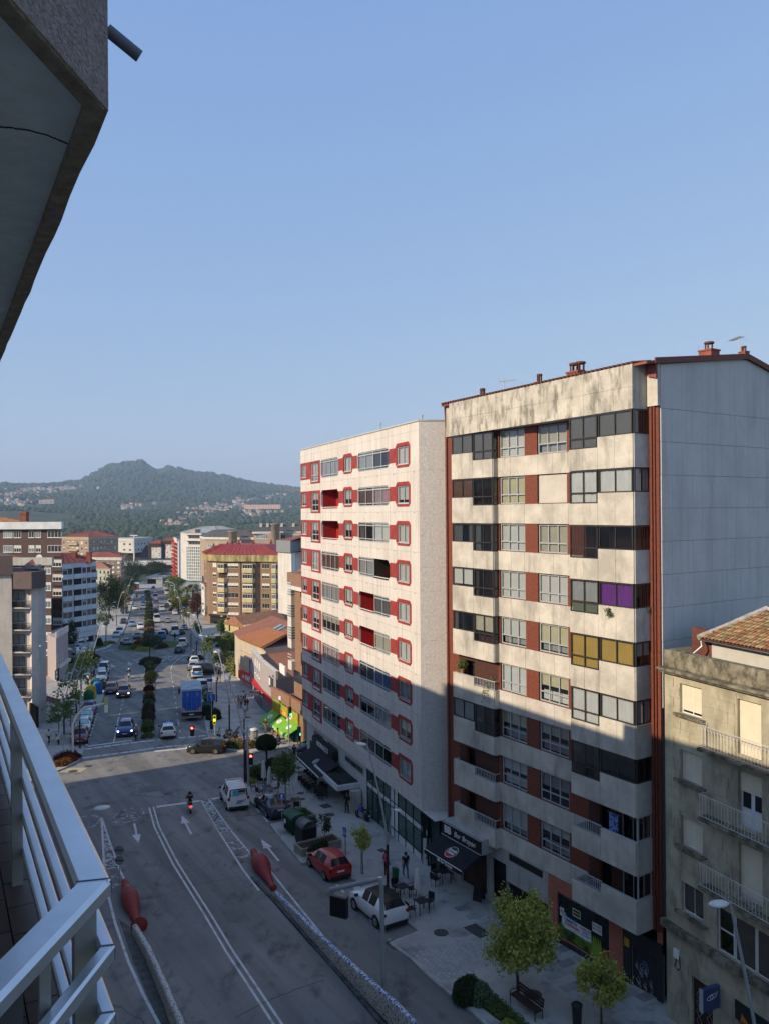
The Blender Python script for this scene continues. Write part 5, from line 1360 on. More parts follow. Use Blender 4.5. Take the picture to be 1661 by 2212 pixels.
def left_bricks():
	Y=147.0
	s=Shell('apartment_building','tall dark brown brick block with pale fascia behind the beige block','building',[(-200,150),(133,Y)],zat(60,1143,Y),gz(Y)-.5,12,M_BRICK_B,roof='hip',rm=M_ROOF_ORANGE,rh=2.2,over=.6,back=(-.52,.85))
	d0=s.P[1]-s.o
	M0,L_=s.face(0)
	for i in range(9):
		piece('fascia_panel',s.t,M0@T(L_-.0+.35-(i+1)*3.2,-.75,s.H-.02),3.19,.9,1.35,M_BLUEWH)
	s.chimney(d0.x-8.6,d0.y+3.5,1.2,3.3)
	X=lambda px:L_-(133-px)/FPX*Y
	ph=31.4/FPX*Y
	for k in range(10):
		zh=s.z(zat(100,1146,Y))-ph*k
		cols=[(0,21,4),(24,41,3),(58,71,2),(74,86,2),(101,132.5,4)]if k<2 else[(112,132.5,3)]
		for a,c_,n in cols:
			bf=0 if k==0 else random.choice((0,.45,.45));w_=(c_-a)/FPX*Y
			if k==5 and a==112:
				MB().box(X(a),X(c_),-.02,.0,zh-1.4,zh).build('loggia',M_BROWN_ROOM,s.t,M0);continue
			sw(s.t,M0@T(X(a),0,zh-1.35),w_,1.3,n,bf if n<4 else 0,M_ALU_W,M_GL_OP if random.random()<.6 else M_GL_SKY)
	for k in range(1,8):MB().box(X(112),X(133),-.25,0,s.z(zat(100,1146,Y))-ph*k-2.2,s.z(zat(100,1146,Y))-ph*k-1.5).build('balcony_front',M_BRICK_B,s.t,M0)
	Y=132.0
	s=Shell('apartment_building','lower brown brick block with stained concrete fascia and orange roof at left','building',[(-200,134),(109,Y)],zat(60,1221,Y),gz(Y)-.5,7,M_BRICK_B,roof='hip',rm=M_ROOF_ORANGE,rh=1.9,over=.5,back=(-.52,.85))
	M0,L_=s.face(0);X=lambda px:L_-(109-px)/FPX*Y
	for i in range(8):piece('fascia_panel',s.t,M0@T(L_+.5-(i+1)*3.0,-.55,s.H-.02),2.99,.7,1.3,M_CREAM_D if False else stained('streaked_fascia',(.46,.45,.41),(.12,.12,.11),amt=.6,streak=(1,1,.15)))
	for y0,y1 in((1223,1240),(1258,1276),(1293,1313),(1330,1348),(1366,1386),(1403,1416)):
		sw(s.t,M0@T(X(95),0,s.z(zat(100,y1,Y))),14/FPX*Y,(y1-y0)/FPX*Y,2,random.choice((0,.3)),M_ALU_W,M_GL_SKY)
	sw(s.t,M0@T(X(62),0,s.z(zat(100,1240,Y))),18/FPX*Y,1.2,2,0)
	MB().lathe([(.02,0),(.35,.12),(.55,.35)],12).build('satellite_dish',M_PALE,s.roof,T(s.P[1].x-s.o.x-3.4,1.5,s.H+1.0)@RX(R(70)))
	MB().tube([(0,0,-1.0),(0,0,0)],.05,6).build('dish_mast',M_STEEL,s.roof,T(s.P[1].x-s.o.x-3.4,1.5,s.H+1.0))
	s=Shell('apartment_building','pale mauve corner building with a planted roof terrace and dark shop','building',[(110,128),(119,126.5),(145,134)],zat(130,1372,130),gz(130)-.3,6,mat('mauve_render',(.36,.31,.31),var=.08),roof=None,back=(-.52,.85))
	M1,L1=s.face(1)
	MB().box(-.1,L1+.1,-.1,.1,s.H,s.H+1.0).build('terrace_parapet',M_PALE,s.t,M1);MB().box(0,L1,-.06,-.02,s.H+1.0,s.H+1.08).build('terrace_rail',M_ALU_W,s.t,M1)
	MB().box(.3,L1-.6,-.6,.0,2.6,3.1).build('canopy',M_PALE,s.t,M1)
	MB().box(.2,1.6,-.03,.0,.0,2.5).build('shop_opening',M_DARK,s.t,M1)
	sg=MB().box(-.9,.2,-.12,-.02,1.0,2.5).build('shop_sign',M_BLACK,s.t,M1)
	for i in range(2):MB().box(-.8,.1,-.14,-.12,1.15+i*.68,1.65+i*.68).build('sign_print',M_WHITE,sg,None)
	for i in range(3):sw(s.t,M1@T(.6+i*1.5,0,3.6),.5,.9,1)
left_bricks()
def white_far():
	Y=180.0
	b0=Vector(((133-CX)/FPX*171.4,171.4,0));b1=Vector(((207-CX)/FPX*Y,Y,0))
	g=gz(Y)-.8
	s=Shell('apartment_building','white apartment block with rows of dark windows and red roof at left','building',[b0,b1],zat(207,1212,Y),g,11,M_BLUEWH,roof='hip',rm=M_ROOF_RED,rh=2.0,over=.3)
	M0,L_=s.face(0);X=lambda px:L_*(px-133)/74
	s.chimney(.3,6,1.0,2.2);s.chimney(3.5,6.5,1.0,2.2)
	ph=22.6/FPX*Y
	for k in range(6):
		zh=s.z(zat(200,1223,Y))-ph*k
		for a,c_,n in((134.5,143.5,2),(145,154,2),(176,184,2),(186,194,2),(196,206,2)):
			sw(s.t,M0@T(X(a),0,zh-1.3),X(c_)-X(a),1.25,n,random.choice((0,0,.35,.5)),M_BLACK if a>190 else M_GREY,M_GL_OP,M_CURT_G)
		MB().box(X(157),X(174),-.03,.0,zh-1.7,zh+.05).build('dark_loggia',M_DARK,s.t,M0)
		for x0,x1 in((X(133),X(155)),(X(156.5),X(185)),(X(185.5),X(207.5))):
			MB().prismy([(x0,zh-2.42),(x1,zh-2.42),(x1,zh-1.36),(x0,zh-1.36)],-.32,0).build('balcony_front',M_BLUEWH,s.t,M0)
	MB().box(.4,L_-.2,-.05,.0,0,2.2).build('ground_floor_recess',M_DARK,s.t,M0)
	for x in(X(160),X(178),X(198)):MB().box(x,x+.35,-.45,.0,0,2.4).build('pillar',M_PALE,s.t,M0)
	MB().box(X(164),X(186),-.3,-.06,1.5,2.1).build('shop_sign',M_WHITE,s.t,M0)
white_far()
def plain_far(label,pts,ytop,ybase,depth,wm,roof,rm,rows,cols,rh=1.6,fascia=.8,fm=None,Yr=None,faces=None,wf=.5,hf=.5,gm=None,bm=None,frm=None,name='apartment_building',cat='building',bfs=(0,.4,1),over=.5,back=None):
	Ym=Yr or pts[len(pts)//2][1];pm=pts[len(pts)//2][0]
	zb=zat(pm,ybase,Ym)
	s=Shell(name,label,cat,pts,zat(pm,ytop,Ym),zb,depth,wm,roof=roof,rm=rm,rh=rh,fascia=fascia,fm=fm,over=over,back=back)
	for i in range(len(pts)-1):
		if faces and i not in faces:continue
		M0,L_=s.face(i);n=cols[i]if isinstance(cols,(list,tuple))else cols
		if n==0:continue
		ph=(s.H-fascia)/rows;pw=L_/n
		for r_ in range(rows):
			for c_ in range(n):
				sw(s.t,M0@T(pw*(c_+.5-wf/2),0,s.H-fascia-ph*(r_+1)+ph*(1-hf)*.55),pw*wf,ph*hf,2 if pw*wf>.9 else 1,random.choice(bfs),frm,gm,bm)
	return s
s=plain_far('beige square block with low red hip roof in the distance at left',[(133,428),(191,420),(252,436)],1160,1245,18,mat('tan_brick_far',(.36,.27,.20),var=.1),'hip',M_ROOF_RED,6,(6,8),2.6,1.6,M_BEIGE,wf=.4,hf=.5)
for i in range(6):
	M0,L_=s.face(1);MB().box(L_*.42,L_*.72,-1.0,0,s.H-1.6-3.2*i-2.9,s.H-1.6-3.2*i-1.9).build('balcony_front',M_BEIGE,s.t,M0)
	M0,L_=s.face(0);MB().box(L_*.25,L_*.62,-1.0,0,s.H-1.6-3.2*i-2.9,s.H-1.6-3.2*i-1.9).build('balcony_front',M_BEIGE,s.t,M0)
s.chimney(14,6,1.2,3.0);s.chimney(3,5,1.0,2.6)
s=plain_far('grey brown brick block with bright red roof beside the tree',[(203,338),(261,335),(268,352)],1204,1262,12,mat('grey_brick_far',(.20,.155,.125),var=.1),'hip',M_ROOF_RED,5,(5,2),1.8,1.3,M_PALE,wf=.42,hf=.4)
s.chimney(9.5,4,1.0,1.9)
plain_far('small pale green building with tiled roof in front of the brick block',[(196,302),(237,296),(241,310)],1229,1285,8,mat('pale_green_render',(.38,.40,.31),var=.06),'hip',M_ROOF_ORANGE,4,(5,2),2.0,.2,wf=.35,hf=.42,frm=M_BLACK,bfs=(0,))
plain_far('long low white building with square sign behind the sports hall',[(262,565),(287,556),(330,585)],1164,1195,16,M_PALE,'flat',M_SHEET,2,(2,6),fascia=2.0,wf=.4,hf=.35,bfs=(0,))
def sports_hall():
	Y=560
	p=Vector(((262-CX)/FPX*Y,Y,0));g=zat(300,1222,Y)
	t=thing('sports_hall','large sports hall with dark brown sloping roof','sports hall',(p.x,p.y,g))
	W=(345-262)/FPX*Y
	q=[(0,0),(W*1.35,6),(W*1.35,40),(0,40)]
	MB().prism(q,0,4.2).build('wall',M_WHITE,t)
	zr=zat(300,1178,Y+14)-g
	MB().add([(-.5,-.8,4.2),(W*1.4,5,5.0),(W*.9,16,zr),(W*.3,14,zr),(W*1.4,40,4.2),(-.5,40,4.2)],[(0,1,2,3),(1,4,2),(0,3,5),(3,2,4,5)]).build('roof',mat('dark_hall_roof',(.060,.040,.038),rough=.7,var=.15,scale=.15),t)
	MB().box(W*.55,W*1.3,-2.2,-.9,2.6,3.6).build('canopy',M_WHITE,t)
sports_hall()
def flood_mast():
	p=at(290,1208,425);t=thing('floodlight_mast','tall pale floodlight mast in front of the dark hall roof','mast',p)
	h_=p.z;zt=at(290,1158,425).z-p.z
	MB().tube([(0,0,-4),(0,0,zt)],[.45,.3],8).build('pole',M_ALU_W,t);MB().box(-2,2,-.3,.3,zt,zt+.6).build('lamp_bar',M_ALU_W,t)
flood_mast()
for(a,c_,y0,lab)in((321,347,1174,'pale block with red roof and small square windows, left one of the far pair'),(351,378,1168,'pale block with red roof and small square windows, right one of the far pair')):
	s=plain_far(lab,[(a,522),(c_,520)],y0,1206,14,M_PALE,'hip',M_ROOF_RED,6,(4,),2.2,2.4,M_BROWN_ROOM,wf=.4,hf=.5,bfs=(0,1))
	MB().box(-.2,1.8,-.3,0,0,s.H).build('stair_panel',M_BROWN_ROOM,s.t,s.face(0)[0])
def striped():
	Y=352
	s=plain_far('tall grey block whose left side carries stacked red balconies',[(376,372),(383,352),(404,356)],1163,1248,14,M_PALE,'flat',M_SLATE,9,(0,4),fascia=1.2,wf=.55,hf=.45,gm=M_GL_SKY)
	M0,L_=s.face(0)
	for k in range(10):
		MB().box(.5,L_-.2,-1.4,0,s.H-3.0-k*1.78,s.H-2.2-k*1.78).build('balcony_front',mat('bright_red_panel',(.42,.05,.04)),s.t,M0)
	M1,L1=s.face(1);MB().box(.2,L1*.45,-.6,0,0,s.H-.8).build('white_shaft',M_WHITE,s.t,M1)
striped()
def glass_grid():
	Y=300
	s=Shell('office_building','office building with a white framed glass grid front','building',[(390,316),(404,304),(436,300)],zat(420,1153,Y),zat(420,1256,Y),12,M_PALE,roof='flat',rm=M_SHEET)
	M0,L_=s.face(1);zt=s.z(zat(420,1181,Y))
	MB().box(0,L_,-.25,.0,.5,zt).build('glass_front',M_GL_SKY,s.t,M0)
	nx,nz=8,11
	for i in range(nx+1):MB().box(L_*i/nx-.09,L_*i/nx+.09,-.45,-.25,.5,zt).build('mullion',M_WHITE,s.t,M0)
	for j in range(nz+1):MB().box(0,L_,-.42,-.25,.5+(zt-.5)*j/nz-.08,.5+(zt-.5)*j/nz+.08).build('rail',M_WHITE,s.t,M0)
	for j in range(2):
		sw(s.t,M0@T(L_*.1,0,zt+.8+j*2.3),L_*.8,1.3,8,0,M_ALU,M_GL_OP);MB().box(-.3,L_+.3,-.9,0,zt+2.2+j*2.3,zt+2.5+j*2.3).build('ledge',M_PALE,s.t,M0)
	MB().box(0,L_*.3,2,5,s.H,s.H+1.6).build('roof_house',M_PINK,s.t,M0)
glass_grid()
def cylinder_complex():
	Y=270
	s=Shell('apartment_building','long pink grey complex with ribbon windows and two round stair towers','building',[(432,292),(441,276),(500,270),(552,268)],zat(480,1166,Y),zat(480,1250,Y),14,M_PINK,roof=None,fascia=0)
	MB().prism([(p[0]*1.0,p[1]-.5)for p in s.foot],s.H,s.H+.8).build('cornice',M_PALE,s.t)
	g=s.foot;c=s.c;m=len(g);H=s.H+.8
	mb=MB();top=[tuple(c+(Vector(p)-c)*.62)for p in g]
	mb.add([(p[0],p[1],H)for p in g]+[(p[0],p[1],H+2.3)for p in top],[tuple(range(m,2*m))]+[(i,(i+1)%m,(i+1)%m+m,i+m)for i in range(m)])
	rf=mb.build('roof',M_SLATE,s.t)
	for i in(1,2):
		M0,L_=s.face(i)
		for k in range(5):sw(s.t,M0@T(L_*.12,0,s.H-3.0-3.3*k),L_*.72,1.4,8,0,M_ALU_W,M_GL_OP if k%2 else M_GL_SKY)
	for px,y0 in((503,1147),):
		p=Vector(((px-CX)/FPX*266,266,0))-s.o
		zt=s.z(zat(px,y0,266));MB().lathe([(1.45,0),(1.45,zt-.4),(1.75,zt-.35),(1.75,zt)],20).build('stair_tower',M_PINK,s.t,T(p.x,p.y,0))
	for x,y_ in((8,3),(12,4),(3,6),(16,3)):s.chimney(s.foot[1][0]+x,6+y_*.5,.8,2.0,M_PALE,.8)
	s2=Shell('apartment_building','upper slate roofed wing of the pink complex with its own round tower','building',[(548,262),(700,258)],zat(600,1151,260),zat(600,1250,260),14,M_PINK)
	MB().box(-.4,s2.P[1].x-s2.o.x+.4,-.9,.5,s2.H-.3,s2.H+.4).build('cornice',M_PALE,s2.t)
	MB().add([(-.2,-.5,s2.H+.4),(24,-1,s2.H+.4),(23,5,s2.H+2.9),(1.5,5,s2.H+2.9),(23,12,s2.H+.4),(0,12,s2.H+.4)],[(0,1,2,3),(3,2,4,5),(0,3,5)]).build('roof',M_SLATE,s2.t)
	M0,L_=s2.face(0)
	for k in range(4):
		sw(s2.t,M0@T(.8,0,s2.H-2.0-3.3*k),4.2,1.4,5,0,M_ALU_W,M_GL_SKY);sw(s2.t,M0@T(9.5,0,s2.H-2.0-3.3*k),1.6,1.4,2,0,M_ALU_W,M_GL_OP);sw(s2.t,M0@T(12.5,0,s2.H-2.0-3.3*k),5,1.4,6,0,M_ALU_W,M_GL_SKY)
	p=Vector(((595-CX)/FPX*258,258,0))-s2.o;zt=s2.z(zat(595,1131,258))
	MB().lathe([(1.4,0),(1.4,zt-.4),(1.7,zt-.35),(1.7,zt)],20).build('stair_tower',M_PINK,s2.t,T(p.x,p.y,0))
	for x in(2,4.2,9,13,16):s2.chimney(x,3.2,.8,2.2,M_PALE,.9)
	plain_far('low grey roofed hall between the far blocks',[(392,330),(470,322)],1150,1190,18,M_PALE,'hip',M_SHEET,2,(8,),2.4,.5,wf=.5,hf=.3,name='hall',cat='hall')
	plain_far('yellow block with black roof boxes behind the slate roofs',[(590,330),(660,326)],1141,1200,12,M_CREAM,'flat',M_SHEET,5,(6,),fascia=1.0,wf=.4,hf=.4)
cylinder_complex()
def cream_balconies():
	Y=212
	s=Shell('apartment_building','tan brick block with cream angled balconies and maroon roof','building',[(440,228),(451,216),(487,213),(552,211),(599,209)],zat(500,1213,Y),gz(215)-.4,12,M_BRICK_O)
	zf=s.z(zat(500,1199,Y));H=s.H
	n0=Vector((.05,-1,0))
	g=[(p[0],p[1])for p in s.foot]
	c=s.c
	ex=[tuple(c+(Vector(p)-c)+(Vector(p)-c).normalized()*.9)for p in g]
	for i in range(4):
		a,b_=Vector(ex[i]),Vector(ex[i+1])
		n=max(1,int((b_-a).length/3.0))
		for j in range(n):
			p0,p1=a.lerp(b_,j/n),a.lerp(b_,(j+1)/n-.003)
			MM=Matrix.Translation((p0.x,p0.y,H))@RZ(math.atan2(p1.y-p0.y,p1.x-p0.x))
			piece('fascia_panel',s.t,MM,(p1-p0).length,.5,zf-H,M_CREAM_D)
	m=len(ex);top=[tuple(c+(Vector(p)-c)*.55)for p in ex]
	mr=mat('maroon_sheet_roof',(.24,.045,.045),rough=.5,var=.08,scale=.4)
	mb=MB();mb.add([(p[0],p[1],zf+.05)for p in ex]+[(p[0],p[1],zf+2.6)for p in top],[tuple(range(m,2*m)),tuple(range(m))[::-1]]+[(i,(i+1)%m,(i+1)%m+m,i+m)for i in range(m)])
	rf=mb.build('roof',mr,s.t)
	for i in range(4):
		a,b_=Vector((*ex[i],zf+.1)),Vector((*ex[i+1],zf+.1));c0,c1=Vector((*top[i],zf+2.65)),Vector((*top[i+1],zf+2.65))
		q=max(2,int((b_-a).length/1.3));mb=MB()
		for j in range(q+1):mb.bar(a.lerp(b_,j/q),c0.lerp(c1,j/q),.07,.07)
		tag(mb.build('roof_seams',mr,rf),kind='stuff')
	for px,py in((462,1186),(492,1182),(501,1180),(516,1179),(518,1192),(548,1178),(586,1178)):
		p=at(px,py,217 if py>1185 else 219)-s.o
		mb=MB();mb.box(-.35,.35,-.35,.35,-1.6,.9);mb.box(-.42,.42,-.42,.42,.7,.85);mb.lathe([(.18,.9),(.25,1.1),(.3,1.4),(.05,1.6)],8)
		mb.build('chimney',M_ROOF_RED,rf,T(*p))
	MB().box(-2.5,2.5,-1,1,0,.7).build('roof_vent',mr,rf,T(*(at(560,1183,218)-s.o)))
	ph=21.25/FPX*Y
	M1,L1=s.face(1);M2,L2=s.face(2);M3,L3=s.face(3);M0,L0=s.face(0)
	def balcony(M,x0,x1,zb,op=False):
		ch=.45
		poly=[(x0,0),(x0+ch,-.9),(x1-ch,-.9),(x1,0)]
		MB().prism([(p[0]-(.06 if i==0 else-.06 if i==3 else 0),p[1])for i,p in enumerate(poly)],zb,zb+1.15).build('balcony_front',M_CREAM,s.t,M)
		if not op:
			w_=x1-x0-2*ch
			sw(s.t,M@T(x0+ch,-.8,zb+1.17),w_,1.15,4,random.choice((0,0,.3)),M_ALU_W,M_GL_OP)
			MB().prism([(x0+.05,0),(x0+ch,-.8),(x1-ch,-.8),(x1-.05,0)],zb+2.3,zb+2.4).build('balcony_roof',M_CREAM,s.t,M)
		else:MB().box(x0+.2,x1-.2,-.03,.0,zb+1.15,zb+2.4).build('loggia',M_BROWN_ROOM,s.t,M)
	for k in range(6):
		zw=H-.35-1.35-ph*k
		sw(s.t,M1@T(L1*.22,0,zw),L1*.30*.8,1.2,2,random.choice((.4,.6,1)),M_CREAM)
		sw(s.t,M0@T(L0*.35,0,zw),1.2,1.2,2,.5,M_CREAM)
		zb=zw-1.35
		if k<5:balcony(M1,L1*.56,L1+.55,zb,k==1)
		sw(s.t,M2@T(L2*.05,0,zw-.15),L2*.38,1.35,3,random.choice((0,.6,.6)),M_CREAM)
		if k<5:balcony(M2,L2*.55,L2*.98,zb)
		sw(s.t,M3@T(L3*.28,0,zw-.15),L3*.36,1.35,3,random.choice((0,.5,.6)),M_CREAM)
		if k<5:balcony(M3,L3*.72,L3*1.05,zb)
	for Mx,x0,x1 in((M2,L2*.49,L2*.515),(M3,.05,L3*.2)):MB().box(x0,x1,-.08,.0,2.5,H).build('dark_recess',M_BROWN_ROOM,s.t,Mx)
	for j in range(7):MB().box(L3*.06,L3*.18,-.12,-.08,H-1.5-ph*j,H-.6-ph*j).build('stair_window',M_GL_OP,s.t,M3)
	for Mx,L_ in((M1,L1),(M2,L2)):MB().box(.3,L_-.2,-.04,.0,0,2.6).build('shop_glass',M_DARK,s.t,Mx)
	MB().box(.2,L1,-.5,0,2.6,3.1).build('shop_sign',M_BLACK,s.t,M1);text('café',.6,'sign_lettering',M_WHITE,s.t,M1@T(L1*.8,-.52,2.85)@RX(R(90)),.01)
	MB().add([(0,0,0),(1.6,0,.2),(1.6,-1.4,-1.6),(0,-1.4,-1.8)],[(0,1,2,3)]).build('awning',mat('green_canvas',(.02,.14,.09)),s.t,M0@T(L0*.5,-.1,4.6))
cream_balconies()
plain_far('narrow pale annex with stacked windows beside the cream balconies',[(434,226),(441,222)],1262,1330,6,M_WHITE_WALL,'flat',M_ROOF_RED,4,(1,),fascia=.3,wf=.5,hf=.5)
s=plain_far('white block with grey ribbed metal top floor beside the red banded block',[(600,141),(629,137),(668,150)],1194,1330,8,M_PALE,None,None,5,(0,0),fascia=0,back=(.7,.7))
MB().prism([tuple(s.c+(Vector(p)-s.c)*1.05)for p in s.foot],s.H,s.z(zat(629,1168,137))).build('metal_storey',mat('ribbed_metal',(.22,.235,.25),rough=.45,var=.12,scale=6,stretch=(5,5,.01)),s.t)
MB().add([(p[0],p[1],s.z(zat(629,1168,137))+.02)for p in s.foot[:3]]+[(s.c.x+2,s.c.y+2,s.H+3.4)],[(0,1,3),(1,2,3),(2,0,3)]).build('roof',M_ROOF_RED,s.t)
MB().box(.6,2.2,-.05,0,s.H-8,s.H).build('pipe_shaft',M_WHITE,s.t,s.face(1)[0])
def fruit_corner():
	P=[Vector((-13.5,94.5,0)),Vector((-12.4,92.8,0)),Vector((-8.2,84.7,0))]
	g=gz(90)-.1
	zp0,zp1=zat(605,1514,92.8),zat(605,1491,92.8)
	s=Shell('fruit_shop','brick corner building with fruit shop, lime green awnings and brick terrace','shop',P,zp0,g,6,M_BRICK_F,back=(.75,.66))
	M0,L0=s.face(0);M1,L1=s.face(1);H=s.H
	hp=zp1-zp0
	for Mx,L_ in((M0,L0),(M1,L1)):
		MB().box(-.06,L_+.06,-.35,-.1,H,H+hp).build('terrace_parapet',M_BRICK_F,s.t,Mx)
		MB().box(-.08,L_+.08,-.40,-.05,H+hp,H+hp+.07).build('parapet_coping',mat('terracotta',(.30,.13,.07),var=.12),s.t,Mx)
	MB().box(3.9,4.1,-.38,-.33,H,H+hp).build('parapet_joint',M_BLACK,s.t,M1)
	MB().prism([(p[0],p[1])for p in s.foot],H,H+.05).build('terrace_floor',mat('terracotta',(.3,.13,.07)),s.t)
	q=[P[1]+Vector((1.1,1.3,0))+Vector((.6,-.0,0)),None]
	u=(P[2]-P[1]).normalized();n=Vector((-u.y,u.x,0));n=n if n.y>0 else-n
	a=P[1]+n*1.6+u*(-.3)
	zt,zb2=zat(610,1256,95),zp0+.05
	def tb(x0,x1,y0,y1,z0,z1,nm,m):MB().box(x0,x1,y0,y1,z0-g,z1-g).build(nm,m,s.t,Mt)
	Mt=Matrix.Translation((a.x-s.o.x,a.y-s.o.y,0))@RZ(math.atan2(u.y,u.x))
	tb(0,9,.15,8,zb2,zat(610,1466,95),'lower_wall',M_BRICK_F)
	tb(.1,9,.05,.15,zat(610,1466,95)-.0,zat(610,1440,95),'black_glazing',M_GL_OP)
	tb(0,9,.5,8,zat(610,1466,95),zt+.3,'tower_wall',M_BRICK_F)
	tb(1.1,3.0,-.1,.5,zat(610,1440,95),zt,'brick_pier',M_BRICK_F)
	tb(-.4,5,-.5,8,zt-.3,zt+1.2,'tower_parapet',M_BRICK_F);tb(-.45,5.1,-.55,.3,zt-.75,zt-.3,'tower_cornice',M_PALE)
	z0=zat(610,1230,95)-g
	rf=MB().add([(.3,.4,z0-.1),(6,.4,z0-.1),(6,5,z0+2.6),(2.2,5,z0+2.6),(.3,8,z0)],[(0,1,2,3),(0,3,4)]).build('roof',M_ROOF_RUST,s.t,Mt)
	MB().box(1.6,2.6,.9,1.9,z0-1,z0+2.3).build('chimney',M_ROOF_RED,rf);MB().lathe([(.3,0),(.3,.5),(.42,.5),(.42,.6),(.3,.6),(.3,.8),(.42,.8),(.05,1.0)],10).build('chimney_pot',M_BLACK,rf,T(2.1,1.4,z0+2.3))
	ph=(zt-zat(610,1440,95))/4
	for k in range(4):
		zb3=zat(610,1440,95)+ph*k
		tb(-.15,1.1,-.55,.5,zb3,zb3+1.05,'gallery_base',M_PALE)
		mb=MB();x0,x1,y0,zz0,zz1=-.13,1.08,-.55,zb3+1.05-g,zb3+ph-g
		if k==0:
			mb.tube([(x0,y0,zz0+.75),(x1,y0,zz0+.75)],.04,5);mb.tube([(x0,y0,zz0+.4),(x1,y0,zz0+.4)],.03,5)
			mb.build('balcony_rail',M_WHITE,s.t,Mt);continue
		for i in range(5):x=x0+(x1-x0)*i/4;mb.box(x-.035,x+.035,y0-.03,y0+.03,zz0,zz1)
		for i in range(6):zz=zz0+(zz1-zz0)*i/5;mb.box(x0,x1,y0-.025,y0+.025,zz-.035,zz+.035)
		for i in range(6):zz=zz0+(zz1-zz0)*i/5;mb.box(x1-.025,x1+.025,y0,.5,zz-.035,zz+.035)
		for i in range(3):yy=y0+1.05*i/2;mb.box(x1-.03,x1+.03,yy-.03,yy+.03,zz0,zz1)
		gw=mb.build('gallery_window',M_ALU_W,s.t,Mt)
		MB().box(x0+.05,x1-.05,y0+.05,.45,zz0,zz1).build('gallery_glass',M_GL_SKY,gw)
	for k in range(4):
		zb3=zat(610,1440,95)+ph*k
		tb(4.2,6.5,-.7,.5,zb3+.1,zb3+1.2,'balcony_front',M_BRICK_F);tb(3.05,6.4,.45,.52,zb3+1.2,zb3+ph,'loggia',M_BROWN_ROOM)
	zs1,zs0=H-.05,H-1.45
	gs=mat('lime_sign',(.20,.36,.03),rough=.5,c2=(.62,.28,.02),scale=2.6,lo=.5,hi=.54)
	def sign(M,L_,lab):
		t=MB().box(.05,L_-.05,-.22,-.02,zs0,zs1).build('shop_sign',gs,s.t,M)
		rr=random.Random(4)
		for i in range(int(L_*2.2)):
			x=.25+rr.random()*(L_*(.45 if L_>3 else 1)-.4);zz=zs0+.2+rr.random()*1.0;r_=.13+.16*rr.random()
			m_=rr.choice((mat('fruit_yellow',(.75,.50,.03)),mat('fruit_red',(.50,.03,.03)),mat('fruit_orange',(.70,.22,.02)),mat('fruit_green',(.22,.38,.03))))
			MB().lathe([(r_,0),(r_,.012)],14).build('printed_fruit',m_,t,M.inverted()@M@T(x,-.225-.003*i*.5,zz)@RX(R(90)))
		return t
	sign(M0,L0,0);sg=sign(M1,min(L1,6),1)
	MB().lathe([(.62,0),(.62,.012)],24).build('sign_disc',M_WHITE,sg,T(3.55,-.24,H-.72)@RX(R(90))@Matrix.Diagonal((1.25,1,1,1)))
	text('FRUTAS',.36,'sign_lettering',mat('sign_green',(.03,.22,.06)),sg,T(3.55,-.256,H-.42)@RX(R(90)),.006,bold=.012);text('SOL',.62,'sign_lettering',mat('sign_teal',(.02,.28,.25)),sg,T(3.55,-.256,H-.95)@RX(R(90)),.006,bold=.02)
	lime=mat('lime_canvas',(.17,.42,.035),rough=.7,var=.06)
	def awning(M,x0,x1,zt_,out,drop,logo=True):
		a_=MB().add([(x0,-.1,zt_),(x1,-.1,zt_),(x1,-out,zt_-drop),(x0,-out,zt_-drop),(x1,-out,zt_-drop-.38),(x0,-out,zt_-drop-.38),(x0,-.1,zt_-.06),(x1,-.1,zt_-.06),(x1,-out+.02,zt_-drop-.05),(x0,-out+.02,zt_-drop-.05)],[(0,1,2,3),(3,2,4,5),(6,9,8,7),(0,3,9,6),(1,7,8,2)]).build('awning',lime,s.t,M)
		MB().box(x0,x1,-out-.012,-out+.0,zt_-drop-.02,zt_-drop+.02).build('awning_rail',M_WHITE,a_)
		for i in range(3):MB().lathe([(.13,0),(.13,.006)],12).build('valance_logo',M_WHITE,a_,T(x0+(x1-x0)*(.18+.32*i),-out-.008,zt_-drop-.2)@RX(R(90)))
		MA=T((x0+x1)/2,-.1-(out-.1)*.45,zt_-drop*.45+.012)@RX(math.atan2(drop,out-.1))
		MB().lathe([(.34,0),(.34,.006)],18).build('awning_logo',M_WHITE,a_,MA@Matrix.Diagonal((1.4,1,1,1)));text('SOL',.3,'awning_lettering',mat('fruit_orange',(.7,.22,.02)),a_,MA@T(0,0,.01),.002,bold=.01)
	awning(M0,-.3,L0+.0,H-1.5,1.9,1.1)
	awning(M1,.1,2.5,H-1.75,1.5,.75);awning(M1,3.0,6.4,H-1.55,1.7,.8)
	MB().box(.9,2.3,-.03,.0,.1,H-1.6).build('shop_opening',M_DARK,s.t,M1);MB().box(3.3,6.2,-.03,.0,.1,H-1.6).build('shop_opening',M_DARK,s.t,M1)
	MB().box(.2,L0-.3,-.03,0,.5,H-1.7).build('shop_poster',mat('fruit_poster',(.28,.20,.12),c2=(.42,.14,.05),scale=1.8),s.t,M0)
	tc=mat('terracotta_tiles',(.38,.13,.06),var=.12,scale=3)
	MB().box(.7,2.6,-1.3,0,.0,.28).build('entrance_step',tc,s.t,M1);MB().box(3.2,6.6,-1.6,0,.0,.12).build('entrance_step',tc,s.t,M1)
	MB().box(2.45,3.05,-.25,.0,0,H-1.5).build('pier',M_PALE,s.t,M1);MB().box(.0,.35,-.08,.0,0,H-1.5).build('pier',M_PALE,s.t,M1)
	for x in(.5,.85):MB().box(x,x+.32,-.5,-.36,H+.3,H+.72).build('air_unit',M_WHITE,s.t,M1)
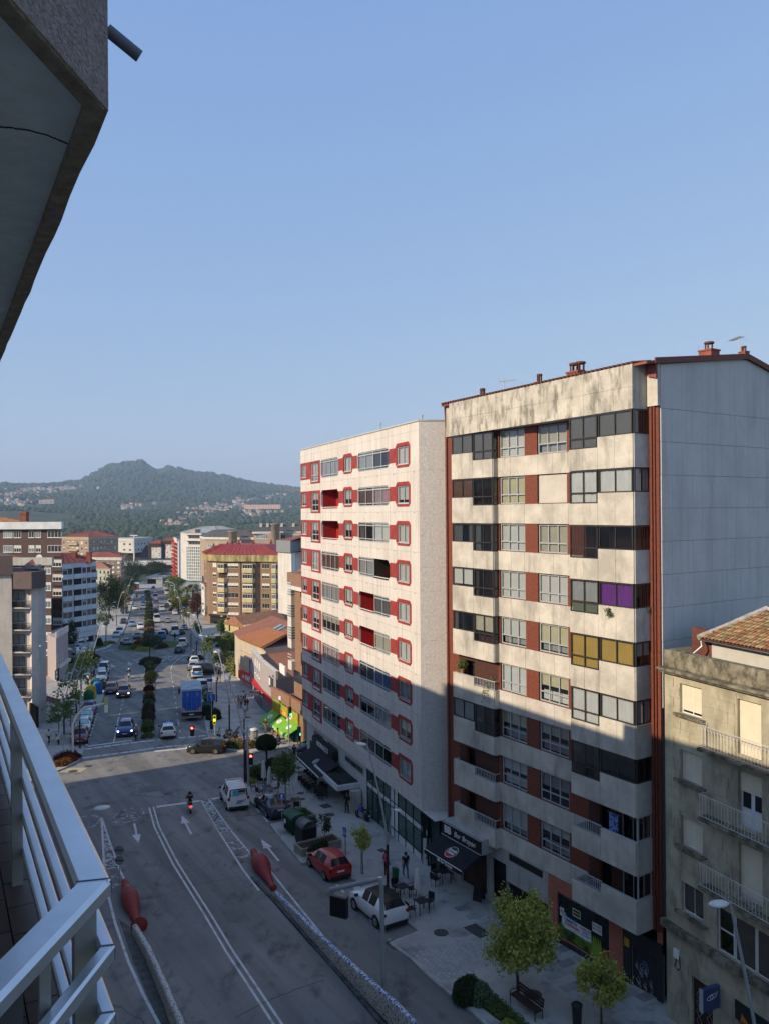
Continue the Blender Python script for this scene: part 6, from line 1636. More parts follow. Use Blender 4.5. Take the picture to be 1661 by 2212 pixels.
	MB().tube([(.4,-.42,H+.2),(1.2,-.45,H+.0),(2.6,-.45,H-.05),(4.0,-.45,H+.05),(6,-.45,H)],.035,5).build('cable',M_BLACK,s.t,M1)
	return s
FS=fruit_corner()
def supermarket():
	P=[Vector((-19.4,113.5,0)),Vector((-16.5,104.5,0)),Vector((-13.6,97.0,0))]
	g=gz(104)-.2;zt=zat(562,1427,104.5)
	s=Shell('supermarket','grey flat roofed supermarket with red band and terracotta terrace','shop',P,zt-1.0,g,11,mat('mauve_grey_render',(.36,.33,.33),var=.05),back=(.8,.6))
	M0,L0=s.face(0);M1,L1=s.face(1);H=s.H
	for Mx,L_ in((M0,L0),(M1,L1)):
		MB().box(-.01,L_+.01,-.01,.3,H,H+1.0).build('terrace_parapet',mat('mauve_grey_render',(.36,.33,.33)),s.t,Mx)
		MB().box(-.06,L_+.06,-.08,.36,H+1.0,H+1.08).build('parapet_coping',M_PALE,s.t,Mx)
	MB().prism([(p[0],p[1])for p in s.foot],H,H+.04).build('terrace_floor',mat('terracotta',(.3,.13,.07)),s.t)
	zs0,zs1=s.z(zat(562,1503,104.5)),s.z(zat(562,1488,104.5))
	red=mat('supermarket_red',(.48,.025,.035),rough=.4,var=.04)
	for Mx,L_ in((M0,L0),(M1,L1)):MB().box(-.05,L_+.05,-.25,-.01,zs0,zs1).build('sign_band',red,s.t,Mx)
	Zm=(zs0+zs1)/2
	def plate(M,x,y):
		zs0,zs1=Zm-.33,Zm+.33
		b_=MB().box(x,x+1.3,y-.06,y,zs0-.06,zs1+.06).build('shop_sign',red,s.t,M);MB().box(x+.04,x+1.26,y-.075,y-.061,zs0-.02,zs1+.02).build('sign_panel',mat('sign_pink',(.74,.62,.62)),b_)
		text('FROIZ',.44,'sign_lettering',mat('sign_dark',(.04,.01,.015)),b_,M@M.inverted()@T(x+.65,y-.085,Zm+.05)@RX(R(90)),.008,bold=.012)
		MB().box(x+.1,x+1.2,y-.09,y-.076,zs0+.06,zs0+.10).build('sign_rule',red,b_)
	plate(M1,.9,-.30);plate(Matrix.Translation((s.P[1].x-s.o.x,s.P[1].y-s.o.y,0))@T(0,0,0)@RZ(R(-12)),-1.5,-.55)
	MB().box(.1,L1-.2,-.05,.0,.2,zs0).build('shop_glass',mat('grey_shop_film',(.10,.12,.125),rough=.3,var=.1),s.t,M1);MB().box(L0*.3,L0-.1,-.05,.0,.2,zs0).build('shop_glass',mat('dark_shop_film',(.04,.045,.05),rough=.3),s.t,M0)
	MB().box(1.5,2.0,-.07,-.05,2.0,2.4).build('notice',M_WHITE,s.t,M1)
	for i in range(3):sw(s.t,M0@T(L0*.35+i*1.9,0,zs1+1.0),1.0,2.0,1,.5,M_ALU_W,M_GL_SKY)
	sw(s.t,M1@T(4.3,0,zs1+1.1),2.6,1.6,2,0,M_ALU,M_GL_OP);MB().box(4.5,5.3,-.09,-.065,zs1+1.5,zs1+2.4).build('poster',M_WHITE,s.t,M1)
	MB().box(L1-.2,L1+2.5,.5,.7,H+.9,H+2.0).build('roof_screen',M_WHITE,s.t,M1)
supermarket()
def office_house():
	P=[Vector((-25.2,131,0)),Vector((-22.7,123.7,0)),Vector((-17.5,114.5,0))]
	g=gz(122)-.2;ze=zat(520,1381,123)
	s=Shell('office_house','cream two storey office house with rust roof and red sign','house',P,ze,g,13,stained('warm_stucco',(.52,.45,.35),(.3,.26,.2),amt=.25),back=(.84,.54))
	M0,L0=s.face(0);M1,L1=s.face(1);H=s.H
	MB().box(-.15,L1,-.2,.0,H-2.0,H-1.85).build('cornice',M_BEIGE,s.t,M1);MB().box(-.2,L1,-.3,.0,H-.25,H).build('cornice',M_BEIGE,s.t,M1)
	n=Vector((.84,.54,0));a,c_=s.P[1]-s.o,s.P[2]-s.o;b0=s.P[0]-s.o
	rz=zat(566,1328,132)-g
	f0,f1,f2=a-n*.5,c_-n*.5,b0-n*.4
	r0,r1=a+n*6+(b0-a)*.5,c_+n*6
	mb=MB();mb.add([(f0.x,f0.y,H),(f1.x,f1.y,H),(r1.x,r1.y,rz),(r0.x,r0.y,rz),(f2.x,f2.y,H)],[(0,1,2,3),(4,0,3)]);rf=mb.build('roof',M_ROOF_RUST,s.t)
	e0=b0+n*13;e1=c_+n*13
	MB().add([(f2.x,f2.y,H),(r0.x,r0.y,rz),(r1.x,r1.y,rz),(e1.x,e1.y,H),(e0.x,e0.y,H)],[(0,1,4),(1,2,3,4)]).build('roof',M_ROOF_RUST,s.t)
	Mt=M1
	tl=mat('clay_tile',(.36,.15,.07),rough=.8,var=.25,scale=4)
	mb=MB();sl=(rz-H)/6.3
	for i in range(int((L1-.2)/.32)):
		x=.15+i*.32;y1=min(3.4,x*1.1+.2)
		mb.tube([(x,-.55,H+.1),(x,y1,H+.1+(y1+.55)*sl)],.13,6)
	tag(mb.build('clay_tiles',tl,rf,M1),kind='stuff')
	for x in(4.0,5.6):MB().box(x,x+1.0,4.0,5.4,0,.14).build('skylight',M_GL_SKY,rf,M1@T(0,0,H+.16)@RX(math.atan(sl)))
	sw(s.t,M1@T(3.6,0,H-5.0),2.6,2.2,2,0,M_BLACK,M_GL_SKY)
	zs1=s.z(zat(530,1449,123));
	red=mat('insurance_red',(.62,.012,.012),rough=.4,var=.04)
	bn=MB().box(-.2,L1,-.55,.0,zs1-1.25,zs1).build('sign_band',red,s.t,M1)
	text('MAPFRE',1.1,'sign_lettering',M_WHITE,bn,T(5.0,-.57,zs1-.6)@RX(R(90)),.01,bold=.03)
	MB().lathe([(.30,0),(.30,.012)],16).build('sign_emblem',M_WHITE,bn,T(2.2,-.56,zs1-.6)@RX(R(90)));
	MB().box(4.2,6.5,-.04,.0,.1,zs1-1.3).build('shop_glass',M_GL_OP,s.t,M1)
	plain_far('small cream gabled house behind the rust roofed office',[(484,158),(528,150)],1352,1376,9,M_CREAM,None,None,1,(2,),fascia=0,wf=.12,hf=.7,frm=M_BROWN_ROOM,bfs=(0,),name='house',cat='house')
office_house()
def gable_roof_house():
	for o in sc.objects:
		if o.get('label','').startswith('small cream gabled'):
			L_=(528-CX)/FPX*150-(484-CX)/FPX*158
			z0=zat(506,1352,154)-o.location.z;zr=z0+2.0
			MB().add([(-.3,-.4,z0),(L_+.3,-8.5,z0),(L_/2,-4.4,zr),(L_+7,2,z0),(7,9,z0),(L_/2+7,5.5,zr)],[(0,1,2),(1,3,5,2),(0,2,5,4)]).build('roof',M_ROOF_TILE if False else M_ROOF_ORANGE,o)
			break
gable_roof_house()
def hillside():
	variants=[]
	rr=random.Random(9)
	roofs=[mat('far_tile_roof',(.36,.16,.09),var=.15),mat('far_brown_roof',(.24,.12,.08),var=.15),mat('far_grey_roof',(.25,.25,.25),var=.1)]
	walls=[mat('far_white_wall',(.52,.50,.47),var=.05),mat('far_cream_wall',(.44,.38,.30),var=.06),mat('far_grey_wall',(.34,.34,.34),var=.06)]
	for k in range(9):
		w_,d_,h_=rr.uniform(8,16),rr.uniform(8,12),rr.uniform(5,9)
		mb=MB();mb.box(-w_/2,w_/2,-d_/2,d_/2,-4,h_)
		mb.add([(-w_/2-.5,-d_/2-.5,h_),(w_/2+.5,-d_/2-.5,h_),(w_/2+.5,d_/2+.5,h_),(-w_/2-.5,d_/2+.5,h_),(-w_/2*.7,0,h_+2.4),(w_/2*.7,0,h_+2.4)],[(0,1,5,4),(2,3,4,5),(0,4,3),(1,2,5)],1)
		for fl in range(2):
			for i in range(3):mb.box(-w_*.38+i*w_*.3,-w_*.38+i*w_*.3+1.3,-d_/2-.05,-d_/2,1.2+fl*h_*.45,2.6+fl*h_*.45,2)
		variants.append(mb.mesh('hillside_house',[walls[k%3]if k<6 else walls[0],roofs[k%3 if k<7 else 0],M_GL_OP]))
	zones=[(60,1066,230,9,54),(130,1060,120,9,22),(15,1076,40,12,20),(40,1090,60,9,16),(285,1096,60,5,16),(470,1100,110,12,68),(560,1110,70,14,36),(520,1084,90,5,14),(410,1122,60,14,20),(590,1075,50,8,12),(380,1135,60,14,14)]
	for cx_,cy_,wx,wy,n in zones:
		for i in range(n):
			px=cx_+rr.gauss(0,wx*.30);py=cy_+rr.gauss(0,wy*.45)-(px-cx_)*.08
			if px>690:continue
			u,v=uv(px,py);hit=None
			Y=900.0
			while Y<5200:
				if-v*Y<terr(u*Y,Y):hit=Y;break
				Y*=1.012
			if hit is None:continue
			X=u*hit;zz=terr(X,hit)
			sc_=max(.7,min(1.2,hit/3000))
			o=put('hillside_house',variants[rr.randrange(9)],None,Matrix.Translation((X,hit,zz+2))@RZ(rr.uniform(-.7,.7))@Matrix.Diagonal((sc_,sc_,sc_,1)))
			tag(o,'small pale house with low roof scattered on the distant wooded hillside','house','hillside houses')
	o=plain_far('long pink terrace row under the wooded slope at right',[(528,2250),(606,2230)],1090,1099,14,mat('far_pink_wall',(.62,.42,.36)),'flat',roofs[0],2,(14,),fascia=1.5,wf=.5,hf=.4,bfs=(0,),name='terrace_row',cat='house')
	o=plain_far('large pale shed with red flat roof among trees at left',[(84,2205),(117,2200)],1080,1088,20,walls[2],'hip',roofs[0],1,(3,),3,2,wf=.4,hf=.3,bfs=(0,),name='warehouse',cat='warehouse')
hillside()
def crane():
	p=at(640,1060,900);t=thing('tower_crane','tower crane jib reaching out beside the white block','crane',(p.x+14,p.y,gz(480)-40))
	zj=p.z-(gz(480)-40)
	mb=MB()
	for s_ in(-.7,.7):mb.bar((-27,s_,zj),(14,s_,zj),.25,.25)
	mb.bar((-27,0,zj+1.5),(14,0,zj+1.5),.25,.25)
	for i in range(27):
		x=-27+i*1.5;mb.bar((x,-.7,zj),(x+.75,0,zj+1.5),.14,.14);mb.bar((x+.75,0,zj+1.5),(x+1.5,.7,zj),.14,.14)
	mb.build('jib',mat('crane_orange',(.45,.28,.14)),t)
	MB().box(-.9,.9,-.9,.9,0,zj+1.5).build('mast',mat('crane_orange',(.45,.28,.14)),t)
crane()
def own_block():
	d=Vector((-.499,.867,0));n=Vector((.867,.499,0))
	p0=Vector((-.65,1.85,0))-n*1.35
	t=thing('apartment_building','pale apartment block behind the near balconies at the left edge','building',(p0.x,p0.y,-H0))
	M0=RZ(math.atan2(d.y,d.x))
	MB().box(-24,75.4,0.0,12,-3,H0+2.45).build('wall',M_PALE,t,M0)
	MB().box(12,75.4,-1.25,0,H0+1.9,H0+2.60).build('roof_cornice',M_CONC,t,M0)
	MB().box(24,41,-1.2,.6,H0+2.6,H0+3.5).build('shade_upstand',M_CONC,t,M0);MB().box(8,24,-1.2,.6,H0+2.4,H0+4.3).build('shade_upstand',M_CONC,t,M0)  # unseen roof steps, added to raise the shadow line on the facades opposite
	return t
own_block()
M_TYRE=mat('tyre_rubber',(.018,.018,.018),rough=.85,var=.15)
M_RIM=mat('alloy_rim',(.45,.46,.47),rough=.3,var=.05,metal=.8)
M_CGLASS=mat('car_glass',(.014,.017,.019),rough=.06,var=0,spec=.5)
M_PLAST=mat('black_plastic',(.02,.02,.021),rough=.6,var=.1)
M_LAMP=mat('clear_lamp',(.60,.62,.64),rough=.15,var=.05)
M_TAIL=mat('red_tail_lamp',(.28,.012,.012),rough=.2,var=.1)
M_PLATE=mat('number_plate',(.66,.67,.68),rough=.5,var=.03)
M_SHADE=mat('silver_sunshade',(.34,.62,.66),rough=.35,var=.15,scale=4)
def paint(name,c,metal=.0):return mat('paint_'+name,c,rough=.28,var=.03,spec=.5,metal=metal,coat=.6)
KIND={'hatch':[(2.0,.30,.52,.60,.62,.45),(1.92,.20,.66,.72,.78,.60),(1.55,.18,.80,.86,.85,.68),(1.02,.18,.90,.97,.87,.70),(.40,.18,.93,1.40,.87,.58),(-.30,.18,.95,1.49,.88,.58),(-.38,.18,.95,1.49,.88,.58),(-1.10,.18,.98,1.47,.87,.57),(-1.62,.18,1.0,1.40,.85,.54),(-1.92,.22,1.0,1.04,.82,.66),(-1.99,.28,.82,.92,.80,.62),(-2.0,.32,.60,.70,.76,.58)],'sedan':[(2.3,.30,.52,.60,.62,.45),(2.22,.20,.64,.70,.80,.62),(1.75,.18,.78,.84,.87,.70),(1.05,.18,.88,.94,.89,.72),(.35,.18,.92,1.36,.89,.58),(-.30,.18,.93,1.44,.89,.59),(-.38,.18,.93,1.44,.89,.59),(-1.0,.18,.95,1.42,.89,.58),(-1.15,.18,.95,1.40,.88,.57),(-1.75,.20,.97,1.05,.87,.68),(-2.22,.22,.92,.98,.83,.64),(-2.3,.30,.62,.80,.78,.58)],'suv':[(2.08,.36,.62,.72,.64,.48),(2.0,.26,.78,.86,.82,.64),(1.6,.24,.92,.98,.88,.70),(1.05,.24,1.0,1.07,.90,.72),(.42,.24,1.03,1.50,.90,.60),(-.30,.24,1.05,1.58,.91,.61),(-.38,.24,1.05,1.58,.91,.61),(-1.10,.24,1.08,1.57,.90,.60),(-1.68,.24,1.12,1.50,.88,.56),(-1.98,.28,1.12,1.16,.86,.68),(-2.06,.34,.90,1.0,.84,.66),(-2.08,.40,.66,.76,.80,.60)],'mpv':[(2.2,.30,.60,.72,.66,.50),(2.12,.22,.78,.86,.84,.66),(1.75,.20,.98,1.04,.90,.72),(1.25,.20,1.08,1.16,.91,.74),(.55,.20,1.10,1.74,.91,.66),(-.30,.20,1.10,1.82,.92,.70),(-.38,.20,1.10,1.82,.92,.70),(-1.60,.20,1.10,1.82,.92,.72),(-2.08,.20,1.12,1.78,.91,.72),(-2.16,.22,1.12,1.20,.90,.78),(-2.19,.28,.90,1.0,.89,.78),(-2.2,.34,.62,.72,.86,.76)],'van':[(2.7,.36,.70,.86,.72,.55),(2.62,.26,.95,1.05,.92,.74),(2.25,.24,1.18,1.26,.99,.82),(1.85,.24,1.28,1.38,1.0,.84),(1.15,.24,1.32,2.20,1.0,.76),(.45,.24,1.32,2.36,1.0,.80),(.35,.24,1.32,2.36,1.0,.80),(-1.2,.24,1.32,2.38,1.0,.82),(-2.6,.24,1.34,2.34,.99,.82),(-2.66,.26,1.34,1.42,.98,.86),(-2.69,.30,1.0,1.1,.98,.86),(-2.7,.36,.7,.8,.96,.84)]}
WHEEL={'hatch':(1.22,-1.24,.30),'sedan':(1.42,-1.28,.315),'suv':(1.30,-1.28,.34),'mpv':(1.36,-1.36,.32),'van':(1.75,-1.55,.35)}
_cars={}
def car_template(kind):
	if kind in _cars:return _cars[kind]
	S=KIND[kind]
	def sec(s):
		x,zl,zb,zt,wb,wt=s
		cr=.05 if zt>zb+.2 else.03
		return[(wb*.90,zl),(wb*.99,zl+.14),(wb*1.02,(zl+zb)/2+.06),(wb*.99,zb-.04),(wb*.955,zb+.015),(wt,zt),(wt*.62,zt+cr*.8),(0,zt+cr)]
	secs=[[(s[0],y,z)for y,z in sec(s)]for s in S]
	body,ws,rw,sg=MB(),MB(),MB(),[]
	n=len(S)
	def q(i,j,side):
		a=[secs[i][j],secs[i+1][j],secs[i+1][j+1],secs[i][j+1]]
		return[(p[0],p[1]*side,p[2])for p in a]
	for i in range(n-1):
		for j in range(7):
			for side in(1,-1):
				f=[(0,1,2,3)]if side<0 else[(3,2,1,0)]
				if j>=5 and i==3:ws.add(q(i,j,side),f,0,None,True)
				elif j>=5 and i==8 and kind!='vanblind':rw.add(q(i,j,side),f,0,None,True)
				elif j==4 and i in(4,6)and not(kind=='van' and i==6):
					g=MB();g.add(q(i,j,side),f);sg.append(g)
				else:body.add(q(i,j,side),f,0,None,True)
	for i in(0,n-1):
		pts=secs[i]+[(p[0],-p[1],p[2])for p in secs[i][::-1]]
		body.add(pts,[tuple(range(len(pts)))])
	me=body.mesh('body',paint('white',(.7,.7,.7)))
	bm_=bmesh.new();bm_.from_mesh(me);bmesh.ops.remove_doubles(bm_,verts=bm_.verts,dist=.0005);bmesh.ops.recalc_face_normals(bm_,faces=bm_.faces)
	bm_.to_mesh(me);bm_.free();me.polygons.foreach_set('use_smooth',[True]*len(me.polygons))
	L=[]
	L.append(('body',me,None,[]))
	L.append(('windscreen',ws.mesh('windscreen',M_CGLASS),None,[]))
	L.append(('rear_window',rw.mesh('rear_window',M_CGLASS),None,[]))
	for g in sg:L.append(('side_window',g.mesh('side_window',M_CGLASS),None,[]))
	xf,xr,rad=WHEEL[kind];wb=S[4][4]
	ty=MB();prof=[(rad*.62,-.09),(rad*.93,-.10),(rad,-.06),(rad,.06),(rad*.93,.10),(rad*.62,.09)]
	ty.lathe(prof,18,0,RX(R(90)));tym=ty.mesh('wheel',M_TYRE)
	rm=MB();rm.lathe([(rad*.66,.0),(rad*.64,.012),(rad*.5,.0)],16,0,RX(R(90)))
	for k in range(5):rm.box(-.03,.03,-.006,.014,.03,rad*.62,0,RY(k*2*math.pi/5))
	rmm=rm.mesh('rim',M_RIM)
	ar=MB();ar.add([(rad*1.16*math.cos(t),0,rad*1.16*math.sin(t))for t in[i*2*math.pi/18 for i in range(18)]],[tuple(range(18))]);arm=ar.mesh('wheel_arch',M_PLAST)
	for x in(xf,xr):
		for sd in(1,-1):
			L.append(('wheel_arch',arm,T(x,sd*(wb*1.02+.006),rad),[]))
			L.append(('wheel',tym,T(x,sd*(wb*1.02-.07),rad),[('rim',rmm,T(0,sd*.092,0))]))
	s1,s2=S[1],S[-2]
	hl=MB();hl.box(-.10,.05,-.16,.16,-.07,.07);hlm=hl.mesh('headlight',M_LAMP)
	tl=MB();tl.box(-.03,.10,-.10,.10,-.12,.12);tlm=tl.mesh('tail_light',M_TAIL)
	for sd in(1,-1):
		L.append(('headlight',hlm,T(s1[0]-.02,sd*(s1[4]-.17),s1[2]-.04)@RZ(-sd*.35),[]))
		L.append(('tail_light',tlm,T(s2[0]+.02,sd*(s2[4]-.09),s2[2]-.02 if kind not in('van','mpv')else s2[2]+.15),[]))
		L.append(('mirror',MB().box(-.07,.07,-.11,.11,-.06,.08).mesh('mirror',M_PLAST),T(S[3][0]-.22,sd*(S[3][4]+.10),S[3][2]+.08),[]))
	pl=MB().box(-.01,.01,-.26,.26,-.055,.055).mesh('number_plate',M_PLATE)
	L.append(('number_plate',pl,T(S[-1][0]-.012,0,S[-2][2]-.13),[]));L.append(('number_plate',pl,T(S[0][0]+.012,0,.46),[]))
	L.append(('bumper',MB().box(-.06,.05,-S[-1][4]*.96,S[-1][4]*.96,.24,.42).mesh('bumper',M_PLAST),T(S[-1][0]+.02,0,0),[]))
	L.append(('grille',MB().box(-.03,.03,-.36,.36,-.07,.07).mesh('grille',M_PLAST),T(S[0][0]-.02,0,.58 if kind!='van' else.8),[]))
	L.append(('underbody',MB().box(S[-1][0]+.1,S[0][0]-.1,-wb*.88,wb*.88,.14,.34).mesh('underbody',M_PLAST),None,[]))
	_cars[kind]=L
	return L
_far={}
def car(kind,col,M,label,far=False,name='parked_car',cat='car',group=None):
	L=car_template(kind)
	if far:
		if kind not in _far:
			mb=MB();order=['body','windscreen','rear_window','side_window','wheel','headlight','tail_light','wheel_arch']
			for nm,me,mm,ch in L:
				if nm not in order:continue
				mi={'body':0,'windscreen':1,'rear_window':1,'side_window':1,'wheel':2,'wheel_arch':2,'headlight':3,'tail_light':4}[nm]
				mb.add([tuple(v.co)for v in me.vertices],[tuple(p.vertices)for p in me.polygons],mi,mm,nm=='body')
			_far[kind]=mb.mesh('car',[paint('white',(.7,.7,.7)),M_CGLASS,M_TYRE,M_LAMP,M_TAIL])
		o=put(name,_far[kind],None,M)
		o.material_slots[0].link='OBJECT';o.material_slots[0].material=col
		return tag(o,label,cat,group)
	t=thing(name,label,cat,M=M,group=group)
	for nm,me,mm,ch in L:
		o=put(nm,me,t,mm)
		if nm=='body':o.material_slots[0].link='OBJECT';o.material_slots[0].material=col
		for a,b_,c_ in ch:put(a,b_,o,c_)
	return t
def vehicle(kind,col,px,py,head,label,near_end='rear',far=None,**k):
	"""px,py: the pixel where the end nearest to the lens meets the ground"""
	p=G(px,py);Lh=KIND[kind][0][0];a=R(head);d=Vector((math.cos(a),math.sin(a),0))
	c=p+d*Lh if near_end=='rear' else(p-d*Lh if near_end=='front' else p)
	c.z=gz(c.y)+.006
	return car(kind,col,on_slope(c,a),label,far=(c.y>150 if far is None else far),**k)
W_,BK,DB,RD,MR,SV,BL,GY,LB=paint('white',(.70,.70,.69)),paint('black',(.014,.014,.015)),paint('dark_blue',(.018,.026,.06)),paint('red',(.36,.016,.014)),paint('maroon',(.15,.022,.026)),paint('silver',(.40,.41,.42),.5),paint('blue',(.02,.055,.22)),paint('graphite',(.05,.05,.055),.3),paint('light_blue',(.16,.26,.38))
v1=vehicle('mpv',W_,516,1753.5,111,'white small van with roof bars and printed rear window at the stop line',name='delivery_van',cat='van')
mb=MB()
for y in(-.62,.62):mb.tube([(.6,y,1.93),(-1.95,y,1.93)],.025,6)
for i in range(6):mb.bar((.45-i*.46,-.72,1.95),(.45-i*.46,.72,1.95),.07,.04)
mb.build('roof_rack',M_WHITE,v1)
def rearq(x0,x1,z0,z1,m,d,nm):
	f=lambda y,zz:(-2.185+(zz-1.27)*.14-d,y,zz)
	MB().add([f(x0,z0),f(x1,z0),f(x1,z1),f(x0,z1)],[(0,1,2,3)]).build(nm,m,v1)
rearq(-.64,.64,1.24,1.74,mat('van_white_film',(.55,.62,.64)),0,'rear_graphic');rearq(-.05,.5,1.27,1.70,mat('van_cyan_film',(.05,.28,.42),c2=(.10,.40,.50),scale=3),.004,'rear_graphic');rearq(-.6,.02,1.52,1.72,M_BLACK,.004,'rear_graphic');rearq(-.6,.05,1.36,1.5,mat('van_orange_film',(.42,.18,.10),c2=(.20,.32,.30),scale=6),.006,'rear_graphic')
for i in range(3):MB().box(-2.235,-2.222,-.6+.2*i,.1+.05*i,.86-.1*i,.91-.1*i).build('rear_lettering',mat('van_blue',(.03,.08,.20)),v1)
v2=vehicle('sedan',DB,607,1772,117,'dark blue saloon parked behind the round arrow sign')
v3=vehicle('hatch',RD,737,1906,119,'bright red hatchback parked beside the stone planter')
v4=vehicle('suv',W_,856,2009,121,'white crossover with black roof parked by the cafe tables')
o=MB()
S4=KIND['suv']
def roofpanel(S,par,m,i0=4,i1=8):
	mb=MB()
	for i in range(i0,i1):
		for side in(1,-1):
			def pts(s):
				cr=.05;return[(s[0],s[5]*side*1.01,s[3]+.004),(s[0],s[5]*.62*side,s[3]+cr*.8+.005),(s[0],0,s[3]+cr+.005)]
			a,b_=pts(S[i]),pts(S[i+1]);mb.add(a+b_,[(0,3,4,1),(1,4,5,2)],0,None,True)
	mb.build('roof_panel',m,par)
roofpanel(S4,v4,mat('black_roof_paint',(.012,.012,.013),rough=.3,var=0,spec=.3))
c6a,c6b=G(466,1630),G(420,1629.5);d6=(c6b-c6a);h6=math.atan2(d6.y,d6.x);c6=(c6a+c6b)/2+Vector((0,.8,0));c6.z=gz(c6.y)+.006
car('hatch',BK,on_slope(c6,h6),'black hatchback driving across the sunlit junction',name='moving_car')
v7=vehicle('hatch',W_,363.8,1598.5,107,'white driving school car with blue roof sign beside the hedge bed',name='moving_car')
rs=MB().box(-.18,.0,-.55,.55,1.56,1.74).build('roof_sign',mat('sign_blue',(.04,.14,.40)),v7);text('L AE',.17,'sign_lettering',M_WHITE,rs,T(-.185,0,1.65)@RZ(R(-90))@RX(R(90)),.004,bold=.008)
vL=vehicle('suv',BL,269.5,1594.5,286,'bright blue small car with lit headlights waiting at the stop line','front',name='moving_car')
vM=vehicle('suv',MR,266,1510,285,'maroon crossover driving toward the lens next to the hedge bed','front',name='moving_car')
vehicle('hatch',paint('dull_maroon',(.11,.03,.03)),238.5,1501.5,284,'dull maroon hatchback driving in the kerb lane by the recycling bins','front',name='moving_car')
for v in(vL,vM):
	for ch in v.children:
		if ch.name.startswith('headlight'):ch.material_slots[0].link='OBJECT';ch.material_slots[0].material=mat('lit_headlight',(.95,.97,1.0),emit=2.5,var=0)
p0=G(171,1610);dl=Vector((math.cos(R(107.5)),math.sin(R(107.5)),0))
for k,(kd,cc,lab,sh_)in enumerate((('hatch',MR,'maroon car parked first at the flower bed corner on the left',0),('hatch',W_,'white hatchback with silver sunshade parked behind the maroon car',1),('sedan',SV,'silver saloon with silver sunshade parked third in the left row',1),('sedan',BL,'blue saloon parked last before the recycling bins on the left',0))):
	c=p0+dl*(2.0+5.2*k);c.z=gz(c.y)+.006
	t=car(kd,cc,on_slope(c,R(287.5)),lab)
	if sh_:
		S=KIND[kd];a,b_=S[3],S[4]
		MB().add([(a[0]-.06,-a[5]*.9,a[3]+.075),(a[0]-.06,a[5]*.9,a[3]+.075),(b_[0]+.08,b_[5]*.9,b_[3]+.015),(b_[0]+.08,-b_[5]*.9,b_[3]+.015)],[(0,1,2,3)]).build('sunshade',M_SHADE,t)
vehicle('hatch',LB,219,1474,286,'grey blue hatchback parked behind the dark recycling bin','front')
vehicle('mpv',W_,222,1458,285,'white mini van parked behind the grey blue hatchback','front',name='parked_van',cat='van')
vehicle('mpv',W_,437,1498,106,'white people carrier parked in the bay ahead of the truck',name='parked_van',cat='van')
v=vehicle('mpv',W_,426.5,1467,106,'white van with blue swirl print parked in the bay',name='parked_van',cat='van')
MB().prism([(-.9,-.75),(-.35,-.75),(-.2,-.4),(-.5,.1),(-.2,.7),(-.75,.75)],0,.01,0).build('blue_swirl',mat('van_cyan',(.03,.20,.42)),v,T(-2.225,0,1.1)@RY(R(-90))@T(.35,0,0))
vehicle('hatch',SV,417.5,1450.5,106,'silver hatchback parked in the bay ahead of the swirl van')
vehicle('hatch',W_,420.5,1437.5,105,'white hatchback parked foremost in the bay')
c=G(449,1457);c.z=gz(c.y)+KERB;car('mpv',BK,on_slope(c,R(5)),'black people carrier parked crosswise on the pavement',name='parked_van',cat='van')
def truck():
	p=G(414.4,1557);a=R(105.5);d=Vector((math.cos(a),math.sin(a),0));c=p+d*4.2;c.z=gz(c.y)
	t=thing('box_truck','large box truck with blue tail doors driving away up the avenue','truck',M=on_slope(c,a))
	MB().box(-4.1,2.2,-1.25,1.25,1.05,3.85).build('cargo_box',mat('truck_white',(.55,.57,.58),var=.06),t)
	MB().box(-4.12,2.22,-1.27,1.27,3.8,3.9).build('box_roof',mat('truck_roof',(.46,.50,.52),c2=(.25,.28,.30),scale=1.0),t)
	blue=mat('truck_blue',(.02,.085,.42),rough=.35,c2=(.03,.13,.55),scale=.8)
	for y0,y1 in((-1.17,-.02),(.02,1.17)):
		dr=MB().box(-4.16,-4.1,y0,y1,1.25,3.7).build('rear_door',blue,t)
		MB().prismy([(y0+.05,1.3),(y0+.45,1.3),(y0+.1,1.75)]if y0<0 else[(y1-.45,1.3),(y1-.05,1.3),(y1-.1,1.75)],-.005,.012).build('door_print',mat('door_sand',(.55,.42,.36)),dr,T(-4.17,0,0)@RZ(R(90))if False else T(-4.165,0,0)@RZ(R(90)))
		MB().tube([(-4.19,(y0+y1)/2,1.3),(-4.19,(y0+y1)/2,3.65)],.025,6).build('lock_rod',M_STEEL,dr)
		MB().box(-4.18,-4.165,y0+.35,y0+.6,3.05,3.4).build('door_emblem',mat('truck_sky',(.12,.35,.62)),dr)
	MB().box(-4.3,2.2,-1.1,1.1,.62,1.05).build('chassis',M_PLAST,t);MB().box(-4.75,-4.1,-1.2,1.2,.42,.55).build('tail_lift',M_GREY,t)
	MB().box(-4.32,-4.28,-.3,.3,.72,.86).build('number_plate',M_PLATE,t)
	MB().prismy([(2.35,.5),(4.3,.5),(4.35,1.5),(4.1,2.75),(2.35,2.8)],-1.2,1.2).build('cab',mat('truck_white',(.55,.57,.58)),t)
	for sd in(1,-1):
		MB().box(4.0,4.15,sd*1.4-.12,sd*1.4+.12,1.9,2.6).build('mirror',M_PLAST,t);MB().box(-4.33,-4.28,sd*.95-.12,sd*.95+.12,.75,.9).build('tail_light',M_TAIL,t)
		for x in(3.4,-2.5,-1.3):
			mb=MB();mb.lathe([(.3,-.14),(.48,-.14),(.5,-.08),(.5,.08),(.48,.14),(.3,.14)],16,0,RX(R(90)));wl=mb.build('wheel',M_TYRE,t,T(x,sd*1.05,.5));MB().lathe([(.3,0),(.28,.03)],12,0,RX(R(90))).build('rim',M_RIM,wl,T(0,sd*.14,0))
truck()
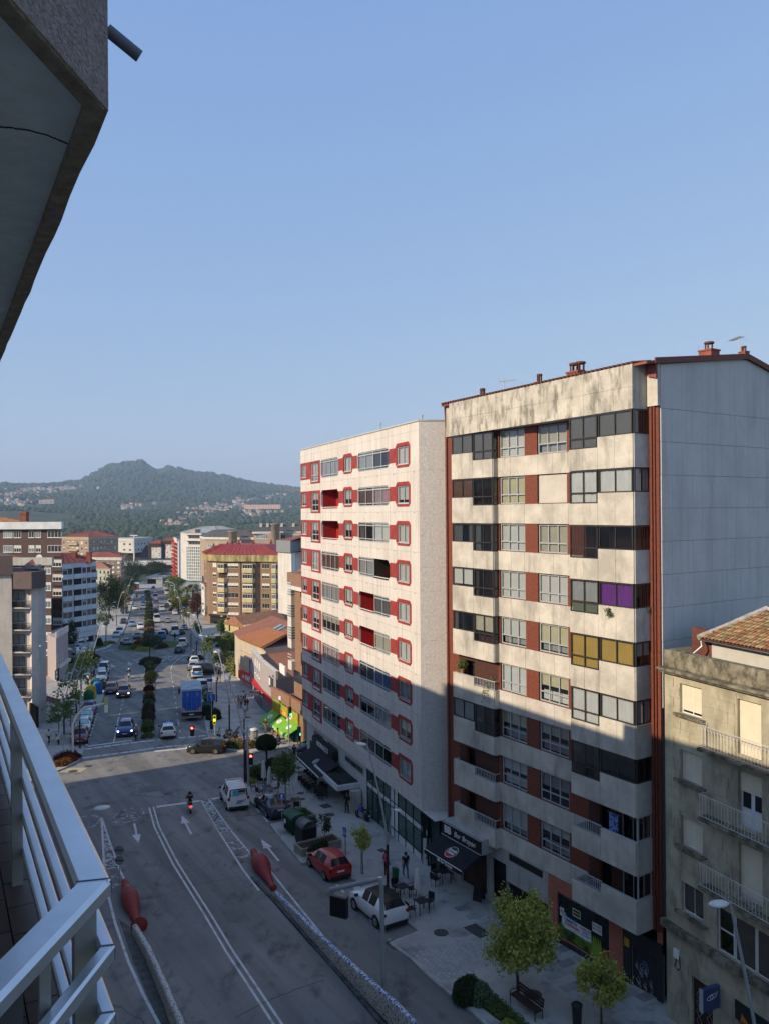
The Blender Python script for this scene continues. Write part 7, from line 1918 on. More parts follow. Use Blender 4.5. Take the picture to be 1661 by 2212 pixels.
for kd,cc,px,py,hd,end,lab,nm,ct in(('hatch',DB,386,1412.5,97,'rear','dark blue hatchback entering the roundabout','moving_car','car'),('mpv',W_,394,1399,100,'rear','white square van leaving the roundabout ahead of the dark blue car','moving_van','van'),('van',W_,378.5,1374.5,106,'rear','tall white van with wide flanks beyond the roundabout','moving_van','van'),('mpv',paint('azure',(.03,.17,.42)),349.5,1381.5,104,'rear','azure people carrier leaving the roundabout by the hedge bed','moving_car','car'),('hatch',DB,355,1371,105,'rear','dark car just ahead of the azure people carrier','moving_car','car'),('sedan',GY,277,1396,300,'front','dark grey saloon entering the roundabout from the far side','moving_car','car'),('hatch',GY,297.5,1382,290,'front','graphite hatchback approaching the roundabout beside the hedge bed','moving_car','car'),('suv',W_,304,1361,287,'front','white crossover coming down the avenue in the median lane','moving_car','car'),('hatch',LB,285,1354.5,287,'front','light blue hatchback coming down the avenue in the kerb lane','moving_car','car'),('van',W_,339.5,1346,106,'rear','white van stopped at the far crossing beside the hedge bed','moving_van','van'),('hatch',SV,362.5,1346.5,106,'rear','silver hatchback stopped at the far crossing by the right kerb','moving_car','car'),('mpv',W_,257.5,1373,287,'front','white mini van parked at the grass strip on the left','parked_van','van'),('hatch',SV,251,1379,287,'front','silver hatchback parked in front of the white mini van at the grass strip','parked_car','car'),('sedan',BK,267,1349,287,'front','black saloon parked at the left kerb before the far crossing','parked_car','car'),('hatch',BK,336.5,1323.5,106,'rear','black hatchback driving off next to the far hedge','moving_car','car'),('mpv',W_,351,1320.5,106,'rear','white mini van driving off in the right lane','moving_van','van'),('sedan',SV,337,1313,106,'rear','silver saloon driving off next to the far hedge','moving_car','car'),('hatch',MR,337.6,1304.5,106,'rear','maroon hatchback driving off next to the far hedge','moving_car','car'),('van',W_,335.5,1296.5,106,'rear','white van far up the avenue next to the hedge','moving_van','van'),('hatch',GY,336.5,1286,106,'rear','grey hatchback far up the avenue behind a white van','moving_car','car'),('hatch',W_,335,1280.5,106,'rear','white car far up the avenue before the tunnel','moving_car','car'),('suv',BK,331.5,1273.5,106,'rear','black car at the mouth of the far tunnel','moving_car','car'),('sedan',W_,291.5,1318.5,287,'front','white saloon coming down the avenue by the curved mast','moving_car','car'),('hatch',SV,309,1316.5,287,'front','silver car coming down the avenue by the hedge','moving_car','car'),('hatch',BL,310,1303.5,287,'front','blue car coming down the avenue by the hedge','moving_car','car'),('sedan',DB,309.5,1295.5,287,'front','dark blue car at the farthest crossing','moving_car','car'),('hatch',RD,279,1299.5,287,'front','red car parked under the left trees','parked_car','car'),('hatch',paint('taxi_yellow',(.50,.30,.03)),275,1308,287,'front','yellow car parked under the left trees','parked_car','car'),('hatch',LB,282,1289,287,'front','pale blue car parked farther up at the left kerb','parked_car','car'),('hatch',BL,285.5,1283,287,'front','blue car parked far up at the left kerb','parked_car','car'),('van',GY,270,1327,287,'front','dark van parked at the left kerb below the curved mast','parked_van','van'),('hatch',W_,378.5,1329,106,'rear','white car parked on the right by the round trees','parked_car','car'),('hatch',BK,371,1321,106,'rear','black car parked on the right by the round trees','parked_car','car'),('van',W_,369,1310,106,'rear','white van parked on the right by the round trees','parked_van','van'),('suv',GY,360.5,1313,106,'rear','grey car in the right lane near the round trees','moving_car','car'),('van',W_,361,1285,106,'rear','white lorry far up by the right kerb','parked_van','van'),('sedan',W_,128,1409,12,'mid','white estate car waiting in the left side street','moving_car','car'),('hatch',SV,157,1400,15,'mid','silver car behind the white estate in the left side street','moving_car','car'),('hatch',W_,176,1413,60,'mid','white hatchback turning out of the left side street','moving_car','car'),('suv',BK,487,1399,185,'mid','black car parked beyond the hedge in the right side street','parked_car','car'),('hatch',GY,392,1372,106,'rear','grey car parked beyond the tall white van','parked_car','car'),('hatch',SV,398,1362,106,'rear','silver car parked two ahead of the tall white van','parked_car','car')):
	vehicle(kd,cc,px,py,hd,lab,end,name=nm,cat=ct,far=None if py<1405 else False)
c=G(640,1612);c.z=gz(c.y)
c=G(672,1628);c.z=gz(c.y)+.006;car('sedan',DB,on_slope(c,R(202)),'dark blue saloon nosing out of the cross street behind the black awning',name='moving_car')
def bus():
	c=G(294,1273);c.z=gz(c.y);t=thing('city_bus','red and teal city bus far up the avenue by the left trees','bus',M=on_slope(c,R(290)))
	MB().box(-5.5,5.5,-1.25,1.25,.35,1.6).build('body',mat('bus_red',(.55,.05,.03)),t);MB().box(-5.45,5.45,-1.22,1.22,1.6,2.9).build('window_band',mat('bus_teal',(.03,.22,.22),rough=.2),t);MB().box(-5.4,5.4,-1.2,1.2,2.9,3.1).build('roof',M_WHITE,t)
	for x in(-3.4,3.4):
		for sd in(1,-1):MB().lathe([(.5,-.15),(.5,.15)],12,0,RX(R(90))).build('wheel',M_TYRE,t,T(x,sd*1.12,.5))
bus()
def scooter(px,py,head,label,col,kind='scooter',h=0.0,name='scooter',cat='scooter'):
	p=G(px,py,h);a=R(head);p.z=gz(p.y)+h
	t=thing(name,label,cat,M=on_slope(p,a))
	for x in(.62,-.62):
		mb=MB();r_=.27 if kind=='scooter' else.31;mb.lathe([(r_*.6,-.05),(r_*.95,-.055),(r_,0),(r_*.95,.055),(r_*.6,.05)],16,0,RX(R(90)))
		w2=mb.build('wheel',M_TYRE,t,T(x,0,r_));MB().lathe([(r_*.62,-.03),(r_*.62,.03)],12,0,RX(R(90))).build('rim',M_RIM,w2)
	if kind=='scooter':
		MB().prismy([(.34,.28),(.62,.62),(.56,.98),(.46,1.0),(.30,.42),(-.12,.36),(-.25,.66),(-.88,.74),(-.92,.6),(-.62,.42),(-.3,.26)],-.17,.17).build('body',col,t)
		MB().prismy([(-.22,.68),(-.9,.77),(-.9,.84),(-.5,.80),(-.2,.77)],-.15,.15).build('seat',M_PLAST,t)
		MB().prismy([(.60,.86),(.50,1.30),(.48,1.30),(.57,.86)],-.17,.17).build('windscreen',M_GLASS,t)
	else:
		MB().prismy([(.36,.62),(.30,.92),(-.05,.95),(-.12,.74),(.1,.58)],-.15,.15).build('fuel_tank',col,t)
		MB().prismy([(-.1,.78),(-.75,.86),(-.8,.94),(-.1,.86)],-.13,.13).build('seat',M_PLAST,t);MB().box(-.3,.32,-.14,.14,.26,.6).build('engine',M_GREY,t)
		MB().tube([(-.1,-.16,.3),(-.8,-.18,.42)],.05,8).build('exhaust',M_STEEL,t);MB().prismy([(-.75,.5),(-.95,.72),(-.8,.86),(-.6,.7)],-.08,.08).build('tail',M_PLAST,t)
	MB().tube([(.62,.09,.27),(.48,.09,1.0)],.025,6).build('fork',M_STEEL,t);MB().tube([(.40,-.34,1.06),(.50,0,1.0),(.40,.34,1.06)],.018,6).build('handlebar',M_PLAST,t)
	MB().lathe([(.09,0),(.08,.03)],12,0,RY(R(90))).build('headlight',M_LAMP,t,T(.60,0,.80 if kind=='scooter' else.92))
	MB().box(-.95,-.9,-.09,.09,.62,.70).build('tail_light',mat('lit_tail',(.8,.03,.02),emit=2.0,var=0)if label.startswith('pale cream')else M_TAIL,t);MB().box(-.95,-.93,-.10,.10,.46,.58).build('number_plate',M_PLATE,t)
	for sd in(1,-1):MB().tube([(.42,sd*.25,1.05),(.45,sd*.32,1.25)],.008,4).build('mirror_stalk',M_PLAST,t)
	return t
cream=paint('cream',(.60,.56,.48))
sR=scooter(410,1753,110,'pale cream scooter with lit tail lamp riding toward the stop line',cream)
sO=scooter(294,1598,287,'dark scooter with white nose waiting beside the blue car',paint('black',(.01,.01,.01)))
sT=scooter(278.5,1466.5,287,'white scooter coming down the left carriageway',W_)
scooter(125,1606,300,'white scooter parked on the left pavement',W_,h=KERB);scooter(484,1594,200,'silver scooter parked at the orange hedge, left one',SV,h=KERB);scooter(499,1597,170,'dark scooter parked at the orange hedge, right one',GY,h=KERB)
scooter(783,1771,128,'blue naked motorbike parked against the glass shop front',paint('bike_blue',(.02,.06,.40)),'bike',KERB,'motorbike','motorbike')
scooter(216,1443,20,'black motorbike parked across the pavement end on the left',BK,'bike',KERB,'motorbike','motorbike');scooter(202,1462,100,'black scooter parked behind the left lamp post',BK,h=KERB)
scooter(378,1382.5,100,'dark motorbike riding behind the tall white van',GY,'bike',0,'motorbike','motorbike');scooter(98,1520,110,'black scooter by the left shop wall',BK,h=KERB)
SKIN=mat('skin',(.42,.26,.19),rough=.6,var=.04);SKIN_D=mat('tan_skin',(.24,.13,.085),rough=.6,var=.04)
HAIR=mat('dark_hair',(.02,.014,.01),rough=.7,var=.2);HAIR_G=mat('grey_hair',(.32,.31,.30),rough=.8,var=.1)
def cloth(n,c):return mat('cloth_'+n,c,rough=.9,var=.12,scale=6)
def person(px,py,head,label,top,bottom,pose='walk',hair=HAIR,skin=SKIN,h=KERB,H=1.72,at_=None,shoe=None,longsleeve=False,helmet=None,dress=False,shorts=False):
	p=at_ if at_ is not None else G(px,py,h)
	if at_ is None:p.z=gz(p.y)+h
	k=H/1.72
	J={'pel':(0,0,.93),'wst':(0,0,1.10),'chs':(.01,0,1.32),'nck':(0,0,1.47),'hed':(.02,0,1.58),'top':(.015,0,1.68),'nos':(.115,0,1.585)}
	for s,sd in(('l',1),('r',-1)):
		f=1 if s=='l' else-1
		J['sh'+s]=(0,sd*.19,1.41)
		if pose=='walk':
			J['el'+s]=(-.02-f*.10,sd*.24,1.14);J['wr'+s]=(.08-f*.18,sd*.25,.90)
			J['hp'+s]=(0,sd*.09,.89);J['kn'+s]=(.06+f*.17,sd*.10,.49);J['an'+s]=(f*.28-.04,sd*.10,.10 if f>0 else.14);J['to'+s]=(f*.28+.12,sd*.11,.035 if f>0 else.04)
		elif pose=='stand':
			J['el'+s]=(-.03,sd*.25,1.13);J['wr'+s]=(.10,sd*.22,.91);J['hp'+s]=(0,sd*.09,.89);J['kn'+s]=(.03,sd*.11,.49);J['an'+s]=(0,sd*.12,.09);J['to'+s]=(.16,sd*.14,.035)
		elif pose=='hold':
			J['el'+s]=(.0,sd*.25,1.12);J['wr'+s]=(.22,sd*.10,1.10);J['hp'+s]=(0,sd*.09,.89);J['kn'+s]=(.05+f*.10,sd*.11,.49);J['an'+s]=(f*.15,sd*.11,.09);J['to'+s]=(f*.15+.16,sd*.12,.035)
		elif pose=='ride':
			J['el'+s]=(.14,sd*.27,1.10);J['wr'+s]=(.40,sd*.30,1.08)
			J['hp'+s]=(-.02,sd*.10,.84);J['kn'+s]=(.38,sd*.17,.78);J['an'+s]=(.28,sd*.17,.40);J['to'+s]=(.44,sd*.18,.36)
	if pose=='ride':
		for n,v in{'pel':(-.10,0,.86),'wst':(-.08,0,1.04),'chs':(-.02,0,1.26),'nck':(.02,0,1.41),'hed':(.06,0,1.52),'top':(.06,0,1.62),'nos':(.155,0,1.525)}.items():J[n]=v
		for s,sd in(('l',1),('r',-1)):J['sh'+s]=(0,sd*.19,1.35)
	E=[('pel','wst'),('wst','chs'),('chs','nck'),('nck','hed'),('hed','top'),('hed','nos')]
	rad={'pel':.135,'wst':.125,'chs':.145,'nck':.055,'hed':.092,'top':.075,'nos':.016}
	mats_={'pel':1,'wst':0,'chs':0,'nck':2,'hed':2,'top':2,'nos':2}
	for s,sd in(('l',1),('r',-1)):
		w=Vector(J['wr'+s]);e=Vector(J['el'+s]);dd=(w-e).normalized()
		J['ha'+s]=tuple(w+dd*.08)
		E+=[('chs','sh'+s),('sh'+s,'el'+s),('el'+s,'wr'+s),('wr'+s,'ha'+s),('pel','hp'+s),('hp'+s,'kn'+s),('kn'+s,'an'+s),('an'+s,'to'+s)]
		for q,(a_,l_)in enumerate(((-.022,.075),(-.007,.085),(.008,.08),(.022,.065))):
			J['f%d'%q+s]=tuple(w+dd*(.08+l_)+Vector((a_,0,-.012)));E.append(('ha'+s,'f%d'%q+s));rad['f%d'%q+s]=.010;mats_['f%d'%q+s]=2
		J['th'+s]=tuple(w+dd*.09+Vector((.045,-sd*.01,0)));E.append(('wr'+s,'th'+s));rad['th'+s]=.011;mats_['th'+s]=2
		rad.update({'sh'+s:.075,'el'+s:.046,'wr'+s:.034,'ha'+s:.036,'hp'+s:.095,'kn'+s:.064,'an'+s:.046,'to'+s:.04})
		mats_.update({'sh'+s:0,'el'+s:0 if longsleeve else 2,'wr'+s:2,'ha'+s:2,'hp'+s:1,'kn'+s:2 if(dress or shorts)else 1,'an'+s:2 if(dress or shorts)else 1,'to'+s:3})
	names=list(J)
	me=bpy.data.meshes.new('b');me.from_pydata([tuple(c*k for c in J[n])for n in names],[(names.index(a),names.index(b_))for a,b_ in E],[])
	ob=bpy.data.objects.new('b',me);sc.collection.objects.link(ob)
	ob.modifiers.new('s','SKIN')
	for i,n in enumerate(names):
		v=me.skin_vertices[0].data[i];v.radius=(rad[n]*k*(1.0 if n not in('chs','pel','wst')else.78),rad[n]*k*(1.0 if n not in('chs','pel','wst')else 1.12));v.use_root=(n=='pel')
	ob.modifiers.new('u','SUBSURF').levels=1;ob.modifiers['u'].render_levels=1
	dg=bpy.context.evaluated_depsgraph_get();m2=bpy.data.meshes.new_from_object(ob.evaluated_get(dg));bpy.data.objects.remove(ob);bpy.data.meshes.remove(me)
	m2.materials.clear()
	for m_ in(top,bottom,skin,shoe or M_BLACK):m2.materials.append(m_)
	pts=[(Vector(J[a])*k,Vector(J[b_])*k,mats_[a],mats_[b_])for a,b_ in E]
	for pl in m2.polygons:
		c=pl.center;best=9;mi=0
		for a,b_,ma,mb_ in pts:
			ab=b_-a;t=max(0,min(1,(c-a).dot(ab)/ab.length_squared));d_=(c-a-ab*t).length
			if d_<best:best=d_;mi=ma if t<.55 else mb_
		pl.material_index=mi;pl.use_smooth=True
	t=thing('person',label,'person',M=Matrix.Translation(p)@RZ(R(head)))
	put('body',m2,t)
	hc=Vector(J['hed'])*k
	if helmet:
		MB().lathe([(.13,-.06),(.145,.02),(.13,.10),(.08,.155),(.01,.17)],14,0,T(hc.x,hc.y,hc.z)).build('helmet',helmet,t);MB().box(.09,.14,-.09,.09,-.03,.05).build('visor',M_CGLASS,t,T(*hc))
	else:
		MB().lathe([(.098,-.02),(.107,.04),(.10,.09),(.06,.128),(.01,.138)],12,0,T(hc.x-.018,hc.y,hc.z)@RY(-.22)).build('hair',hair,t)
		MB().box(.088,.096,-.045,-.02,.0,.015,0,T(*hc)).box(.088,.096,.02,.045,.0,.015,0,T(*hc)).box(.090,.097,-.025,.025,-.062,-.052,0,T(*hc)).build('face_features',M_BLACK,t)
	if dress:MB().lathe([(.23,.42),(.19,.75),(.155,.95),(.14,1.1)],14,0,Matrix.Diagonal((.8*k,1*k,k,1))).build('dress',bottom,t)
	return t
WHc,BKc,PKc,JE,OLc,YEc,GYc,BGc=cloth('white',(.66,.66,.65)),cloth('black',(.015,.015,.017)),cloth('pink',(.62,.05,.18)),cloth('jeans',(.06,.11,.24)),cloth('olive',(.14,.14,.07)),cloth('yellow',(.55,.36,.04)),cloth('grey',(.25,.25,.26)),cloth('beige',(.38,.31,.24))
person(876,1897,100,'man in black shirt and blue jeans walking away past the bar',BKc,JE,'walk',shoe=M_WHITE)
person(834,1894,40,'person in pink top and black trousers beside the maroon lamp base',PKc,BKc,'stand',skin=SKIN_D)
person(750,1757,250,'man in dark work clothes standing at the entrance canopy',BKc,cloth('dark_grey',(.03,.03,.035)),'stand',longsleeve=True)
person(773,1738,240,'person in white top standing in the shaded entrance',WHc,BKc,'stand')
person(636,1645,60,'woman in short black dress carrying a white bag at the crossing',BKc,BKc,'walk',dress=True)
person(574.5,1585,260,'grey haired man in black shirt walking over the sunlit pavement',BKc,OLc,'hold',HAIR_G)
person(589,1606,20,'man in olive clothes crossing in front of the fruit shop',OLc,OLc,'walk',skin=SKIN_D)
person(600.5,1606,350,'man in yellow shirt and dark trousers in front of the fruit shop',YEc,BKc,'walk',skin=SKIN_D)
for px,py,hd,tp_,bt,lab in((515.7,1530,330,GYc,BGc,'person in grey in the talking group, leftmost'),(521.5,1531,60,BGc,JE,'woman with blue skirt in the talking group'),(527,1520,250,WHc,BKc,'person in white shirt at the back of the talking group'),(531,1526,200,BKc,BKc,'person in black in the talking group'),(535,1537,150,BKc,GYc,'person in dark clothes at the right of the talking group')):
	person(px,py,hd,lab,tp_,bt,'stand')
person(530,1550,100,'man in pale shirt walking toward the talking group',WHc,GYc,'walk')
person(470.5,1477,80,'person in white shirt and dark shorts on the right pavement',WHc,BKc,'walk',shorts=True);person(496.5,1473,90,'woman in long white dress on the sunlit right pavement',WHc,WHc,'walk',dress=True)
person(105.5,1609,80,'man in white shirt with bag strap on the left pavement',WHc,BKc,'walk');person(191,1480,90,'person in white shirt and black shorts behind the recycling bins',WHc,BKc,'walk',shorts=True)
person(231,1457,280,'man in dark clothes standing at the kerb by the white mini van',cloth('dark_grey',(.03,.03,.035)),cloth('dark_grey',(.03,.03,.035)),'hold');person(209,1388,90,'person in dark jacket on the left pavement near the grass strip',BKc,GYc,'walk')
for sc_o,lab,tp_,bt,hl in((sR,'rider in black on the pale cream scooter',BKc,BGc,M_BLACK),(sO,'rider in beige jacket on the dark scooter',BGc,BKc,M_WHITE),(sT,'rider in dark top on the white scooter',BKc,BKc,M_WHITE)):
	m=sc_o.matrix_basis;p=m.translation;hd=math.degrees(m.to_euler().z)
	o=person(0,0,hd,lab,tp_,bt,'ride',at_=Vector(p),longsleeve=True,helmet=hl);o.matrix_basis=m@T(-.22,0,0)
mmb=sc.objects
o=person(0,0,0,'rider in black behind the tall white van',BKc,BKc,'ride',at_=Vector((0,0,0)),longsleeve=True,helmet=M_BLACK);pq=G(378,1382.5);pq.z=gz(pq.y);o.matrix_basis=on_slope(pq,R(100))@T(-.22,0,0)
def bag(px,py,hd,lab,col,nm='handbag'):
	p=G(px,py,KERB)
	t=thing(nm,lab,'bag',(p.x,p.y,gz(p.y)+KERB+.75),R(hd));MB().prismy([(-.16,-.2),(.16,-.2),(.13,.1),(-.13,.1)],-.06,.06).build('body',col,t);MB().tube([(-.09,0,.1),(0,0,.26),(.09,0,.1)],.012,5).build('strap',col,t)
bag(639,1644.5,60,'white bag held by the woman in black dress',WHc)
def cart():
	p=G(853,1905,KERB);t=thing('shopping_trolley','green fabric shopping trolley beside the person in pink','trolley',(p.x,p.y,gz(p.y)+KERB),.6)
	MB().prismy([(-.16,.1),(.16,.1),(.19,.85),(-.13,.9)],-.17,.17).build('bag',mat('green_fabric',(.02,.12,.06),var=.2,scale=8),t);MB().tube([(-.2,0,.05),(-.24,0,.9),(-.32,0,1.0)],.015,5).build('handle',M_STEEL,t)
	for sd in(1,-1):MB().lathe([(.08,-.02),(.08,.02)],10,0,RX(R(90))).build('wheel',M_TYRE,t,T(-.14,sd*.17,.08))
cart()
M_LP=mat('lamp_silver',(.36,.38,.39),rough=.45,var=.06,metal=.3);M_LPM=mat('lamp_maroon',(.055,.014,.014),rough=.5,var=.1);M_LH=mat('lamp_head',(.60,.61,.60),rough=.4,var=.05)
def lamp_head(par,M,s=1.0):
	MB().lathe([(.02,-.03),(.24,-.05),(.27,0),(.22,.06),(.05,.11),(.01,.115)],16,0,M@Matrix.Diagonal((1.5*s,.85*s,s,1))).build('lamp_head',M_LH,par)
	MB().lathe([(.20,-.055),(.19,-.05)],14,0,M@Matrix.Diagonal((1.4*s,.8*s,s,1))).build('lamp_lens',M_LAMP,par)
def street_lamp(px,py,label,h=9.0,lean=(-.9,.5),low=True,mar=3.0,group='street lamps',head=True,at_=None):
	p=at_ or G(px,py,KERB);p.z=gz(p.y)+KERB
	t=thing('street_lamp',label,'street lamp',p,0,group)
	l=Vector((lean[0],lean[1],0))
	f=lambda z:Vector((l.x*(max(0,z-mar)/(h-mar))**1.4,l.y*(max(0,z-mar)/(h-mar))**1.4,z))
	MB().tube([(0,0,0),(0,0,.3),(0,0,mar)],[.12,.095,.09],10).build('base',M_LPM,t)
	zs=[mar+(h-mar)*i/6 for i in range(7)]
	MB().tube([f(z_)for z_ in zs],[.075-.004*i for i in range(7)],10).build('pole',M_LP,t)
	u=l.normalized()
	tip=f(h);lamp_head(t,T(*(tip+u*.45))@RZ(math.atan2(u.y,u.x)))
	MB().tube([tip-Vector((0,0,.02)),tip+u*.3],.035,8).build('arm',M_LP,t)
	if low:
		q=-u;MB().tube([(0,0,mar),(q.x*.12,q.y*.12,mar+.5),(q.x*.30,q.y*.30,mar+2.2),(q.x*.5,q.y*.5,mar+2.3)],.035,8).build('low_arm',M_LP,t);lamp_head(t,T(q.x*.75,q.y*.75,mar+2.32)@RZ(math.atan2(q.y,q.x)),.72)
	return t
street_lamp(837.5,1927,'tall leaning street lamp with maroon base in front of the glass shop',9.1,(-1.25,.75))
street_lamp(0,0,'leaning street lamp with pale oval head in front of the old stone house',9.2,(-1.45,-.3),False,.6,at_=at(1658,2330,28.4))
street_lamp(0,0,'street lamp whose oval head floats beside the balcony corner',9.6,(1.1,.55),False,3.0,at_=Vector((-15.1,36.6,0)))
for px,py,lab,h_,ln in((532,1691,'tall curved street lamp by the round clipped tree',9.0,(-1.9,2.0)),(496,1577,'street lamp with maroon base near the talking group',9.0,(-1.5,1.2)),(468,1516,'street lamp with maroon base behind the blue parking sign',9.0,(-2.2,1.5)),(441,1438,'street lamp with maroon base near the give way sign',9.0,(-1.6,1.0)),(138.5,1588,'street lamp with maroon base behind the white scooter',9.5,(.9,3.0)),(165,1541,'street lamp with maroon base beside the blue saloon row',9.0,(1.5,.6)),(172.8,1616,'straight street lamp with maroon base at the maroon car',8.0,(.3,.1)),(197,1477,'street lamp with maroon base behind the teal bin',9.0,(1.5,.5)),(229,1389,'street lamp at the grass strip on the left',9.0,(1.4,.5)),(205,1428,'street lamp on the left pavement before the roundabout',9.0,(1.4,.5)),(252,1352,'street lamp beside the black saloon',9.0,(1.4,.5)),(300,1640,'',0,0)):
	if lab:street_lamp(px,py,lab,h_,ln)
for px,py,lab in((413,1399,'street lamp at the right exit of the roundabout'),(398,1365,'first slim street lamp beyond the roundabout on the right'),(390,1338,'second slim street lamp beyond the roundabout on the right'),(382,1322,'third slim street lamp beyond the roundabout on the right'),(372,1303,'fourth slim street lamp beyond the roundabout on the right'),(363,1287,'fifth slim street lamp beyond the roundabout on the right'),(268,1322,'first slim street lamp up the avenue on the left'),(276,1300,'second slim street lamp up the avenue on the left'),(284,1280,'third slim street lamp up the avenue on the left'),(425,1418,'slim street lamp by the hedge')):
	street_lamp(px,py,lab,8.5,(-1.2,.4)if px>320 else(1.2,.4),False)
def mast_left():
	for px,py,x1,lab in((270,1328,3.8,'curved white traffic mast far up the avenue on the left'),(378,1287,-4.5,'curved white traffic mast far up the avenue on the right')):
		p=G(px,py,KERB);t=thing('traffic_mast',lab,'traffic mast',p)
		MB().tube([(0,0,0),(0,0,4.2),(x1*.15,0,5.3),(x1*.5,0,5.8),(x1,0,6.0)],.11,8).build('pole',M_ALU_W,t);MB().box(x1-.15,x1+.15,-.15,.15,5.3,6.2).build('signal_head',M_PLAST,t)
mast_left()
RED_ON=mat('red_light_on',(1.0,.05,.03),emit=6,var=0);GRN_ON=mat('green_light_on',(.05,.9,.35),emit=3,var=0);AMB_ON=mat('amber_light_on',(1.0,.35,.02),emit=4,var=0)
M_LENS=mat('dark_lens',(.02,.02,.02),rough=.3)
def signal(par,M,lit,col=None,s=1.0):
	"""three-lamp head, facing local -Y"""
	b=MB().box(-.17*s,.17*s,-.14*s,.14*s,-.5*s,.5*s).build('signal_head',col or M_PLAST,par,M)
	for i,z_ in enumerate((.32,0,-.32)):
		m_=M_LENS if lit!=i else(RED_ON,AMB_ON,GRN_ON)[i]
		MB().lathe([(.12*s,0),(.11*s,.015)],14,0,T(0,-.142*s,z_*s)@RX(R(90))).build('signal_lens',m_,b)
		MB().tube([(.13*s*math.cos(a),-.20*s,z_*s+.13*s*math.sin(a))for a in[R(10+16*j)for j in range(11)]],.018*s,4).build('signal_hood',col or M_PLAST,b)
def mast_right():
	p=G(537.5,1698,KERB);p.z=gz(p.y)+KERB
	t=thing('traffic_light','tall curved traffic light mast with red lamps by the round clipped tree','traffic light',p)
	Y=p.y;e=at(419,1574,Y+6.5)-p;k=at(535,1590,Y)-p
	MB().tube([(0,0,0),(k.x*.6,k.y*.3,k.z*.55),(k.x,k.y,k.z),(k.x-.8,k.y+.6,k.z+.75),(e.x*.35+k.x*.3,e.y*.35,e.z*.99-.05),(e.x*.6,e.y*.6,e.z),(e.x,e.y,e.z)],[.12,.11,.10,.09,.08,.07,.06],10).build('mast',M_LP,t)
	signal(t,T(e.x-.15,e.y,e.z-.25),0);z2=at(537,1640,Y).z-p.z;signal(t,T(.25,-.05,z2),0)
	MB().tube([(-.5,.6,0),(-.48,.6,6)],.06,8).build('side_post',M_LPM,t)
mast_right()
def mast_l():
	p=G(157.5,1634,KERB);p.z=gz(p.y)+KERB
	t=thing('traffic_light','curved pale traffic light mast with lime back board at the left corner','traffic light',p)
	e=at(229,1519,p.y+1.5)-p;k=at(156.5,1566,p.y)-p
	MB().tube([(0,0,0),(0,0,k.z),(.45,.1,k.z+1.0),(1.2,.3,k.z+1.8),(e.x*.6,e.y*.6,e.z*.97),(e.x,e.y,e.z)],[.12,.11,.10,.09,.08,.07],10).build('mast',M_ALU_W,t)
	lime=mat('lime_board',(.36,.48,.10),rough=.5)
	MB().box(e.x-.17,e.x+.17,e.y-.1,e.y+.12,e.z-.55,e.z+.55).build('signal_head',lime,t);MB().box(e.x-.1,e.x+.22,e.y-.16,e.y-.1,e.z-1.0,e.z-.2).build('signal_bracket',M_WHITE,t)
mast_l()
def post_signal(px,py,h_,lit,label,col,rot=0):
	p=G(px,py,KERB);p.z=gz(p.y)+KERB
	t=thing('traffic_light',label,'traffic light',p,R(rot));MB().tube([(0,0,0),(0,0,h_)],.06,8).build('post',M_LP,t);signal(t,T(0,-.12,h_-.45),lit,col)
post_signal(465,1604,3.0,1,'small lime traffic light with amber lamp lit by the parked scooters',mat('lime_case',(.40,.50,.06)))
post_signal(624.5,1611,4.2,2,'slim traffic light in front of the lime awnings',mat('green_case',(.03,.12,.06)),60)
post_signal(644,1617,2.3,2,'short green traffic light at the cross street corner',mat('green_case',(.03,.12,.06)),80)
def sign_disc(px,py,pyc,r_,label,face,M_f=None,arrow_=False,rot=0,h=KERB):
	p=G(px,py,h);p.z=gz(p.y)+h;zc=at(px,pyc,p.y).z-p.z
	t=thing('road_sign',label,'road sign',p,R(rot));MB().tube([(0,.03,0),(0,.03,zc+r_*.8)],.035,8).build('post',M_LP,t)
	d=MB().lathe([(r_,0),(r_,.02)],28,0,T(0,0,zc)@RX(R(90))).build('sign_plate',M_f or M_WHITE,t)
	MB().lathe([(r_*.92,.0),(r_*.92,.004)],28,0,T(0,-.022,zc)@RX(R(90))).build('sign_face',face,d)
	if arrow_:MB().prismy([(-.06*r_/.3,-.2*r_/.3+0),(.06*r_/.3,-.2*r_/.3),(.06*r_/.3,.04),(.13*r_/.3,.04),(0,.2*r_/.3),(-.13*r_/.3,.04),(-.06*r_/.3,.04)],-.032,-.027,0,T(0,0,zc)).build('arrow',M_WHITE,d)
	return t,zc,p
S_BL=mat('sign_blue_face',(.02,.09,.40),rough=.4,var=.03);S_GR=mat('sign_back',(.20,.21,.21),rough=.5,var=.1)
sign_disc(609.5,1783,1720.7,.30,'round blue sign with white arrow at the rear of the dark saloon',S_BL,arrow_=True)
t,zc,p=sign_disc(258.5,1905,1837,.30,'pair of round signs seen from behind above the left red sculpture',S_GR,S_GR,h=0)
MB().lathe([(.30,0),(.30,.02)],28,0,T(0,0,zc-.68)@RX(R(90))).build('sign_plate',S_GR,t)
for z_ in(zc,zc-.68):MB().box(-.3,.3,-.05,-.03,z_-.02,z_+.02).build('sign_rib',M_PLAST,t)
sign_disc(136.5,1636,1594,.36,'round grey sign back beside the left flower bed',mat('sign_back_pale',(.30,.31,.29)),mat('sign_back_pale',(.30,.31,.29)))
sign_disc(335.5,1404,1393,.42,'round blue roundabout sign among the island flowers',S_BL)
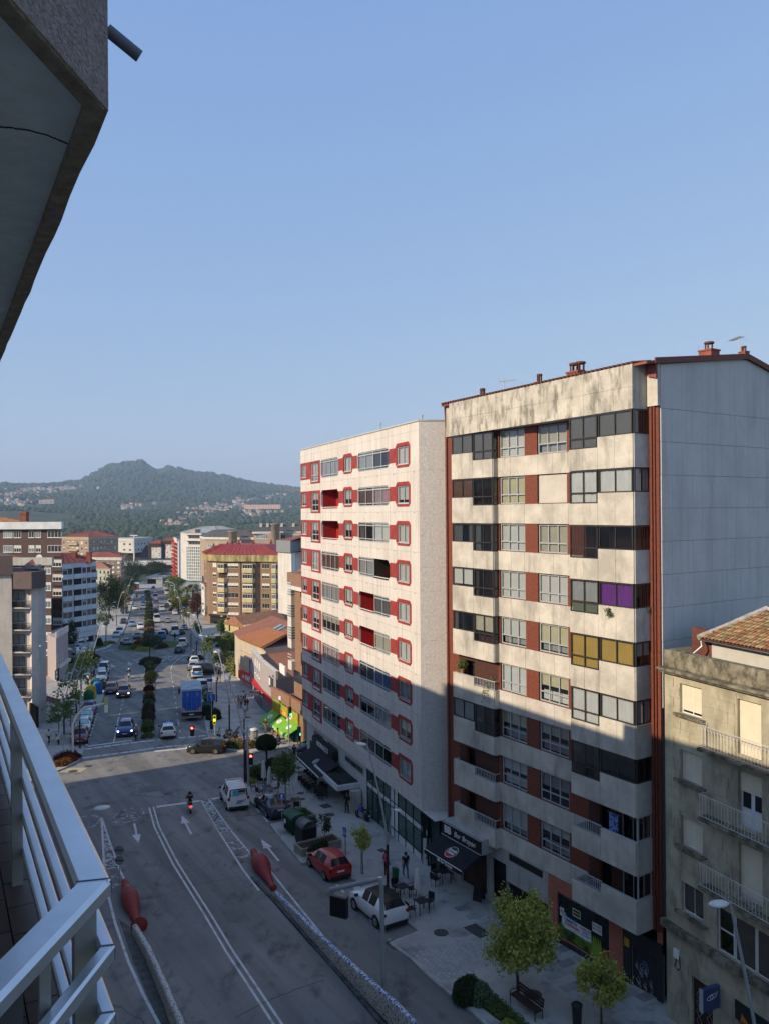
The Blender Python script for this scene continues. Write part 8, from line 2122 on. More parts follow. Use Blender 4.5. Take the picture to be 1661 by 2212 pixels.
def rect_sign(px,py,y0,y1,wd,label,face,body=None,rot=0,extra=None):
	p=G(px,py,KERB);p.z=gz(p.y)+KERB;z1,z0=at(px,y0,p.y).z-p.z,at(px,y1,p.y).z-p.z
	t=thing('road_sign',label,'road sign',p,R(rot));MB().tube([(0,.03,0),(0,.03,z1+.05)],.04,8).build('post',M_LP,t)
	d=MB().box(-wd/2,wd/2,-.03,.0,z0,z1).build('sign_plate',M_WHITE,t);MB().box(-wd/2+.02,wd/2-.02,-.036,-.031,z0+.02,z1-.02).build('sign_face',face,d)
	if body:text(body,(z1-z0)*.6,'sign_lettering',M_WHITE,d,T(0,-.042,(z0+z1)/2)@RX(R(90)),.003,bold=.01)
	return t,d,z0,z1
t,d,z0,z1=rect_sign(746,1863,1787,1809,.42,'blue disabled parking sign on a post beside the red hatchback',S_BL,rot=-50)
mb=MB();zc=(z0+z1)/2
mb.lathe([(.04,0),(.04,.004)],10,0,T(-.02,-.038,zc+.18)@RX(R(90)));mb.tube([(-.02,-.04,zc+.13),(-.01,-.04,zc-.03),(.08,-.04,zc-.03),(.12,-.04,zc-.16)],.02,5);mb.tube([(-.02+.12*math.cos(a)-.02,-.04,zc-.07+.12*math.sin(a))for a in[R(120+20*j)for j in range(11)]],.014,5)
tag(mb.build('wheelchair_symbol',M_WHITE,d),kind='stuff')
t,d,z0,z1=rect_sign(457.5,1585,1499,1514,.95,'tall post with blue lane sign and small parking sign by the truck',S_BL)
MB().tube([(.1,-.05,z0+.15),(-.05,-.05,z0+.45),(-.05,-.05,z1-.1)],.035,5).build('lane_symbol',M_WHITE,d);MB().tube([(0,.03,z1),(0,.03,z1+2.0)],.04,8).build('upper_post',M_LP,t)
MB().box(-.5,.15,-.05,-.02,z1+1.4,z1+1.75).build('parking_sign',S_BL,t);MB().box(-.17,.17,-.12,.12,.5,1.5).build('control_box',M_PLAST,t)
def ad_panel():
	p=G(462,1520,KERB);p.z=gz(p.y)+KERB;z1,z0=at(460,1478,p.y).z-p.z,at(460,1495,p.y).z-p.z
	t=thing('advert_panel','pale advert panel with dark bars hung on the lamp near the truck','advert',p+Vector((-.35,0,0)));MB().box(-.4,.4,-.03,.03,z0,z1).build('panel',M_WHITE,t)
	for i,(a,b_)in enumerate(((.25,.5),(.25,.65),(.25,.42))):MB().box(-.25+i*.18,-.13+i*.18,-.04,-.03,z0+a*(z1-z0),z0+b_*(z1-z0)).build('printed_bar',(M_BLACK,mat('print_red',(.45,.05,.05)),M_GREY)[i],t)
ad_panel()
def giveway():
	p=G(418,1424,KERB);p.z=gz(p.y)+KERB;z1=at(418,1402,p.y).z-p.z
	t=thing('road_sign','give way triangle on a dark post at the roundabout entry','road sign',p);MB().tube([(0,.03,0),(0,.03,z1)],.06,8).build('post',M_LPM,t)
	MB().prismy([(-.45,z1),(.45,z1),(0,z1-.8)],-.02,.0).build('sign_plate',mat('sign_red',(.45,.03,.03)),t);MB().prismy([(-.28,z1-.1),(.28,z1-.1),(0,z1-.6)],-.03,-.021).build('sign_face',M_WHITE,t)
giveway()
def red_flag_sign():
	p=G(602,1640,KERB);p.z=gz(p.y)+KERB;z1=at(600,1597,p.y).z-p.z
	t=thing('road_sign','slim post with red and white sign behind the round clipped tree','road sign',p,R(50));MB().tube([(0,0,0),(0,0,z1)],.03,6).build('post',M_LP,t);MB().lathe([(.3,0),(.3,.02)],20,0,T(0,-.03,z1-.35)@RX(R(90))).build('sign_plate',mat('sign_red',(.45,.03,.03)),t);MB().box(-.2,.2,-.06,-.05,z1-.4,z1-.3).build('sign_bar',M_WHITE,t)
red_flag_sign()
def gantry():
	p=G(829,2151,KERB-.13);Y=p.y;p.z=gz(Y)
	t=thing('sign_gantry','grey pipe gantry with a black display box hanging over the side lane','sign gantry',p)
	top=at(824,1901,Y)-p;e=at(714,1923,Y+1.3)-p
	MB().tube([(0,0,-.3),(top.x*.5,0,top.z*.5),(top.x,0,top.z-.25)],.115,12).build('post',mat('gantry_grey',(.27,.29,.29),rough=.5,var=.05),t)
	MB().tube([(top.x,0,top.z-.3),(top.x-.03,.02,top.z-.08),(top.x-.15,.05,top.z),(e.x,e.y,e.z)],.115,12).build('arm',mat('gantry_grey',(.27,.29,.29)),t)
	MB().box(top.x-.16,top.x+.04,-.1,.1,top.z-.12,top.z+.12).build('elbow_flange',M_STEEL,t)
	d=(Vector((top.x,0,0))-Vector((e.x,e.y,0))).normalized();a=math.atan2(d.y,d.x)
	MM=T(e.x,e.y,e.z)@RZ(a)
	bx=MB().box(.03,.98,-.13,.13,-1.25,-.22).build('display_box',M_PLAST,t,MM);MB().box(.08,.93,-.14,-.131,-1.19,-.3).build('display_face',mat('black_display',(.006,.006,.007),rough=.6),bx);MB().box(.03,.98,-.14,.14,-.215,-.12).build('display_top',M_GREY,bx)
	for x in(.2,.85):MB().tube([(x,0,-.2),(x,0,.0)],.025,6).build('hanger',M_STEEL,bx)
gantry()
def sculpture(pxs,label,rr,flare):
	pts=[G(*q)for q in pxs];a,b_=pts[0],pts[1];d=b_-a;L_=d.length
	t=thing('sculpture',label,'sculpture',a);ang=math.atan2(d.y,d.x)
	n=20;M0=Matrix.Rotation(TILT,4,'X')@RZ(ang)
	prof=[(0,.02),(.006,.26),(.03,.33),(.08,.37),(.14,.40),(.20,.48),(.26,.66),(.33,.80),(.41,.86),(.49,.82),(.57,.70),(.66,.54),(.74,.43),(.82,.35),(.90,.30),(.955,.30),(.97,.34)]+([(.985,.62),(1.0,.78),(1.006,.74),(1.008,.3),(1.009,.02)]if flare else[(.99,.31),(1.0,.28),(1.001,.02)])
	vs,fs=[],[]
	for s_,r_ in prof:
		r_*=rr
		for k in range(n):
			tt=2*math.pi*k/n;yy,zz=math.cos(tt)*r_,math.sin(tt)*r_
			vs.append((s_*L_,yy,max(-.02,zz+r_*.75+.45*rr*math.exp(-(s_/.16)**2))))
	for i in range(len(prof)-1):
		for k in range(n):fs.append((i*n+k,i*n+(k+1)%n,(i+1)*n+(k+1)%n,(i+1)*n+k))
	M_RS=mat('red_resin',(.20,.022,.018),rough=.55,c2=(.27,.035,.026),scale=1.5,bump=.15,bscale=12)
	MB().add(vs,fs,0,M0,True).build('body',M_RS,t)
	MB().lathe([(.04,0),(.045,.03),(.01,.04)],10,0,M0@T(L_*.3,0,rr*1.36)).build('cap_light',M_PALE,t)
sculpture(((268,1917),(301,2014)),'red bottle shaped sculpture at the nose of the left ramp wall',.62,True)
sculpture(((546,1852),(592,1926)),'red bottle shaped sculpture at the nose of the right ramp wall',.68,False)
def container(px,py,head,label,col,lid,kind='square',s=1.0,h=KERB):
	p=G(px,py,h);p.z=gz(p.y)+h
	t=thing('waste_container',label,'waste container',M=Matrix.Translation(p)@RZ(R(head))@Matrix.Scale(s,4))
	if kind=='square':
		vs=[]
		for z_,k in((.12,.86),(1.12,1.0)):
			vs+=[(-.68*k,-.52*k,z_),(.68*k,-.52*k,z_),(.68*k,.52*k,z_),(-.68*k,.52*k,z_)]
		MB().add(vs,[(0,3,2,1),(4,5,6,7),(0,1,5,4),(1,2,6,5),(2,3,7,6),(3,0,4,7)]).build('bin_body',col,t)
		for i in range(5):MB().box(-.58+i*.28,-.53+i*.28,-.545,-.47,.2,1.05).build('bin_rib',col,t)
		mb=MB();n=9;prof=[(.58*math.cos(math.pi*i/(n-1)),1.14+.30*math.sin(math.pi*i/(n-1)))for i in range(n)]
		vs=[(-.73,y,z_)for y,z_ in prof]+[(.73,y,z_)for y,z_ in prof];fs=[tuple(range(n)),tuple(range(n,2*n))[::-1]]+[(i,i+1,n+i+1,n+i)for i in range(n-1)]
		ld=mb.add(vs,fs).build('lid',lid,t)
		for x in(-.45,-.15,.15,.45):MB().tube([(x,.56*math.cos(math.pi*i/8),1.15+.30*math.sin(math.pi*i/8))for i in range(9)],.018,4).build('lid_rib',lid,ld)
		for x in(-.5,.5):
			for y in(-.35,.35):MB().lathe([(.09,-.03),(.09,.03)],10,0,RX(R(90))).build('wheel',M_TYRE,t,T(x,y,.09))
		MB().box(-.5,-.25,-.56,-.545,.6,.9).build('sticker',M_WHITE,t)
	else:
		MB().lathe([(.60,.05),(.66,.3),(.68,1.0),(.66,1.25)],4 if kind=='dome' else 20,0,RZ(R(45))@Matrix.Diagonal((1.12,.95,1,1)),smooth=False).build('bin_body',col,t)
		if kind=='dome':
			mb=MB();n=9;prof=[(.50*math.cos(math.pi*i/(n-1)),1.22+.42*math.sin(math.pi*i/(n-1)))for i in range(n)]
			vs=[(-.56,y,z_)for y,z_ in prof]+[(.56,y,z_)for y,z_ in prof];mb.add(vs,[tuple(range(n)),tuple(range(n,2*n))[::-1]]+[(i,i+1,n+i+1,n+i)for i in range(n-1)],0,None,True).build('lid',lid,t)
		else:
			MB().lathe([(.70,1.2),(.72,1.35),(.6,1.62),(.34,1.8),(.05,1.85)],20).build('lid',lid,t)
			for a in range(3):MB().lathe([(.13,0),(.12,.03)],12,0,RZ(a*2.1-1.4)@T(.62,0,1.5)@RY(R(65))).build('bin_opening',M_BLACK,t)
	return t
GB,GL=mat('green_plastic',(.012,.05,.022),rough=.5,var=.15),mat('green_lid',(.03,.10,.05),rough=.45,var=.15)
DG,DGL=mat('dark_grey_plastic',(.016,.018,.019),rough=.5,var=.15),mat('grey_lid',(.10,.115,.125),rough=.4,var=.1)
container(637,1798,-58,'green wheeled waste container with ribbed lid beside the arrow sign',GB,GL,s=1.12)
container(661,1824,-58,'dark waste container with grey domed lid next to the green one',DG,DGL,'dome',1.12)
container(192,1519,-70,'green domed recycling bin nearest in the left row',mat('bright_green',(.02,.14,.03)),mat('bright_green',(.02,.14,.03)),'igloo');container(197,1508,-70,'yellow domed recycling bin in the left row',mat('bin_yellow',(.52,.36,.02)),mat('bin_yellow',(.52,.36,.02)),'igloo')
container(211,1499,-70,'blue domed recycling bin in the left row',mat('bin_blue',(.03,.14,.38)),mat('bin_blue',(.03,.14,.38)),'igloo');container(206,1489,-70,'teal waste container at the back of the left row',mat('bin_teal',(.03,.09,.09)),mat('bin_teal_lid',(.04,.13,.12)),s=1.1);container(222,1489,-70,'dark waste container by the kerb at the back of the left row',DG,DGL,'dome')
for px,py,lab in((446,1545,'dark green waste container right beside the truck'),(452,1529,'dark green waste container, second beside the truck'),(450,1517,'dark green waste container, third beside the truck'),(447,1507,'grey waste container, farthest beside the truck')):
	container(px,py,-72,lab,DG if 'grey' in lab else mat('bottle_green',(.012,.035,.025)),DGL if 'grey' in lab else mat('bottle_green_lid',(.03,.07,.055)),s=1.1)
container(57,1556,20,'small green wheeled bin by the left shop wall',GB,GL,s=.7)
def cabinet():
	p=G(550,1606,KERB);p.z=gz(p.y)+KERB;t=thing('street_cabinet','round ended grey cabinet on the sunlit pavement','cabinet',p)
	MB().lathe([(.42,0),(.42,1.5)],20,0,Matrix.Diagonal((1.0,1.2,1,1))).build('body',mat('kiosk_grey',(.25,.25,.24),rough=.5,var=.1),t);MB().lathe([(.48,1.5),(.48,1.58),(.2,1.66),(.05,1.68)],20,0,Matrix.Diagonal((1,1.2,1,1))).build('roof',M_PALE,t);MB().box(.1,.3,-.50,-.3,.1,1.35).build('door',M_GREY,t)
	MB().lathe([(.12,.0),(.12,.02)],16,0,T(.22,-.51,.7)@RX(R(90))@RZ(0)).build('round_panel',M_BROWN_ROOM,t)
cabinet()
def planter(px,py,head,lx,ly,hh,label):
	p=G(px,py,KERB);p.z=gz(p.y)+KERB
	t=thing('planter',label,'planter',p,R(head));m_=stained('planter_concrete',(.30,.28,.24),(.12,.11,.09),amt=.5)
	for x0,x1,y0,y1 in((-lx/2,lx/2,-ly/2,-ly/2+.12),(-lx/2,lx/2,ly/2-.12,ly/2),(-lx/2,-lx/2+.12,-ly/2+.12,ly/2-.12),(lx/2-.12,lx/2,-ly/2+.12,ly/2-.12)):MB().box(x0,x1,y0,y1,-.05,hh).build('planter_wall',m_,t)
	MB().box(-lx/2+.12,lx/2-.12,-ly/2+.12,ly/2-.12,0,hh-.12).build('soil',M_SOIL,t);return t
planter(687,1836,-58,1.3,3.2,.6,'long concrete planter with clipped bushes beside the grey domed bin');planter(657,1777,-58,1.1,1.6,.65,'short concrete planter behind the green container')
def chair_t(M,label,col,group):
	t=thing('chair',label,'chair',M=M,group=group)
	if 'chair' not in _wc:
		_wc['chair']=(MB().box(-.23,.23,-.23,.23,.43,.46).mesh('seat',col),MB().add([(-.24,-.23,.46),(-.26,.23,.46),(-.26,.23,.86),(-.32,.2,.88),(-.32,-.2,.88),(-.28,-.23,.86)],[(0,1,2,3,4,5)]).box(-.27,-.25,-.23,.23,.5,.86).mesh('backrest',col),MB().tube([(0,0,0),(0,0,.44)],.017,5).mesh('leg',col),MB().tube([(-.24,0,.66),(.2,0,.66),(.21,0,.45)],.016,5).mesh('armrest',col))
	s_,b_,l_,a_=_wc['chair'];put('seat',s_,t);put('backrest',b_,t)
	for x in(-.2,.2):
		for y in(-.2,.2):put('leg',l_,t,T(x,y,0))
	for y in(-.23,.23):put('armrest',a_,t,T(0,y,0))
	return t
def table_t(p,head,label,group):
	t=thing('table',label,'table',p,head,group)
	MB().box(-.36,.36,-.36,.36,.71,.74).build('table_top',mat('dark_table_top',(.03,.03,.033),rough=.35,var=.2),t)
	for x in(-.32,.32):
		for y in(-.32,.32):MB().box(x-.02,x+.02,y-.02,y+.02,0,.71).build('leg',M_BLACK,t)
def setting(px,py,head,chairs,lab,group):
	p=G(px,py,KERB);p.z=gz(p.y)+KERB;table_t(p,R(head),'black square cafe table '+lab,group)
	nm=('facing the road','facing the houses','nearest the lens','farthest from the lens')
	for i,(ang,dist)in enumerate(chairs):
		a=R(head+ang);q=p+Vector((math.cos(a)*dist,math.sin(a)*dist,0));q.z=gz(q.y)+KERB
		chair_t(Matrix.Translation(q)@RZ(a+math.pi),'black armchair, %s of those at the table %s'%(('first','second','third','fourth')[i],lab),M_BLACK,group)
setting(868.5,1940,30,((0,.72),(90,.72),(200,.72)),'behind the white crossover','bar terrace furniture');setting(910,1972,30,((20,.75),(180,.75)),'right of the white crossover','bar terrace furniture');setting(958,1906,30,((10,.75),(100,.72),(190,.75)),'under the bar awning','bar terrace furniture')
setting(566,1708,20,((180,.75),),'at the corner flower bed','cafe terrace furniture');setting(578,1717,20,((200,.8),(10,.8)),'between the closed parasols','cafe terrace furniture');setting(640,1745,20,((150,.75),(260,.75)),'below the single closed parasol','cafe terrace furniture')
for i,(px,py)in enumerate(((655,1690),(661,1696),(668,1702),(674,1708),(690,1718),(697,1724))):
	p=G(px,py,KERB);p.z=gz(p.y)+KERB
	table_t(p,R(22),'dark cafe table in the shade under the long black awning','tables under the long black awning')
	for a in(80,260):
		q=p+Vector((math.cos(R(a))*.7,math.sin(R(a))*.7,0));q.z=gz(q.y)+KERB;chair_t(Matrix.Translation(q)@RZ(R(a+180)),'black chair in the shade under the long black awning',M_BLACK,'chairs under the long black awning')
def parasol(px,py,pyt,label):
	p=G(px,py,KERB);p.z=gz(p.y)+KERB;h_=at(px,pyt,p.y).z-p.z
	t=thing('closed_parasol',label,'parasol',p);cv=mat('white_canvas',(.60,.60,.57),rough=.9,var=.08,scale=3,stretch=(3,3,.4))
	MB().tube([(0,0,0),(0,0,h_)],.025,8).build('pole',M_ALU_W,t);MB().box(-.3,.3,-.3,.3,0,.08).build('foot',M_GREY,t)
	vs,fs,n=[],[],24;prof=[(.03,1.0),(.09,.965),(.12,.90),(.115,.86),(.15,.78),(.19,.55),(.21,.36),(.20,.31)]
	for r_,z_ in prof:
		for k in range(n):rr_=r_*(1+(.28 if z_<.9 else.05)*math.cos(k*math.pi/2*1.0+z_*2)*.6+.1*math.cos(k*2.2));vs.append((rr_*math.cos(2*math.pi*k/n),rr_*math.sin(2*math.pi*k/n),h_*z_+(.05*math.cos(k*1.5)if z_<.32 else 0)))
	for i in range(len(prof)-1):
		for k in range(n):fs.append((i*n+k,i*n+(k+1)%n,(i+1)*n+(k+1)%n,(i+1)*n+k))
	MB().add(vs,fs,0,None,True).build('canopy',cv,t)
parasol(570,1697,1643,'closed white parasol, left of the pair at the corner bed');parasol(582.5,1708,1657,'closed white parasol, right of the pair at the corner bed');parasol(631,1731,1674,'closed white parasol standing alone before the cafe');parasol(901.5,1941,1876,'closed white parasol at the bar tables')
def aboard():
	p=G(1034,1945,KERB);p.z=gz(p.y)+KERB;t=thing('menu_board','black folding chalkboard standing outside the bar','menu board',p,R(-35))
	for s_ in(1,-1):MB().add([(-.3,s_*.28,0),(.3,s_*.28,0),(.3,s_*.02,1.05),(-.3,s_*.02,1.05)],[(0,1,2,3)]).add([(-.3,s_*.25,0),(.3,s_*.25,0),(.3,s_*.0,1.05),(-.3,s_*.0,1.05)],[(0,1,2,3)]).build('board',M_BLACK,t)
	for i in range(4):MB().tube([(-.18+.05*j,-.25+.05+.045*i,.25+.17*i+.02*math.sin(j*2+i))for j in range(8)],.008,4).build('chalk_line',M_GREY,t)
aboard()
def bench():
	p=G(1135,2186,KERB);p.z=gz(p.y)+KERB;t=thing('park_bench','dark slatted bench with curled iron arms by the planted strip','bench',p,math.atan2(-.84,.542));wd=mat('bench_wood',(.055,.032,.024),rough=.7,var=.2,scale=3)
	for i in range(4):MB().box(-.9,.9,-.2+i*.12,-.1+i*.12,.42,.46).build('seat_slat',wd,t)
	for i in range(3):MB().box(-.9,.9,.27+i*.02,.30+i*.02,.52+i*.14,.63+i*.14).build('back_slat',wd,t)
	for x in(-.85,.85):MB().tube([(x,-.22,0),(x,-.2,.42),(x,-.22,.62),(x,-.1,.66),(x,.28,.6),(x,.34,.92)],.025,6).build('iron_arm',M_BLACK,t);MB().tube([(x,.25,0),(x,.26,.45)],.025,6).build('leg',M_BLACK,t)
bench()
def litter():
	p=G(1246,2214,KERB);p.z=gz(p.y)+KERB;t=thing('litter_bin','small dark litter bin below the right tree','litter bin',p);MB().lathe([(.2,.05),(.24,.85)],14).build('bin_body',M_PLAST,t);MB().lathe([(.26,.85),(.26,.92),(.15,1.0),(.02,1.0)],14).build('lid',M_PLAST,t)
litter()
def litter2():
	p=G(638,1603,KERB);p.z=gz(p.y)+KERB;t=thing('litter_bin','slim dark litter bin at the cross street corner','litter bin',p);MB().box(-.22,.22,-.18,.18,.0,1.25).build('bin_body',mat('bottle_green',(.012,.035,.025)),t);MB().box(-.24,.24,-.2,.2,1.25,1.32).build('lid',M_PLAST,t)
litter2()
def rb(x,y,zz):return Matrix.Translation((0,0,0))@(RBinv.inverted()@T(x,y,RBz(zz)))
def rack(M,label,clothm=None,name='drying_rack'):
	t=thing(name,label,'drying rack',M=M)
	mb=MB();mb.tube([(-.8,-.28,.9),(.8,-.28,.9),(.8,.28,.9),(-.8,.28,.9),(-.8,-.28,.9)],.014,5)
	for i in range(9):mb.tube([(-.8+.2*i-.0,-.28,.9),(-.8+.2*i,.28,.9)],.007,4)
	mb.build('rack_frame',M_WHITE,t)
	for s_ in(-1,1):MB().tube([(s_*.5,-.25,0),(-s_*.3,.25,.9)],.013,5).build('leg',M_WHITE,t);MB().tube([(s_*.5,.25,0),(-s_*.3,-.25,.9)],.013,5).build('leg',M_WHITE,t)
	if clothm:MB().box(-.55,.1,-.285,-.27,.45,.9).build('hung_cloth',clothm,t)
fl=lambda k:4.86-2.8*k-2.62
blue=mat('blue_laundry',(.10,.22,.45),rough=.9,var=.15)
rack(rb(13.6,-.62,fl(8)),'folding drying rack with blue cloth on the lowest right balcony',blue);rack(rb(15.2,-.55,fl(8)),'flat empty drying rack on the lowest right balcony');rack(rb(2.4,-.12,fl(8))@Matrix.Scale(.5,4,(0,1,0)),'drying rack leaning on the lowest left balcony')
rack(rb(2.6,-.15,fl(7))@Matrix.Scale(.5,4,(0,1,0)),'brown drying rack on the left balcony above the lowest')
t=thing('garden_table','small white folding table on the left balcony above the lowest','table',M=rb(4.4,-.15,fl(7)));MB().box(-.45,.45,-.2,.2,.8,.83).build('table_top',M_WHITE,t)
for s_ in(-1,1):MB().tube([(s_*.4,0,0),(-s_*.3,0,.8)],.014,5).build('leg',M_WHITE,t)
t=thing('hanging_cloth','blue patterned towel hanging on the right balcony above the lowest','towel',M=rb(14.35,-.45,fl(7)+1.0));MB().box(-.28,.28,-.03,.03,0,1.05).build('cloth',mat('blue_print',(.02,.06,.35),c2=(.25,.35,.6),scale=7,lo=.45,hi=.55),t);MB().tube([(-.4,0,1.06),(.4,0,1.06)],.012,5).build('rail',M_STEEL,t)
def quads(c,size,name,mats,par=None,mi=None,up=.25,asp=.55,M=None):
	"""leaf-sized four-sided faces at the points c"""
	n=len(c);size=np.broadcast_to(np.asarray(size,float),(n,))
	nrm=rng.normal(size=(n,3));nrm[:,2]=nrm[:,2]*.8+up;nrm/=np.linalg.norm(nrm,axis=1)[:,None]
	a=np.cross(nrm,rng.normal(size=(n,3)));a/=np.linalg.norm(a,axis=1)[:,None];b=np.cross(nrm,a)
	s=size[:,None]
	v=np.stack([c-a*s,c-b*s*asp,c+a*s,c+b*s*asp],1).reshape(-1,3)
	me=bpy.data.meshes.new(name)
	me.vertices.add(4*n);me.vertices.foreach_set('co',v.astype(np.float32).ravel())
	me.loops.add(4*n);me.loops.foreach_set('vertex_index',np.arange(4*n,dtype=np.int32))
	me.polygons.add(n);me.polygons.foreach_set('loop_start',np.arange(0,4*n,4,dtype=np.int32));me.polygons.foreach_set('loop_total',np.full(n,4,dtype=np.int32))
	for m_ in(mats if isinstance(mats,(list,tuple))else[mats]):me.materials.append(m_)
	me.update(calc_edges=True)
	return put(name,me,par,M)
def cloud(n,rad,clumps,spread,hollow=.35,flat=0.0,cut=None):
	k=rng.normal(size=(clumps,3));k/=np.linalg.norm(k,axis=1)[:,None];k*=(hollow+(1-hollow)*rng.random(clumps)**.5)[:,None]
	k*=(.70+.46*rng.random((clumps,1)))
	if cut is not None:k=k[k[:,2]>cut]
	i=rng.integers(0,len(k),n);c=k[i]+rng.normal(size=(n,3))*spread
	return c*np.array(rad)
L_LIME=leafmat('lime_leaf',(.16,.20,.03),(.50,.51,.12));L_MID=leafmat('mid_leaf',(.045,.085,.02),(.17,.23,.06));L_DARK=leafmat('dark_leaf',(.014,.030,.010),(.055,.085,.028));L_OLIVE=leafmat('olive_leaf',(.055,.07,.025),(.18,.19,.08));L_YEL=leafmat('yellow_leaf',(.07,.08,.012),(.26,.23,.04))
L_RED=leafmat('red_flower',(.14,.01,.006),(.42,.05,.02));L_ORA=leafmat('orange_leaf',(.12,.05,.012),(.34,.15,.03));L_BRN=leafmat('brown_leaf',(.035,.025,.016),(.12,.075,.042));L_MAR=leafmat('maroon_leaf',(.035,.014,.010),(.11,.04,.026));L_PALE=leafmat('pale_leaf',(.07,.10,.045),(.20,.26,.13));L_GREY=leafmat('grey_green_leaf',(.055,.07,.04),(.17,.20,.12))
M_BARK=mat('bark',(.060,.045,.034),rough=.95,var=.3,scale=4,stretch=(4,4,.6),bump=.4)
def tree(p,label,crown_c,rad,n,size,m,tr=.10,clumps=40,spread=.16,limbs=6,name='street_tree',group=None,bark=None,hollow=.35,th=None):
	t=thing(name,label,'tree',p,0,group)
	cc=Vector(crown_c);th=th or cc.z-rad[2]*.4
	mb=MB();bend=Vector((random.uniform(-.1,.1),random.uniform(-.1,.1),0))
	mb.tube([(0,0,-.1),tuple(bend*.5+Vector((0,0,th*.5))),(cc.x*.7,cc.y*.7,th)],[tr,tr*.8,tr*.62],8)
	for i in range(limbs):
		a=i*2*math.pi/limbs+random.random();e=Vector((cc.x+math.cos(a)*rad[0]*.55,cc.y+math.sin(a)*rad[1]*.55,cc.z+rad[2]*random.uniform(-.1,.5)))
		mb.tube([(cc.x*.7,cc.y*.7,th-.05),tuple(Vector((cc.x*.7,cc.y*.7,th)).lerp(e,.5)+Vector((0,0,-.05*rad[2]))),tuple(e)],[tr*.5,tr*.32,tr*.12],6)
	mb.tube([(cc.x*.7,cc.y*.7,th-.05),(cc.x,cc.y,cc.z+rad[2]*.6)],[tr*.55,tr*.12],6)
	mb.build('trunk',bark or M_BARK,t)
	c=cloud(n,rad,clumps,spread,hollow)+np.array(cc)
	quads(c,size*(.7+.6*rng.random(n)),'crown',m,t);return t
def gk(px,py,h=KERB):
	p=G(px,py,h);p.z=gz(p.y)+h;return p
tree(gk(1119,2152),'bushy yellow green street tree in front of the empty shop',(.25,0,3.1),(1.62,1.6,2.0),9500,.09,L_LIME,.085,60,.13,7)
tree(gk(1299,2222),'smaller yellow green street tree in front of the graffiti shutter',(0,0,2.0),(1.08,1.05,1.2),3600,.08,L_LIME,.06,34,.14,6)
t3=tree(gk(784.5,1889),'young slim street tree with a stake beside the red hatchback',(.0,0,2.45),(.62,.6,.68),1200,.075,L_LIME,.035,24,.2,5)
MB().tube([(-.12,.05,0),(-.1,.05,1.5)],.03,6).build('stake',M_BARK,t3)
tree(gk(617,1728),'loose green cafe tree with thin trunk behind the arrow sign',(-.1,0,2.75),(1.0,1.0,1.2),2600,.095,L_MID,.05,36,.2,7)
def topiary(p,label,zc,rad,th,m,n=6000,size=.07,tr=.12,name='clipped_tree'):
	t=thing(name,label,'tree',p);MB().tube([(0,0,0),(.05,0,th*.5),(0,0,th)],[tr,tr*.8,tr*.9],8).build('trunk',M_BARK,t)
	for a in range(5):pass
	k=rng.normal(size=(n,3));k/=np.linalg.norm(k,axis=1)[:,None];k*=(.90+.12*rng.random(n))[:,None];k[:,2]=np.where(k[:,2]<-.35,-.35-.1*rng.random(n),k[:,2])
	quads(k*np.array(rad)+np.array((0,0,zc)),size,'crown',m,t)
	MB().lathe([(.05,-.32),(.85,-.30),(.93,0),(.80,.5),(.45,.82),(.02,.93)],18,0,T(0,0,zc)@Matrix.Diagonal((rad[0]*.98,rad[1]*.98,rad[2]*.98,1))).build('inner_core',mat('dark_core',(.012,.018,.008),rough=1,var=.3),t)  # solid dark core filling the crown behind its leaves
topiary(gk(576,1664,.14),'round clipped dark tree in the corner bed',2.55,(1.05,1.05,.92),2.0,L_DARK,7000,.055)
def bush(p,label,rad,m,n=900,size=.09,name='clipped_bush',group=None,core=(.012,.018,.008)):
	t=thing(name,label,'bush',p,0,group)
	k=rng.normal(size=(n,3));k/=np.linalg.norm(k,axis=1)[:,None];k[:,2]=np.abs(k[:,2]);bump=1+.07*np.sin(k[:,0]*7+p.x)*np.cos(k[:,1]*6)
	k*=(bump*(.90+.13*rng.random(n)))[:,None]
	quads(k*np.array(rad),size*(.7+.6*rng.random(n)),'foliage',m,t,up=.1)
	MB().lathe([(.97,0),(.95,.25),(.80,.55),(.5,.82),(.02,.94)],16,0,Matrix.Diagonal((rad[0]*.96,rad[1]*.96,rad[2]*.96,1))).build('inner_core',mat('dark_core_%d'%int(core[0]*1e4),core,rough=1,var=.3),t)  # solid dark core under the leaf shell
	return t
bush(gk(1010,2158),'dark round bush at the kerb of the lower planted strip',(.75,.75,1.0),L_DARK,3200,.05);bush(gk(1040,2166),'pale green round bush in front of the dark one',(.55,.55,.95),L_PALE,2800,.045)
bush(gk(1120,2262),'lime green low bush at the bottom edge',(.5,.5,.5),L_LIME,1500,.05);bush(gk(1098,2228),'lime green low bush behind the bottom one',(.45,.45,.45),L_LIME,1300,.05)
for px,py,r_,lab in((676,1841,.35,'dark bush at the near end of the long planter'),(686,1835,.38,'round dark bush in the middle of the long planter'),(699,1829,.36,'dark bush at the far end of the long planter')):
	q=G(px,py,KERB+.48);q.z=gz(q.y)+KERB+.48;bush(q,lab,(r_,r_,.45),L_DARK if '.' else L_MID,500,.06)
q=gk(669,1812);q=q+Vector((0,0,.0));tree(q,'spindly dark shrub between the grey bin and the long planter',(0,0,1.2),(.75,.7,.55),420,.09,L_DARK,.03,16,.22,5,name='shrub')
tree(gk(702,1820),'spindly dark shrub behind the long planter',(0,0,1.35),(.5,.5,.6),380,.09,L_DARK,.03,14,.22,5,name='shrub');q=gk(656,1775);q.z+=.5;bush(q,'dark bush in the short planter behind the green container',(.4,.4,.55),L_MID,500,.07)
